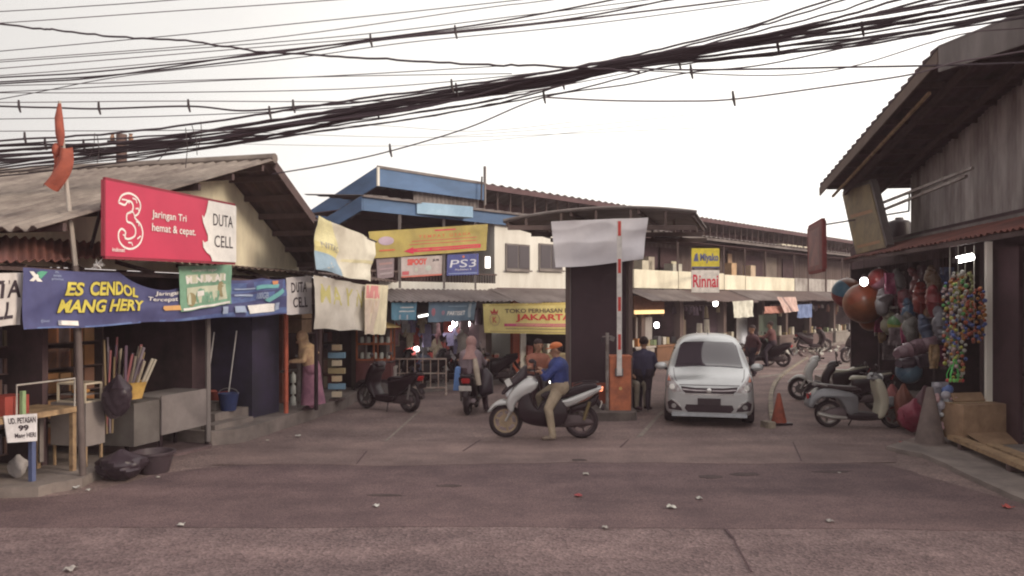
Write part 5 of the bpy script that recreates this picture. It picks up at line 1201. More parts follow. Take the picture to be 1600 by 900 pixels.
        for x in (1.33, -1.38):
            r = .30; o = MB().lathe([(.17, -.10), (.27, -.11), (.30, -.07), (.30, .07), (.27, .11), (.17, .10)], (x, s * .755, r), 28, 'y').build('wheel', RUBBER, t, True)
            rm = MB().lathe([(.19, .0), (.18, .115 * s), (.05, .11 * s)], (x, s * .755, r), 24, 'y').build('rim', M((.4, .38, .38), .35, .6), o, True)
            proj(disc(x, .30, .345, .345, 24, 0, 180) , 'wheel_arch', BKP, t, .003, 'y', 2, s * 3)
    for s in (-1, 1): proj([(s * .615, .865), (s * .66, .93), (s * .70, 1.05), (s * .688, 1.05), (s * .648, .932), (s * .603, .867)], 'hood_seam', BKP, t, .003)
    proj([(-.56, .80), (.56, .80), (.56, .811), (-.56, .811)], 'hood_seam', BKP, t, .003)
    pl = proj([(-.215, .435), (.215, .435), (.215, .56), (-.215, .56)], 'number_plate', M((.035, .03, .033), .5), t, .022)
    MB().box(2.0, 2.115, -.70, .70, .205, .27).build('bumper_lip', M((.40, .41, .44), .4, .3), t, True)
    MB().tube([(-.3, 0, 1.68), (-.42, 0, 1.78)], .008, 6).build('antenna', BLACK, t, True)
    proj([(-.05, 1.42), (.05, 1.42), (.05, 1.50), (-.05, 1.50)], 'mirror_inside', BKP, w, .008)
    return t
cr_ = car(); c0 = G(1108, 668); th = math.atan2(-c0.x, c0.y)      # nose towards the camera
hd = R_(-90) - math.atan2(c0.x, c0.y) * .95
cc = Vector((c0.x, c0.y, 0)) - Vector((math.cos(hd), math.sin(hd), 0)) * 2.1
place(cr_, cc, hd)
cr2 = dup(cr_); place(cr2, (-5.9, 22.0, 0), R_(195)); cr2['label'] = 'white car half hidden behind the hanging cloths and food cart'; cr2['category'] = 'car'; cr2.name = 'parked_car'

# ================================================================== PEOPLE
import numpy as np
def seg_mesh(mb, p0, p1, r0, r1, sx=1.0, n=12):
    p0, p1 = Vector(p0), Vector(p1); d = p1 - p0; L_ = d.length
    if L_ < 1e-4: return mb.ball(p0, r0, n, 8)
    pts = []; rs = []; dn = d / L_
    for k in range(4, 0, -1): a = math.pi / 2 * k / 4; pts.append(p0 - dn * r0 * math.sin(a) * .98); rs.append(max(.002, r0 * math.cos(a)))
    for k in range(5): pts.append(p0.lerp(p1, k / 4)); rs.append(r0 + (r1 - r0) * k / 4)
    for k in range(1, 5): a = math.pi / 2 * k / 4; pts.append(p1 + dn * r1 * math.sin(a) * .98); rs.append(max(.002, r1 * math.cos(a)))
    return mb.tube(pts, rs, n)
def person(label, J, mats, head='bare', hairm=None, bulk=1.13, female=False, parts=(), grip=True, loc=(0, 0, 0), rz=0, name='person', hold=()):
    """J: joints in local metres (x forward, y left, z up); mats: shirt, trousers, shoes, sleeve ('long'/'short')"""
    t = thing(name, label, 'person'); segs = []
    def S_(a, b, r0, r1, tg):
        if tg in ('shirt', 'pants'): r0 *= bulk; r1 *= bulk
        segs.append((Vector(a), Vector(b), r0, r1, tg))
    pe, ch, ne, hd_ = (Vector(J[k]) for k in ('pelvis', 'chest', 'neck', 'head'))
    up = (ne - pe).normalized(); side = Vector(J.get('side', (0, 1, 0)))
    sw = .165 if female else .185
    for s in (-1, 1):
        S_(pe + side * s * .085, ch + side * s * .095, .125, .125, 'shirt')
        S_(pe + side * s * .085 - up * .02, pe + side * s * .09 + up * .03, .13, .13, 'pants')
    S_(pe, ch, .13, .145, 'shirt'); S_(ch - side * sw * .8, ch + side * sw * .8, .105, .105, 'shirt'); S_(ch, ne - up * .03, .11, .06, 'shirt'); S_(ne - up * .04, hd_ - up * .04, .056, .054, 'skin')
    f = Vector(J.get('face', (1, 0, 0))).normalized()
    S_(hd_ + up * .03 - f * .015, hd_ + up * .035 - f * .01, .098, .098, 'skin'); S_(hd_ - up * .02 + f * .015, hd_ - up * .07 + f * .04, .075, .048, 'skin')
    S_(hd_ - up * .0 + f * .09, hd_ - up * .03 + f * .113, .012, .02, 'skin')
    fs_ = f.cross(up).normalized()
    for s in (-1, 1):
        S_(hd_ + fs_ * s * .09 - up * .005, hd_ + fs_ * s * .096 + up * .03, .014, .018, 'skin')
    sl = mats.get('sleeve', 'long')
    for k, s in (('L', 1), ('R', -1)):
        sh = Vector(J['sh' + k]) if 'sh' + k in J else ch + side * s * sw + up * .04
        el, ha = Vector(J['el' + k]), Vector(J['ha' + k])
        S_(sh, el, .062, .047, 'shirt'); S_(el, ha, .045, .032, 'shirt' if sl == 'long' else 'skin')
        hp = Vector(J['hip' + k]) if 'hip' + k in J else pe + side * s * .095
        kn, an = Vector(J['kn' + k]), Vector(J['an' + k]); ft = Vector(J.get('toe' + k, an + Vector((.16, 0, -.04))))
        S_(hp, kn, .098, .066, 'pants'); S_(kn, an, .064, .046, 'pants' if mats.get('long', True) else 'skin')
        S_(an + Vector((-.02, 0, -.03)), ft, .042, .036, 'shoe')
        dh = (ha - el).normalized(); S_(ha, ha + dh * .06, .03, .034, 'skin')
    mb = MB()
    for a, b, r0, r1, tg in segs: seg_mesh(mb, a, b, r0, r1)
    # eyes carved later; voxel union
    o = mb.build('body_tmp', None, None, True); md = o.modifiers.new('r', 'REMESH'); md.mode = 'VOXEL'; md.voxel_size = .014; md.use_smooth_shade = True
    sm = o.modifiers.new('s', 'SMOOTH'); sm.iterations = 3; sm.factor = .5
    dg = bpy.context.evaluated_depsgraph_get(); dg.update(); me = bpy.data.meshes.new_from_object(o.evaluated_get(dg)); bpy.data.objects.remove(o)
    bm = bmesh.new(); bm.from_mesh(me)
    # hands: five fingers each, rooted in the palm
    hb = MB()
    for k, s in (('L', 1), ('R', -1)):
        el, ha = Vector(J['el' + k]), Vector(J['ha' + k]); dh = (ha - el).normalized(); ax = dh.cross(Vector((0, 0, 1))).normalized() if abs(dh.z) < .9 else Vector((0, 1, 0)); dn = ax.cross(dh).normalized() * -1
        if dn.z > 0: dn = -dn
        if abs(dh.z) > .9: dn = Vector((.3, -s * 1, 0)).normalized(); ax = Vector((1, 0, 0))
        pal = ha + dh * .07
        for q, ln in enumerate((.058, .068, .064, .05)):
            b0 = pal + ax * (q - 1.5) * .019; c1 = b0 + dh * ln * .55 + dn * (.012 if not grip else .02); c2 = c1 + (dh * .2 + dn * .9).normalized() * ln * (.75 if grip else .3) + (dh * .0 if grip else dh * ln * .4)
            hb.tube([b0 - dh * .02, b0, c1, c2], [.011, .0105, .0095, .0075], 6)
        tb_ = ha + dh * .03 + ax * s * .03; hb.tube([ha + dh * .02 + ax * s * .02, tb_ + ax * s * .015 + dh * .02, tb_ + ax * s * .012 + dh * .05 + dn * .02], [.013, .012, .009], 6)
    K0 = len(me.vertices); me2 = bpy.data.meshes.new('h'); me2.from_pydata(hb.v, [], hb.f); bm.from_mesh(me2); bm.to_mesh(me); bm.free()
    order = ['shirt', 'pants', 'skin', 'shoe']; A = np.array([s_[0] for s_ in segs]); B = np.array([s_[1] for s_ in segs]); R0 = np.array([s_[2] for s_ in segs]); R1 = np.array([s_[3] for s_ in segs]); TG = np.array([order.index(s_[4]) for s_ in segs])
    C = np.array([p.center[:] for p in me.polygons]); AB = B - A; LL = np.maximum((AB ** 2).sum(1), 1e-9)
    T = np.clip(((C[:, None, :] - A[None]) * AB[None]).sum(2) / LL[None], 0, 1); D = np.linalg.norm(C[:, None, :] - (A[None] + T[..., None] * AB[None]), axis=2) - (R0 + (R1 - R0) * T)
    idx = TG[D.argmin(1)]
    fin = np.array([min(p.vertices) >= K0 for p in me.polygons]); idx[fin] = 2
    me.materials.clear()
    for k in order: me.materials.append(SKIN if k == 'skin' else mats[k])
    me.polygons.foreach_set('material_index', idx.astype('i')); me.polygons.foreach_set('use_smooth', [True] * len(me.polygons)); me.update()
    b = bpy.data.objects.new('body', me); COL.objects.link(b); b.parent = t
    EY = M((.02, .015, .015), .3, var=0)
    for s in (-1, 1): MB().ball(hd_ + f * .088 + fs_ * s * .034 + up * .012, (.012, .012, .01), 8, 6).build('eye', EY, t, True)
    MB().cbox(hd_ + f * .096 - up * .062, (.012, .045, .010), rz=math.atan2(f.y, f.x)).build('mouth', M((.25, .08, .07), .5), t)
    hm = hairm or M((.02, .014, .012), .7, var=.1)
    rot = Vector((0, 0, 1)).rotation_difference(up).to_matrix()
    if head in ('bare', 'cap', 'helmet'):
        mb = MB(); mb.ball(hd_ + up * .055 - f * .028, (.108, .102, .10), 18, 12, rot); mb.build('hair', hm, t, True)
    if head == 'cap':
        m = M((.50, .14, .05), .7, var=.1); cb = MB().ball(hd_ + up * .085 - f * .01, (.118, .110, .075), 18, 12, rot).build('cap', m, t, True)
        c = hd_ + up * .07 + f * .12; vs_ = []
        def br_(u, v):
            a = R_(-70 + 140 * u); q = hd_ + up * (.065 - .012 * v) + f * (.10 * math.cos(a) + .085 * v * math.cos(a * .8)) + fs_ * (.10 * math.sin(a) * (1 - .1 * v)); return q
        MB().slab(br_, 12, 4, .008).build('brim', m, cb, True)
    if head == 'hijab':
        m = mats['hijab']; mb = MB(); mb.ball(hd_ + up * .03 - f * .03, (.118, .118, .135), 18, 12, rot); mb.build('hijab', m, t, True)
        c = hd_ - up * .09; mb = MB(); mb.tube([hd_ - up * .03 - f * .03, hd_ - up * .11 - f * .02, ch + up * .06 - f * .0, ch - up * .09], [.10, .11, .18, .215], 16); mb.build('hijab_drape', m, t, True)
    for nm, mbp, m in parts: mbp.build(nm, m, t, True)
    for c in t.children: pass
    t.location = loc; t.rotation_euler = (0, 0, rz); return t
KH = M((.33, .26, .19), .85, scale=5, bump=.9); BLUJ = M((.035, .05, .19), .8, scale=4, bump=.9, c2=(.026, .035, .12)); SHO = M((.12, .09, .08), .7)
# rider of the silver scooter, seat height .80, left foot on the ground
def ride(foot='L', lean=0.1, hy=.34, hz=1.10, hx=.12, seat=.80, px=-.28, look=(1, 0, 0), both=False):
    J = dict(pelvis=(px, 0, seat + .12), chest=(px + lean * .7, 0, seat + .46), neck=(px + lean, 0, seat + .60), head=(px + lean + .03, 0, seat + .74), face=look)
    for k, s in (('L', 1), ('R', -1)):
        J['el' + k] = (px + .26, s * .26, seat + .28); J['ha' + k] = (hx - .09, s * (hy - .05), hz + .05)
        if foot == k or both:
            J['kn' + k] = (px + .20, s * .26, .55); J['an' + k] = (px + .12, s * .32, .09); J['toe' + k] = (px + .28, s * .34, .05)
        else:
            J['kn' + k] = (px + .36, s * .20, seat - .10); J['an' + k] = (px + .30, s * .18, .36); J['toe' + k] = (px + .46, s * .19, .31)
    return J
r1 = person('man in orange cap, blue jacket and khaki trousers astride the silver scooter', ride('L', .04, look=(1, .1, -.1)), dict(shirt=BLUJ, pants=KH, shoe=M((.20, .15, .12), .7)), 'cap', bulk=1.26); r1.location = s1.location; r1.rotation_euler = s1.rotation_euler
PNK = M((.27, .14, .14), .85, scale=5); DKR = M((.05, .035, .04), .85, scale=4)
r2 = person('woman in pink hijab and dark clothes riding the black scooter away', ride('R', .08, .34, 1.03, .16, .76, -.25), dict(shirt=M((.20, .15, .17), .85, scale=5), pants=DKR, shoe=DKR, hijab=M((.33, .19, .18), .85, scale=5)), 'hijab', female=True, bulk=1.25); r2.location = s3.location; r2.rotation_euler = s3.rotation_euler
BRS = M((.26, .10, .07), .85, scale=5)
r3 = person('person in brown-red shirt on the black scooter behind the orange-capped man', ride('L', .06, .34, 1.03, .16, .76, -.25), dict(shirt=BRS, pants=DKR, shoe=DKR), 'bare'); r3.location = s4.location; r3.rotation_euler = s4.rotation_euler
# walking man
NV = M((.035, .04, .07), .85, scale=4); NV2 = M((.024, .022, .03), .85, scale=4)
Jw = dict(pelvis=(0, 0, .86), chest=(.01, 0, 1.20), neck=(.02, 0, 1.36), head=(.03, 0, 1.49), elL=(-.08, .27, 1.04), haL=(.0, .28, .82), elR=(.03, -.27, 1.04), haR=(.16, -.22, .88), knL=(.10, .09, .48), anL=(.02, .09, .08), knR=(.0, -.09, .47), anR=(-.16, -.09, .12), toeR=(-.02, -.09, .05))
g = G(1006, 642); r4 = person('man in dark navy clothes walking away between booth and silver car', Jw, dict(shirt=NV, pants=NV2, shoe=NV2), 'bare', loc=(g.x, g.y, 0), rz=R_(80))
# attendant behind the barrier
Ja = dict(pelvis=(0, 0, .60), chest=(.05, 0, .95), neck=(.08, 0, 1.10), head=(.12, 0, 1.22), elL=(.12, .27, .82), haL=(.32, .2, .78), elR=(.12, -.27, .82), haR=(.32, -.2, .78), knL=(.42, .12, .58), anL=(.42, .13, .1), knR=(.42, -.12, .58), anR=(.42, -.13, .1))
r5 = person('person in a blue jacket seated behind the orange barrier box', Ja, dict(shirt=M((.05, .08, .2), .8), pants=M((.24, .2, .16), .8), shoe=DKR), 'bare', loc=(W(983, 600, 17.9).x, 17.9, .02), rz=R_(-60))
stl = thing('stool', 'low plastic stool under the seated attendant', 'stool'); MB().lathe([(.17, .0), (.14, .45), (.15, .47), (.0, .47)], (W(983, 600, 17.9).x, 17.9, .0), 16).build('stool_body', BLUED, stl, True); MB().lathe([(.16, 0), (.16, .02)], (W(983, 600, 17.9).x, 17.9, .475), 16).build('seat', BLUED, stl, True); finish(stl)
# woman at the pavement
Jb = dict(pelvis=(0, 0, .84), chest=(.08, 0, 1.16), neck=(.14, 0, 1.30), head=(.20, 0, 1.42), face=(1, 0, -.4), elL=(.16, .24, 1.0), haL=(.36, .14, .98), elR=(.16, -.24, 1.0), haR=(.36, -.14, .98), knL=(.03, .09, .46), anL=(.0, .09, .08), knR=(-.0, -.09, .46), anR=(-.06, -.09, .08))
SK = M((.34, .16, .22), .85, scale=4, c2=(.2, .09, .14)); GH = M((.50, .35, .20), .8, scale=6, c2=(.36, .2, .14))
skirt = MB().tube([(0, 0, .98), (0, 0, .84), (-.01, 0, .5), (-.03, 0, .12)], [.135, .175, .20, .25], 18)
g = G(487, 640, .24); r6 = person('woman in yellow-pink hijab and long mauve skirt standing on the pavement', Jb, dict(shirt=GH, pants=SK, shoe=DKR, hijab=GH), 'hijab', female=True, loc=(g.x, g.y, .24), rz=R_(195), parts=[('skirt', skirt, SK)])
# far people
g = G(1176, 588); r7 = person('person in dark clothes beside the stall beyond the silver car', Jw, dict(shirt=M((.06, .03, .032), .8), pants=NV2, shoe=NV2), 'bare', loc=(g.x, g.y, 0), rz=R_(200))
g = G(1196, 572); r8 = person('person in a red-brown shirt seated on the dark scooter before the pale wall', ride('L', .06, .34, 1.03, .16, .76, -.25), dict(shirt=M((.10, .045, .04), .8), pants=NV2, shoe=NV2), 'bare', loc=(g.x, g.y, 0), rz=R_(150))
s8 = dup(s2); place(s8, (g.x, g.y, 0), R_(150)); s8['label'] = 'dark scooter under the person in the red-brown shirt'; s8['group'] = grp
g = G(1382, 596); r9 = person('dark-clad person standing at the toy shop front behind the balls', Jw, dict(shirt=NV2, pants=NV2, shoe=NV2), 'bare', loc=(g.x + .3, g.y + .4, .0), rz=R_(170))
# carried load of the woman rider: blue bag, tan roll
bgm = MB().hexa([V(*p) for p in ((-.5, .20, .50), (-.25, .20, .52), (-.25, .34, .52), (-.5, .34, .50), (-.48, .20, .98), (-.22, .20, 1.0), (-.22, .30, 1.0), (-.48, .30, .98))])
ob = bgm.build('shopping_bag', M((.10, .19, .42), .6, scale=5), None); tag(ob, 'blue shopping bag hanging off the pink-hijab rider', 'bag'); ob.location = s3.location; ob.rotation_euler = s3.rotation_euler
ob = MB().tube([(-.52, -.22, .62), (-.46, -.16, .95), (-.42, -.12, 1.18)], [.06, .065, .045], 10).build('cloth_roll', M((.42, .34, .28), .8), None, True); tag(ob, 'tan cloth roll slung on the back of the pink-hijab rider', 'cloth'); ob.location = s3.location; ob.rotation_euler = s3.rotation_euler
ob = MB().tube([(-.38, -.22, .42), (-.34, -.34, .50), (-.30, -.36, .80), (-.28, -.30, .95)], [.10, .19, .14, .07], 12).build('black_bag', PLB, None, True); tag(ob, 'bulging black bag on the far side of the pink-hijab rider', 'bag'); ob.location = s3.location; ob.rotation_euler = s3.rotation_euler
# lit headlights of the second scooter: one twin lamp
tw = thing('headlight_pair', 'twin lit white headlamps of the scooter behind the orange-capped man', 'headlight')
q = W(865, 597, 15.55)
for dx in (-.045, .045):
    h_ = MB().ball(q + V(dx, 0, 0), (.04, .03, .035), 12, 8).build('lamp_lens', lamp((1, .97, .9), 6), tw, True)
MB().cbox(q + V(0, .05, 0), (.24, .08, .12)).build('lamp_housing', BLACK, tw); finish(tw)
# ================================================================== OVERHEAD CABLES
CB = M((.05, .045, .052), .7, var=.1); CBT = M((.10, .09, .095), .7, var=.1); CBL = M((.22, .2, .2), .7, var=.1)
def cab_pt(x, y, dY=0): return W(x, y, 12.0 - 2.6 * x / 1600 + dY)
def cable(pts, r, label, m=CB, group=None, clips=(), dY=0, name='overhead_cable', wig=0.0, seed=0):
    r_ = random.Random(seed); p = list(pts)
    a, b = p[0], p[1]; s = (b[1] - a[1]) / (b[0] - a[0]); 
    if a[0] <= 5: p = [(-500, a[1] - s * 500 - 4)] + p
    a, b = p[-2], p[-1]; s = (b[1] - a[1]) / (b[0] - a[0])
    if b[0] >= 1500 or b[1] <= 8: p = p + [(b[0] + 450, b[1] + s * 450 - 5)]
    q = curve2(p, 8); w = []
    for i, (x, y) in enumerate(q): w.append(cab_pt(x, y + (r_.uniform(-wig, wig) if wig else 0), dY))
    o = tag(MB().tube(w, r * (.88 if r < .018 else .72), 6).build(name, m, None, True), label, 'cable', group)
    for cx in clips:
        k = min(range(len(q)), key=lambda i: abs(q[i][0] - cx)); c = w[k]
        MB().tube([c + V(.02, 0, -.085), c + V(0, -.01, 0), c + V(-.01, 0, .10)], [.012, .02, .014], 6).build('clip', BLACK, o, True)
    return finish(o)
N_ = 0
# upper fan of thin wires
G1_ = 'thin wires fanning across the upper sky'
fan = [((0, 18), (130, 10), (270, 0)), ((0, 36), (260, 18), (520, 0)), ((0, 80), (400, 43), (810, 0)), ((0, 94), (400, 62), (760, 12), (860, 0)), ((0, 97), (500, 60), (800, 26), (1010, 0)), ((0, 107), (500, 66), (820, 40), (1130, 2)),
       ((0, 144), (300, 128), (530, 118), (800, 102)), ((0, 134), (500, 120), (800, 115)), ((0, 155), (200, 118), (450, 92), (640, 66), (900, 40), (1200, 0)), ((0, 118), (250, 98), (600, 60), (900, 22), (1050, 0)), ((0, 145), (300, 144), (560, 138), (800, 118), (1000, 92)), ((0, 160), (250, 158), (600, 158), (800, 146), (1000, 110)),
       ((0, 186), (300, 180), (560, 165), (760, 135)), ((0, 205), (400, 200), (700, 170), (900, 128))]
for k, f in enumerate(fan): cable(f, .0075, 'thin black wire in the fan of wires crossing the upper sky', CBT if k % 2 else CB, G1_, dY=.1 * (k % 5), seed=k)
G2_ = 'medium wires in the upper bunch'
for k, f in enumerate((((0, 121), (150, 112), (400, 86), (575, 62), (800, 30), (1100, -30)), ((0, 128), (200, 115), (450, 85), (600, 62), (800, 42), (1150, 0)), ((0, 131), (160, 120), (400, 84), (560, 66), (720, 48), (900, 28), (1100, -12)))):
    cable(f, .013, 'black wire in the bunch that climbs from the left edge to the top middle', CB, G2_, clips=((575, 725) if k == 1 else ()), dY=.15 * k)
cable([(0, 38), (90, 47), (185, 58), (290, 63), (400, 80), (500, 86), (620, 93), (750, 101), (850, 103), (1000, 112)], .017, 'wavy twisted black cable descending from the upper corner into the main bundle', CB, wig=1.2, seed=3)
cable([(0, 166), (80, 168), (155, 170), (295, 166), (380, 173), (470, 166), (560, 160), (700, 140), (860, 118)], .016, 'clipped black cable running level from the flag to the main bundle', CB, clips=(17, 156, 296, 459), seed=4)
# the main bundle
GB = 'cables of the main overhead bundle'
bund = [(((0, 220), (200, 206), (400, 180), (560, 155), (760, 128), (1000, 88), (1250, 42), (1420, -5)), .022), (((0, 228), (200, 222), (400, 192), (570, 165), (800, 128), (1000, 94), (1230, 50), (1500, -5)), .026), (((0, 236), (150, 226), (350, 214), (570, 170), (800, 132), (1000, 98), (1200, 62), (1400, 30), (1560, -5)), .03),
        (((0, 243), (220, 230), (420, 200), (580, 172), (800, 136), (1000, 100), (1200, 66), (1400, 38), (1640, -5)), .03), (((0, 250), (200, 236), (420, 212), (590, 176), (800, 142), (1000, 104), (1190, 76), (1400, 52), (1640, 6)), .024), (((0, 256), (240, 226), (440, 208), (600, 178), (820, 136), (1000, 102), (1180, 88), (1400, 62), (1640, 8)), .02),
        (((0, 262), (300, 222), (500, 190), (620, 176), (820, 130), (1000, 97), (1200, 58), (1330, 30), (1460, -5)), .022), (((0, 266), (300, 232), (500, 200), (700, 168), (820, 146), (1000, 105), (1260, 78), (1440, 48), (1640, 14)), .014), (((0, 270), (260, 240), (500, 206), (680, 180), (900, 140), (1050, 103), (1240, 82), (1640, 20)), .012),
        (((0, 276), (200, 252), (420, 216), (640, 186), (800, 156), (930, 118), (1100, 70), (1300, 20), (1380, -5)), .014), (((0, 258), (300, 214), (600, 168), (850, 122), (1000, 90), (1160, 48), (1300, 6)), .014), (((0, 247), (300, 208), (600, 163), (880, 108), (1000, 84), (1140, 50), (1290, 2)), .02)]
for k, (f, r) in enumerate(bund): cable(f, r, 'thick black cable packed in the main bundle that sweeps up across the sky', CB, GB, clips=[(40, 420, 715), (80, 700), (135,), (290, 1335), (160, 585, 1210), (205,), (), (880, 1047), (), (), (615,), ()][k], dY=.06 * k, wig=1.0, seed=20 + k)
for k in range(5):
    f = [(0, 226 + 9 * k), (300, 208 + 5 * k), (640, 172 - k * 3), (850, 120 + k * 4), (1000, 92 + k * 3), (1250, 44 + k * 8), (1540 + 20 * k, -5 + 5 * k)]
    cable(f, .018, 'thick black cable packed in the main bundle that sweeps up across the sky', CB, GB, dY=.05 * k + .03, wig=.8, seed=60 + k)
cable([(425, 272), (520, 256), (610, 236), (730, 200), (850, 152), (980, 132), (1080, 113), (1200, 100), (1400, 58), (1600, 28)], .011, 'single wire rising from the grey roof peak to cross below the bundle', CB, clips=(608, 852, 1078), dY=.2)
cable([(852, 152), (950, 157), (1060, 158), (1146, 155), (1290, 136), (1420, 117), (1500, 96), (1600, 80)], .012, 'slack grey wire sagging from the bundle to the corner shop roof', CBT, clips=(1146,), dY=-.3)
cable([(980, 106), (1060, 109), (1180, 108), (1320, 105), (1432, 103), (1600, 98)], .014, 'straight black cable running level into the corner shop roof edge', CB)
cable([(1000, 110), (1200, 118), (1330, 104), (1500, 54), (1640, 40)], .009, 'thin wire looping below the level cable towards the corner shop roof', CBT, dY=.2)
GF = 'faint distant wires'
for k, f in enumerate((((340, 205), (600, 214), (800, 212), (1090, 200)), ((380, 225), (620, 228), (800, 216), (1000, 196)), ((350, 214), (560, 196), (740, 205), (900, 190)), ((690, 214), (900, 198), (1070, 180)))): cable(f, .004, 'faint thin wire low in the middle sky', CBL, GF, dY=1 + .2 * k)
ft = thing('cable_tails', 'tangle of loose cut wire ends dangling from the bundle above the grey roof', 'wires')
for x, y0, x1, y1 in ((148, 208, 140, 245), (152, 212, 152, 255), (300, 196, 308, 242), (290, 200, 290, 262), (265, 226, 246, 252), (314, 190, 310, 230)): MB().tube([cab_pt(x, y0, -.05), cab_pt((x + x1) / 2 + 3, (y0 + y1) / 2, -.05), cab_pt(x1, y1, -.05)], .006, 5).build('wire_end', BLACK, ft, True)
finish(ft)
up = thing('utility_pole', 'short dark utility pole top with insulators behind the grey roof ridge', 'utility pole')
q = W(190, 262, 17.5); MB().tube([(q.x, q.y, 0), (q.x, q.y, W(0, 210, 17.5).z)], .11, 12).build('shaft', M((.14, .09, .08), .9), up, True)
MB().beam((q.x - .3, q.y, W(0, 222, 17.5).z), (q.x + .3, q.y, W(0, 222, 17.5).z), .07).build('cross_arm', BLACK, up)
for s in (-.2, .2): MB().lathe([(.04, 0), (.06, .05), (.03, .12), (.05, .15)], (q.x + s, q.y, W(0, 222, 17.5).z + .03), 10).build('insulator', M((.3, .16, .1), .3), up, True)
finish(up)
finish(tag(MB().tube([Mf.w(752, 312, .8), Mf.w(753, 276, .8)], .03, 6).build('roof_aerial', BLACK, None, True), 'short vertical aerial rod at the end of the blue fascia', 'aerial'))

# ================================================================== CONES, CARDBOARD, PLANKS
def cone(name, label, q, h, r, m, mb_, base):
    t = thing(name, label, 'traffic cone'); MB().lathe([(r, .04), (r * .88, .12), (r * .2, h), (r * .16, h + .012), (.004, h + .012)], (0, 0, 0), 24).build('cone_body', m, t, True)
    b = MB(); b.box(-base, base, -base, base, 0, .045); b.build('base', mb_, t); place(t, q, .2); return t
g = G(1217, 663); c1_ = cone('traffic_cone', 'small faded red-orange cone on the parking bay kerb', (g.x, g.y, 0), .60, .15, M((.30, .07, .042), .8, scale=5, c2=(.18, .05, .035)), BLACK, .19)
g = G(1453, 698); c2_ = cone('traffic_cone', 'big grimy grey cone with red edged base at the corner of the toy shop', (g.x, g.y, 0), .98, .26, M((.16, .12, .11), .85, scale=3, c2=(.10, .075, .072)), M((.30, .04, .045), .7), .33)
MB().box(-.30, .30, -.30, .30, .0455, .075).build('base_pad', M((.16, .12, .11), .85), c2_)
g = G(1200, 668); blk = tag(MB().cbox((g.x, g.y, .06), (.16, .26, .12), rz=.3).build('kerb_stone', KERBM), 'loose cream painted kerb stone beside the small cone', 'kerb stone'); finish(blk)
bx_ = thing('cardboard_box', 'large brown cardboard box with open flap standing on the shop edge beside the grey cone', 'box')
q = Rf.w(1522, 672, -.45); q.z = .165; MB().cbox(q + V(0, 0, .29), (.85, .5, .58), rz=R_(12)).build('box_body', CARD, bx_)
MB().cbox(q + V(.1, -.42, .06), (.75, .4, .012), rz=R_(12), rx=R_(18)).build('flap', CARD, bx_); MB().cbox(q + V(-.05, 0, .585), (.85, .08, .006), rz=R_(12)).build('tape', M((.42, .3, .18), .4), bx_)
MB().cbox(q + V(-.05, .1, .66), (.6, .02, .16), rz=R_(12), rx=R_(-35)).build('flap', CARD, bx_); finish(bx_)
for k, (dd_, lab) in enumerate(((-.95, 'outer long wooden plank on blocks along the edge of the corner shop'), (-.68, 'inner long wooden plank along the edge of the corner shop'))):
    a0 = Rf.s(1480 + 60 * k, dd_); o = MB().hexa([Rf.P(a, d_, z) for z in (.17, .235) for a, d_ in ((a0, dd_), (a0 + 8, dd_), (a0 + 8, dd_ + .2), (a0, dd_ + .2))]).build('plank', WOOD); tag(o, lab, 'plank', 'planks along the shop edge'); finish(o)
tr = thing('plank_rest', 'row of low blocks holding the wooden planks off the pavement', 'block')
for k in range(5): a = Rf.s(1486, -.95) + .2 + k * 1.6; MB().hexa([Rf.P(a + x, y, z) for z in (.05, .168) for x, y in ((0, -.93), (.12, -.93), (.12, -.4), (0, -.4))]).build('block', WOODD, tr)
finish(tr)
# toy pack in plastic leaning by the cone
tp = thing('toy_pack', 'clear plastic pack of blue, white and pink toys hung beside the grey cone', 'toy pack')
q = Rf.w(1474, 640, -.9)
for k in range(16):
    MB().ball(q + V(rnd.uniform(-.15, .15), rnd.uniform(-.08, .08), rnd.uniform(-.4, .42)), (rnd.uniform(.04, .1), .05, rnd.uniform(.04, .1)), 8, 6).build('toy', plain([(.35, .33, .38), (.1, .15, .35), (.45, .28, .3), (.4, .4, .42)][k % 4], .3), tp, True)
MB().cbox(q + V(0, .1, 0), (.32, .015, .9), rz=.2).build('backing_card', M((.3, .29, .33), .4, scale=6), tp); finish(tp)

# ================================================================== TOYS AT THE CORNER SHOP
def zA(): return zav - .08
def string(top, bottom, parent): MB().tube([top, bottom], .003, 4).build('string', M((.12, .10, .10), .7), parent)
def beach_ball(px, py, d, r, cols, label):
    q = Rf.w(px, py, d); t = thing('beach_ball', label, 'beach ball', 'balls hung at the toy shop'); mb = MB(); nu, nv = 24, 14
    s = MB().ball(q, r, nu, nv, Matrix.Rotation(rnd.uniform(0, 3), 3, 'X') @ Matrix.Rotation(rnd.uniform(0, 3), 3, 'Y'))
    ms = [M(tuple(x * .5 for x in c), .3, var=.3, scale=2.5) for c in cols]; s.mats = ms  # ball colours darkened to carry the shade under the awning
    for i, f in enumerate(s.f): s.m[i] = ((min(v % nu for v in f)) * len(ms) * 2 // nu) % len(ms)
    s.build('ball', None, t, True); string(V(q.x, q.y, zA()), q + V(0, 0, r * .97), t); MB().lathe([(.02, r * .98), (.03, r + .01), (.004, r + .02)], q, 10).build('valve', TW, t); finish(t)
OR, RD, BL_, PK, WT, YE, GR_ = (.36, .12, .055), (.38, .05, .05), (.12, .28, .42), (.5, .22, .28), (.5, .46, .46), (.5, .45, .12), (.12, .3, .1)
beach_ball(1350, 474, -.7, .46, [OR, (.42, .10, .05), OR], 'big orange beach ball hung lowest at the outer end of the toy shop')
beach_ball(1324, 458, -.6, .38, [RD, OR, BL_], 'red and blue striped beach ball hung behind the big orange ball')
beach_ball(1374, 436, -.5, .24, [RD, PK, RD], 'dusky red ball hung above the silver balloons')
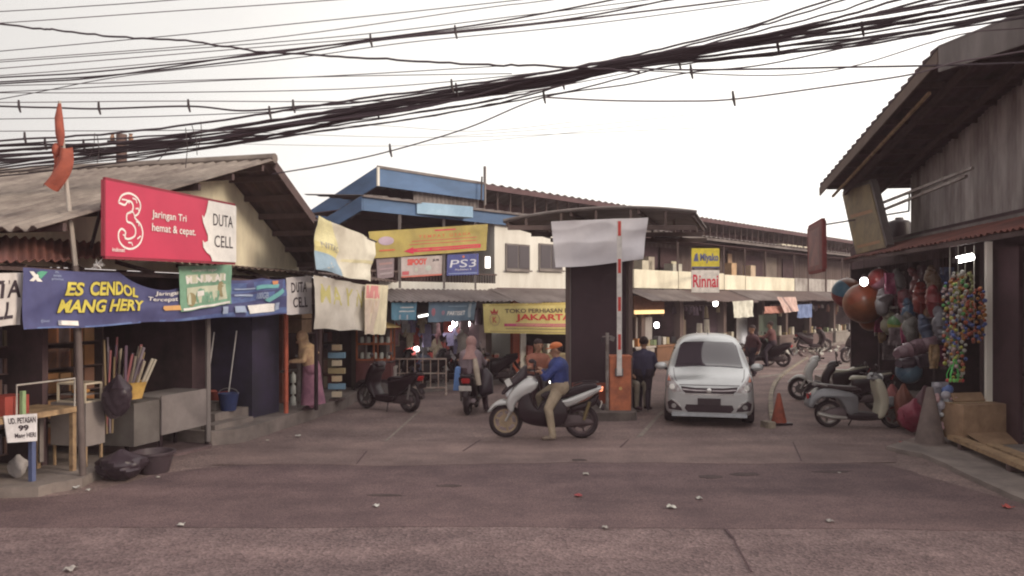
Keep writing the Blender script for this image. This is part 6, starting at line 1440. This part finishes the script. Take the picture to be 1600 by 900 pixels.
beach_ball(1360, 500, -.4, .26, [OR, RD, OR], 'rusty ball half hidden under the big orange beach ball')
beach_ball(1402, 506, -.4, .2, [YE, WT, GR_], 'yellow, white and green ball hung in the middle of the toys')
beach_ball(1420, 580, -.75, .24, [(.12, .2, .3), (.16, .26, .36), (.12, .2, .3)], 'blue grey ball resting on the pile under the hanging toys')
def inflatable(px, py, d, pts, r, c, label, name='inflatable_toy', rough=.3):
    t = thing(name, label, 'inflatable toy', 'toys hung at the toy shop'); q = Rf.w(px, py, d); w = [q + V(a, rnd.uniform(-.05, .05), b) for a, b in curve2(pts, 4)]; c = tuple(x * .38 for x in c)  # shade of the toy cluster is put into the darkened colour
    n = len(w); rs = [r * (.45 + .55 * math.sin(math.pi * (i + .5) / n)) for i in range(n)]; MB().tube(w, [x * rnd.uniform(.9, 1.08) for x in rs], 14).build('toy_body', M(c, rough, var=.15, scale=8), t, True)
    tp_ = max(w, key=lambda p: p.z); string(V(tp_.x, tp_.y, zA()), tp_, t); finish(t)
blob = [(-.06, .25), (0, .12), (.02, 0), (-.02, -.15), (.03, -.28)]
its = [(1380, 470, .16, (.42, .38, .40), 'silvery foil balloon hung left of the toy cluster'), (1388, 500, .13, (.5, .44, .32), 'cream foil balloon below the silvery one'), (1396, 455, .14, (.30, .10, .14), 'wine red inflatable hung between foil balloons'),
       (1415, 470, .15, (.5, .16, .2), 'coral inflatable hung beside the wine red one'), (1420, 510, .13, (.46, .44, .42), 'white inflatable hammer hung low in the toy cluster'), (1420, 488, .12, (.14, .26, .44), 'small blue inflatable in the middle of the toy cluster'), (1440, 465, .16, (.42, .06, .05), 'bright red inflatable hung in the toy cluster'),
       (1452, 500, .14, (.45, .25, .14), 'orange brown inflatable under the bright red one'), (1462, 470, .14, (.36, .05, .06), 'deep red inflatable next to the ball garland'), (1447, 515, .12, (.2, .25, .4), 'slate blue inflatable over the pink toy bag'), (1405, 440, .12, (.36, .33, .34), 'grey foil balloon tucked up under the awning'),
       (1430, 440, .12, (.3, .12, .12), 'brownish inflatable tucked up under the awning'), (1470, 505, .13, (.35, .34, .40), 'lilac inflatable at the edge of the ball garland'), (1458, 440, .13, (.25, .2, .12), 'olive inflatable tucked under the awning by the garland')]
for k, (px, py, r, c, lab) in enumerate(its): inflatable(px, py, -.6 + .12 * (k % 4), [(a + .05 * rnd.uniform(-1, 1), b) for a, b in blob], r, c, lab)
inflatable(1436, 545, -.7, [(-.42, -.10), (-.25, -.03), (-.05, .02), (.15, .08), (.32, .18)], .16, (.46, .28, .34), 'long pink swim ring toy in a plastic bag slung under the toy cluster', rough=.15)
inflatable(1436, 560, -.6, [(-.40, -.10), (-.2, -.08), (0, -.06), (.2, -.02), (.36, .0)], .14, (.22, .2, .24), 'grey plastic bag of toys under the pink swim ring', rough=.2)
for k in range(46):
    q = Rf.w(rnd.uniform(1368, 1488), rnd.uniform(428, 560), rnd.uniform(-.55, .15)); c = [(.30, .07, .08), (.2, .16, .17), (.12, .14, .24), (.28, .18, .1), (.10, .07, .08), (.34, .3, .28), (.26, .06, .12)][rnd.randrange(7)]
    t = thing('toy_packet', 'small dim toy packet hung in the thick cluster at the toy shop front', 'toy packet', 'toy packets in the hanging cluster'); w_, h_ = rnd.uniform(.07, .14), rnd.uniform(.12, .26)
    MB().slab(lambda u, v: q + V((u - .5) * 2 * w_, .03 * math.sin(u * 6 + k) * math.cos(v * 5), (v - .5) * 2 * h_), 6, 6, .05).build('packet', M(c, .25, var=.35, scale=14), t, True); string(V(q.x, q.y, zA()), q + V(0, 0, h_), t); finish(t)
mb_c = [(.42, .10, .06), (.10, .14, .38), (.5, .5, .12), (.12, .38, .12), (.5, .35, .36), (.45, .2, .06), (.5, .48, .44)]
def garland(px, y0, y1, d, n, spread, label, cols, seed):
    r_ = random.Random(seed); t = thing('ball_garland', label, 'ball garland', 'garlands of toy balls'); a = Rf.w(px, y0, d); b = Rf.w(px, y1, d)
    MB().tube([V(a.x, a.y, zA()), b], .006, 5).build('cord', M((.3, .28, .25), .6), t)
    for k in range(n):
        z = a.z + (b.z - a.z) * (k + .5) / n; an = k * 2.4; rr = spread * r_.uniform(.5, 1)
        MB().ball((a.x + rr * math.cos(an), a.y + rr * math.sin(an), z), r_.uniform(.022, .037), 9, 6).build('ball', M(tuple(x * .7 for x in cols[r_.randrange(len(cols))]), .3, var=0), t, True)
    finish(t)
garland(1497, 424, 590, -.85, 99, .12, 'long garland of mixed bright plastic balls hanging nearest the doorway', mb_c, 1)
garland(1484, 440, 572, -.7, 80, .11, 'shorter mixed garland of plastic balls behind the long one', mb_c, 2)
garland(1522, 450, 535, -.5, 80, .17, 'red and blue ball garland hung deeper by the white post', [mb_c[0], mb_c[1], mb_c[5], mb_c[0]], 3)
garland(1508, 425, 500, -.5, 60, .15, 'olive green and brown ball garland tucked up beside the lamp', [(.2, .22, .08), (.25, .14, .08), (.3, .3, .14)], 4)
net = thing('ball_net', 'green net bag of small balls hanging at the foot of the long garland', 'net bag'); q = Rf.w(1492, 575, -.9)
for s in range(6): MB().tube([q + V(0, 0, .18), q + V(.13 * math.cos(s), .05 * math.sin(s), -.1), q + V(.12 * math.cos(s), .05 * math.sin(s), -.2)], .007, 4).build('net_cord', M((.1, .5, .12), .5), net)
for k in range(9): MB().ball(q + V(-.12 + .03 * k, rnd.uniform(-.03, .03), -.2), .032, 8, 6).build('ball', M((.15, .45, .1) if k % 2 else (.4, .06, .06), .3, var=0), net, True)
finish(net)
# pile under the toys
pile = [(1394, 606, .2, (.42, .12, .12), 'small red ball toy on the pile beside the retro scooter'), (1404, 625, .22, (.46, .12, .2), 'pink plastic bag on the pile beside the retro scooter'), (1430, 630, .26, (.32, .05, .09), 'crimson plastic bag on the pile behind the grey cone'), (1446, 610, .22, (.10, .05, .06), 'dark sack on the pile behind the grey cone'), (1412, 606, .16, (.2, .08, .05), 'brown sack under the blue grey ball')]
for k, (px, py, r, c, lab) in enumerate(pile):
    q = Rf.w(px, py + 14, -.95 + .2 * (k % 2)); bag('stuffed_bag', lab, (q.x, q.y, .05), r, max(.35, q.z + .2), M(tuple(x * .6 for x in c), .5, scale=5), 'bags piled under the toys', seed=k + 9)
# shelving and bottles inside the open shop
def rbox(a, d, z, w, dp, h, name, m, parent): return MB().hexa([Rf.P(a + x, d + y, z + zz_) for zz_ in (0, h) for x, y in ((0, 0), (w, 0), (w, dp), (0, dp))]).build(name, m, parent)
for si, (px, lab) in enumerate(((1593, 'shop shelf of bottles beyond the dark door of the corner shop'), (1460, 'dim shelf of boxed toys behind the hanging garlands'), (1385, 'dim shelf of packets behind the orange balls'))):
    t = thing('shop_shelf', lab, 'shelf'); dd2 = .25 if si == 0 else 1.6; a0 = Rf.s(px, dd2); w = 2.2
    for k in range(6): rbox(a0, dd2, .25 + k * .48, w, .4, .03, 'shelf', BROWNM, t)
    for x in (0, w): rbox(a0 + x, dd2, .16, .04, .42, 2.9, 'upright', BROWNM, t)
    for k in range(6):
        for j in range(9):
            c = [(.32, .3, .33), (.10, .15, .3), (.3, .12, .1), (.28, .26, .2), (.14, .1, .1)][rnd.randrange(5)]
            if si == 0: q = Rf.P(a0 + .15 + j * .23, dd2 + .12, .285 + k * .48); MB().lathe([(.05, 0), (.05, .2), (.02, .26), (.022, .3)], q, 10).build('bottle', plain(c, .3), t, True)
            else: rbox(a0 + .08 + j * .235, dd2 + .02, .282 + k * .48, .18, .2, rnd.uniform(.18, .36), 'packet', plain(c), t)
    finish(t)
# lamps
LW = lamp((1.0, .97, .93), 13)
def bulb(q, r, label, drop=.5, grp='lit bulbs', m=None):
    t = thing('light_bulb', label, 'lamp', grp); MB().ball(q, (r, r, r * 1.2), 14, 10).build('bulb', m or LW, t, True); MB().lathe([(r * .45, 0), (r * .5, .06), (.01, .08)], q + V(0, 0, r * 1.05), 10).build('socket', BLACK, t, True); MB().tube([q + V(0, 0, r), q + V(0, 0, drop)], .006, 4).build('cord', BLACK, t); finish(t)
q = Rf.w(1350, 440, -1.0); bulb(q, .08, 'bright white lamp glowing above the orange ball', .5, None)
fl_ = thing('tube_lamp', 'bright tubular white lamp under the awning above the garlands', 'lamp'); q = Rf.w(1508, 404, -.7); MB().tube([q + V(-.12, 0, -.02), q + V(.12, 0, .03)], .055, 12).build('tube', LW, fl_, True); MB().cbox(q + V(-.16, 0, -.03), (.08, .08, .08)).build('socket', BLACK, fl_); MB().tube([q + V(-.16, 0, 0), V(q.x - .16, q.y, zav - .05)], .006, 4).build('cord', BLACK, fl_); finish(fl_)
for px, py, d, r, lab in ((710, 505, .6, .085, 'larger lit bulb above the others in the clothes shop'), (703, 513, .4, .07, 'lit bulb just below the larger one in the clothes shop'), (731, 506, .6, .07, 'lit bulb beneath the end of the light blue banner'), (748, 512, 1.2, .045, 'tiny lit bulb near the edge of the jewellery banner'), (651, 545, .8, .07, 'lit bulb low among the garments near the hall corner'), (685, 541, 1.2, .05, 'small dim bulb low in the middle of the clothes shop'), (733, 542, .2, .07, 'lit bulb behind the pink-hijab rider head'), (772, 567, -.3, .07, 'low lit lamp beside the pink-hijab rider'),
                          (1026, 508, .4, .10, 'lit bulb over the walking man'), (1052, 503, .6, .10, 'lit bulb hung in the dark stall above the silver car'), (1118, 474, -.9, .10, 'lit bulb hanging below the double yellow and white sign'), (1003, 538, .0, .09, 'lit bulb low beside the pale panel at the booth'), (1090, 524, .6, .10, 'lit bulb behind the silver car roof'), (1101, 526, .6, .10, 'second lit bulb behind the silver car roof, nearer the white bags'), (1172, 530, .3, .09, 'small lit bulb beside the pale wall stall')):
    bulb(Mf.w(px, py, d), r, lab, .35, 'lit bulbs in the market stalls')
for px, py, lab, w in ((762, 410, 'short lit tube on the gallery post beside the white wall', None), (663, 493, 'dim lit tube between the two light blue banners', 1)):
    t = thing('tube_lamp', lab, 'lamp'); q = Mf.w(px, py, -.3 if not w else -.6)
    if not w: MB().cbox(q, (.14, .08, .32)).build('tube', lamp((.9, .86, .78), 2.5), t); MB().cbox(q + V(0, .05, 0), (.18, .04, .38)).build('fixture', GREYM, t)
    else: MB().tube([q + V(-.16, 0, -.03), q + V(.16, 0, .03)], .03, 8).build('tube', lamp((.9, .88, .82), 2.5), t, True); MB().cbox(q + V(0, .03, .05), (.4, .04, .03)).build('fixture', GREYM, t)
    finish(t)

# ================================================================== GOODS IN THE MARKET HALL
GG = 'garments hung in the clothes shop'
gc = [(.42, .09, .08), (.42, .40, .42), (.16, .14, .22), (.38, .2, .22), (.22, .25, .34), (.42, .35, .26), (.14, .1, .11), (.26, .23, .38), (.25, .1, .1)]
def garment(q, s, c, rz):
    pl = [(-.16, 0), (.16, 0), (.17, .42), (.30, .30), (.36, .38), (.20, .60), (.07, .66), (0, .62), (-.07, .66), (-.20, .60), (-.36, .38), (-.30, .30), (-.17, .42)]
    co, si = math.cos(rz), math.sin(rz); pl = [(a * s, b * s) for a, b in pl]
    o = MB().prism(pl, -.02, .02, lambda a, b, d: V(q.x + a * co - d * si, q.y + a * si + d * co, q.z + b)).build('hung_garment', M(c, .85, var=.25, scale=7)); tag(o, 'small garment hanging in rows inside the clothes shop at the hall corner', 'garment', GG); finish(o)
for k in range(46):
    a = Mf.s(610 + (k % 12) * 12.5, .5); row = k // 12; garment(Mf.P(a + rnd.uniform(-.1, .1), .4 + .25 * row + rnd.uniform(0, .3), [1.55, 1.2, .75, .3][row] + rnd.uniform(-.1, .1)), rnd.uniform(.75, 1.0), gc[rnd.randrange(len(gc))], Mf.rz + rnd.uniform(-.5, .5))
def mbox(a, d, z, w, dp, h, name, m, parent=None): return MB().hexa([Mf.P(a + x, d + y, z + zz_) for zz_ in (0, h) for x, y in ((0, 0), (w, 0), (w, dp), (0, dp))]).build(name, m, parent)
mp_ = thing('display_mannequin', 'pale dress form standing in the clothes shop near the bulbs', 'mannequin'); q = Mf.w(722, 560, -.2); q.z = .12
MB().lathe([(.10, .75), (.17, .8), (.11, 1.05), (.16, 1.28), (.12, 1.36), (.04, 1.4), (.035, 1.5)], q, 16).build('torso', M((.38, .34, .32), .7), mp_, True); MB().lathe([(.16, 0), (.16, .02), (.02, .03), (.02, .78)], q, 14).build('stand', STEEL, mp_, True); finish(mp_)
# stall counters with goods
stalls = [(760, 800, 'low counter in the dark doorway next to the white column', (.10, .08, .08)), (990, 1022, 'stall counter behind the walking man', (.34, .3, .28)), (1024, 1056, 'counter with orange tubs in the stall behind the silver car', (.2, .1, .06)), (1066, 1124, 'long counter with white bags behind the silver car roof', (.2, .16, .13)), (1134, 1150, 'dim counter beside the pale stall wall', (.12, .07, .06)), (1216, 1246, 'stall counter under the striped cloth', (.18, .13, .12)), (1268, 1300, 'counter of the stall beyond the blue cloth', (.12, .1, .09)), (1304, 1345, 'far stall table heaped with white packets', (.25, .22, .2)), (1346, 1400, 'farthest stall table before the toy shop', (.2, .15, .12)), (826, 886, 'glass counter of the jewellery shop behind its banner', (.25, .2, .12))]
for si, (p0, p1, lab, c) in enumerate(stalls):
    t = thing('market_stall', lab, 'stall'); a0, a1 = Mf.s(p0, -.3), Mf.s(p1, -.3); w = a1 - a0
    mbox(a0, -.4, .55 + .12, w, .8, .06, 'counter_top', M(tuple(min(1, x * 1.3) for x in c), .8), t); mbox(a0 + .05, -.35, .12, w - .1, .7, .53, 'counter_front', M(c, .85, scale=3), t)
    n = max(4, int(w / .28)); 
    for j in range(min(n, 26)):
        cc_ = [(.5, .47, .42), (.42, .18, .07), (.3, .24, .14), (.14, .13, .14), (.46, .42, .34), (.3, .08, .06), (.18, .22, .12)][rnd.randrange(7)]
        mbox(a0 + .05 + j * (w - .2) / n, -.3 + rnd.uniform(0, .4), .735, rnd.uniform(.12, .22), .2, rnd.uniform(.08, .34), 'packet', plain(cc_), t)
    finish(t)
    sh_ = thing('hung_goods', 'goods strung from a rail over the ' + ' '.join(lab.split()[:9]), 'hung goods'); 
    MB().beam(Mf.P(a0, .1, 2.2), Mf.P(a1, .1, 2.2), .03).build('rail', BROWNM, sh_)
    for j in range(min(n, 20)):
        cc_ = [(.3, .27, .25), (.2, .09, .06), (.12, .1, .12), (.3, .24, .16), (.08, .07, .08)][rnd.randrange(5)]
        q = Mf.P(a0 + .1 + j * (w - .2) / n, .1, 2.2); hh = rnd.uniform(.2, .6); MB().tube([q, q + V(0, 0, -.08), q + V(0, 0, -hh)], [.01, rnd.uniform(.05, .1), rnd.uniform(.05, .12)], 8).build('hung_packet', plain(cc_), sh_, True)
    finish(sh_)
sp = [(993, 1019, 496, 560, .0, (.34, .31, .31), 'pale grey metal shutter panel beside the parking booth'), (1185, 1214, 492, 556, -.2, (.06, .10, .07), 'dull green closed stall door'), (1150, 1184, 494, 530, .6, (.36, .34, .34), 'pale grey inner wall panel lit in the stall under the white cloth'), (1060, 1072, 500, 545, .1, (.2, .15, .12), 'brown leaning door leaf of the stall behind the silver car')]
for p0, p1, y0, y1, d, c, lab in sp:
    a0, a1 = Mf.s(p0, d), Mf.s(p1, d); z1 = Mf.hit(p0, y0, d)[1]; t = thing('stall_shutter', lab, 'shutter'); mbox(a0, d, .12, a1 - a0, .04, z1 - .12, 'panel_leaf', M(c, .8, scale=2), t); mbox(a0 - .03, d - .02, .12, .05, .08, z1 - .1, 'panel_edge', BROWNM, t); finish(t)
a0 = Mf.s(993, -.6); t = thing('stall_fascia', 'orange lit narrow shop fascia strip beside the parking booth', 'sign'); mbox(a0, -.6, Mf.hit(993, 491, -.6)[1], Mf.s(1038, -.6) - a0, .06, .14, 'lit_strip', lamp((.95, .62, .28), .9), t); mbox(a0, -.55, Mf.hit(993, 484, -.6)[1], Mf.s(1038, -.55) - a0, .05, .5, 'strip_backing', M((.2, .1, .07), .8), t); finish(t)
for k, (px, py, h, lab) in enumerate(((1093, 528, .75, 'tall white sack standing on the counter behind the car'), (1104, 526, .9, 'taller white roll standing beside the white sack'), (1217, 560, 1.2, 'short white post before the green door'), (1237, 556, 1.1, 'short cream post before the striped cloth stall'))):
    q = Mf.w(px, py, -.2); z0 = .73 if k < 2 else .0; finish(tag(MB().tube([(q.x, q.y, z0), (q.x, q.y, z0 + h)], [.14, .11], 12).build('white_post' if k > 1 else 'sack', M((.55, .5, .42), .8, scale=4), None, True), lab, 'post' if k > 1 else 'sack'))
# objects stored on the balcony
for k, (px, w, h, c, lab) in enumerate(((1000, .5, .35, (.5, .45, .36), 'cream carton on the balcony edge beside the gate canopy'), (1010, .3, .5, (.35, .3, .25), 'tan box standing up on the balcony near the canopy'), (1048, .5, .3, (.45, .42, .36), 'white carton on the balcony near the double yellow and white sign'), (1098, .0, .0, None, ''), (1140, .35, .5, (.5, .33, .2), 'orange brown bundle on the balcony past the double sign'), (1170, .35, .45, (.5, .38, .28), 'peach coloured bundle on the balcony by the dark doorway'))):
    if not c: continue
    a = Mf.s(px, .2); o = mbox(a, .1, 2.8, w * 1.4, .4, zP1 - 2.8 + h, 'stored_box', M(c, .85, scale=3)); tag(o, lab, 'box'); finish(o)
# washing of white things on the lower roof far along
for k in range(7):
    a = Mf.s(1222 + k * 8.5, .6); q = Mf.P(a, .7, zL + .13); o = MB().cbox(q, (.5, .4, .22), rz=Mf.rz + rnd.uniform(-.3, .3)).build('roof_block', M((.5, .45, .36), .9, scale=3)); tag(o, 'pale weight block lying on the grey lower roof of the hall', 'block', 'blocks on the lower roof'); finish(o)
# rubbish heap and scraps
rr = random.Random(5); mb = MB()
for k in range(150):
    px = rr.uniform(1196, 1312); py = 549 + rr.gauss(0, 3.5) - (px - 1240) * .03; q = G(px, py); s = rr.uniform(.05, .2)
    mb.mat([M((.5, .47, .43), .8), M((.26, .22, .19), .8), M((.12, .1, .09), .8)][rr.randrange(3)]); mb.cbox((q.x, q.y, s * .3), (s * 1.4, s, s * .6), rr.uniform(0, 3), rr.uniform(-.5, .5), rr.uniform(-.5, .5))
tag(mb.build('litter', None), kind='stuff')
GS = [((588, 793), .07, (.62, .6, .58), 'small white paper scrap on the dark road patch, below the parked black scooter'), ((915, 743), .08, (.5, .46, .42), 'pale scrap at the upper edge of the dark road patch'), ((1048, 795), .10, (.62, .6, .56), 'largest white scrap on the dark road patch'), ((1092, 781), .07, (.5, .48, .45), 'white scrap just behind the largest one'), ((903, 777), .09, (.35, .07, .08), 'flattened red wrapper on the dark road patch'), ((1573, 795), .10, (.45, .09, .08), 'crumpled red and white wrapper near the corner shop pavement'),
      ((945, 827), .06, (.4, .37, .35), 'grey scrap on the seam of the road patch'), ((283, 823), .07, (.5, .47, .45), 'pale scrap on the seam in front of the stall'), ((110, 893), .09, (.38, .34, .33), 'grey flattened scrap on the nearest rough asphalt'), ((1296, 817), .07, (.36, .33, .32), 'thin grey scrap below the small cone side of the patch'), ((466, 683), .09, (.6, .56, .52), 'white crumpled cup at the kerb foot below the handrail'), ((418, 690), .05, (.5, .46, .4), 'small pale scrap at the foot of the concrete steps'),
      ((118, 764), .09, (.5, .48, .48), 'white litter piece beside the foot of the flag pole'), ((247, 748), .05, (.5, .46, .42), 'tiny white scrap beside the black tub'), ((138, 768), .05, (.55, .53, .5), 'tiny white scrap on the road at the pole foot'), ((1311, 741), .04, (.5, .45, .42), 'tiny pale scrap near the edge of the patch before the retro scooter')]
for k, (p, s, c, lab) in enumerate(GS):
    q = G(*p); r_ = random.Random(k); mb = MB(); s *= .85
    mb.slab(lambda u, v: V(q.x + s * (u - .5) * 1.3 * (1 - .3 * v), q.y + s * (v - .5) * 1.5 * (.7 + .4 * u),   .020 + s * .16 * (1 + math.sin(u * 7 + k) * math.cos(v * 6 + k * 2))), 7, 6, .004)
    o = mb.build('paper_scrap', M(tuple(x * .75 for x in c), .85, var=.2, scale=12)); tag(o, lab, 'litter'); finish(o)
# interior clutter of the left shops
for si, (px, dd3, lab, wd) in enumerate(((72, 1.6, 'shelf of orange-brown cartons at the back of the stall behind the kerb pole', 1.1), (-20, 1.6, 'dim goods shelf at the near end of the shop row', 1.5), (232, 2.2, 'dim goods shelf behind the firework basket', 1.5), (150, 3.2, 'dark goods shelf deep in the stall', 1.2), (505, 1.4, 'dark goods shelf behind the woman', .8))):
    t = thing('goods_shelf', lab, 'shelf'); a0 = L.s(px, dd3)
    def lb2(a, d, z, w, dp, h, nm, m): return MB().hexa([L.P(a + x, d + y, z + zz_) for zz_ in (0, h) for x, y in ((0, 0), (w, 0), (w, dp), (0, dp))]).build(nm, m, t)
    for x in (0, wd): lb2(a0 + x, dd3, .14, .03, .4, 2.2, 'upright', WOODD)
    for k in range(6):
        lb2(a0, dd3, .25 + k * .38, wd, .4, .02, 'shelf', WOODD)
        for j in range(int(wd / .24)):
            c = [(.34, .16, .07), (.3, .12, .06), (.36, .2, .1), (.2, .1, .07)][rnd.randrange(4)] if si == 0 else [(.14, .08, .07), (.1, .1, .12), (.2, .16, .12), (.18, .07, .07), (.08, .07, .07)][rnd.randrange(5)]
            lb2(a0 + .05 + j * .235, dd3 + .02, .272 + k * .38, .2, .3, rnd.uniform(.2, .34), 'packet', plain(c))
    finish(t)
for k, (px, py, r, lab) in enumerate(((28, 746, .1, 'small grey figure-like bundle at the foot of the vendor table'), (250, 640, .06, 'white cup on the pavement under the metal cart'))):
    q = G(px, py, .13); bag('cloth_bundle', lab, (q.x, q.y, .13 if k == 0 else .04), r, .3 if k == 0 else .12, M((.3, .27, .27), .8), seed=k + 40)
# red tray on the vendor table and a green bottle
q = L.P(L.s(12, .5), .5, zt_); t = thing('snack_tray', 'red and green tray of packets on the vendor table', 'tray'); MB().cbox(q + V(0, 0, .12), (.35, .3, .24), rz=L.rz).build('tray_box', M((.28, .05, .04), .7), t)
MB().cbox(q + V(.22, -.05, .15), (.05, .05, .3), rz=L.rz).build('packet', M((.25, .34, .18), .6), t); finish(t)
# wires tying things to stalls; steel chimney etc left out

# ================================================================== THIN MAUVE VOLUME ADDED TO LIFT THE DARK TONES
hz = MB().box(-250, 250, -40, 320, -1.3, 14).build('shadow_lift_volume', None); tag(hz, kind='stuff')
hm_ = bpy.data.materials.new('shadow_lift_volume'); hm_.use_nodes = True; t_ = hm_.node_tree; t_.nodes.clear()
o_ = t_.nodes.new('ShaderNodeOutputMaterial'); v_ = t_.nodes.new('ShaderNodeVolumePrincipled'); v_.inputs['Density'].default_value = 0.0015; v_.inputs['Color'].default_value = (1.0, .80, .87, 1); v_.inputs['Anisotropy'].default_value = 0.2
t_.links.new(v_.outputs[0], o_.inputs['Volume']); hz.data.materials.append(hm_)
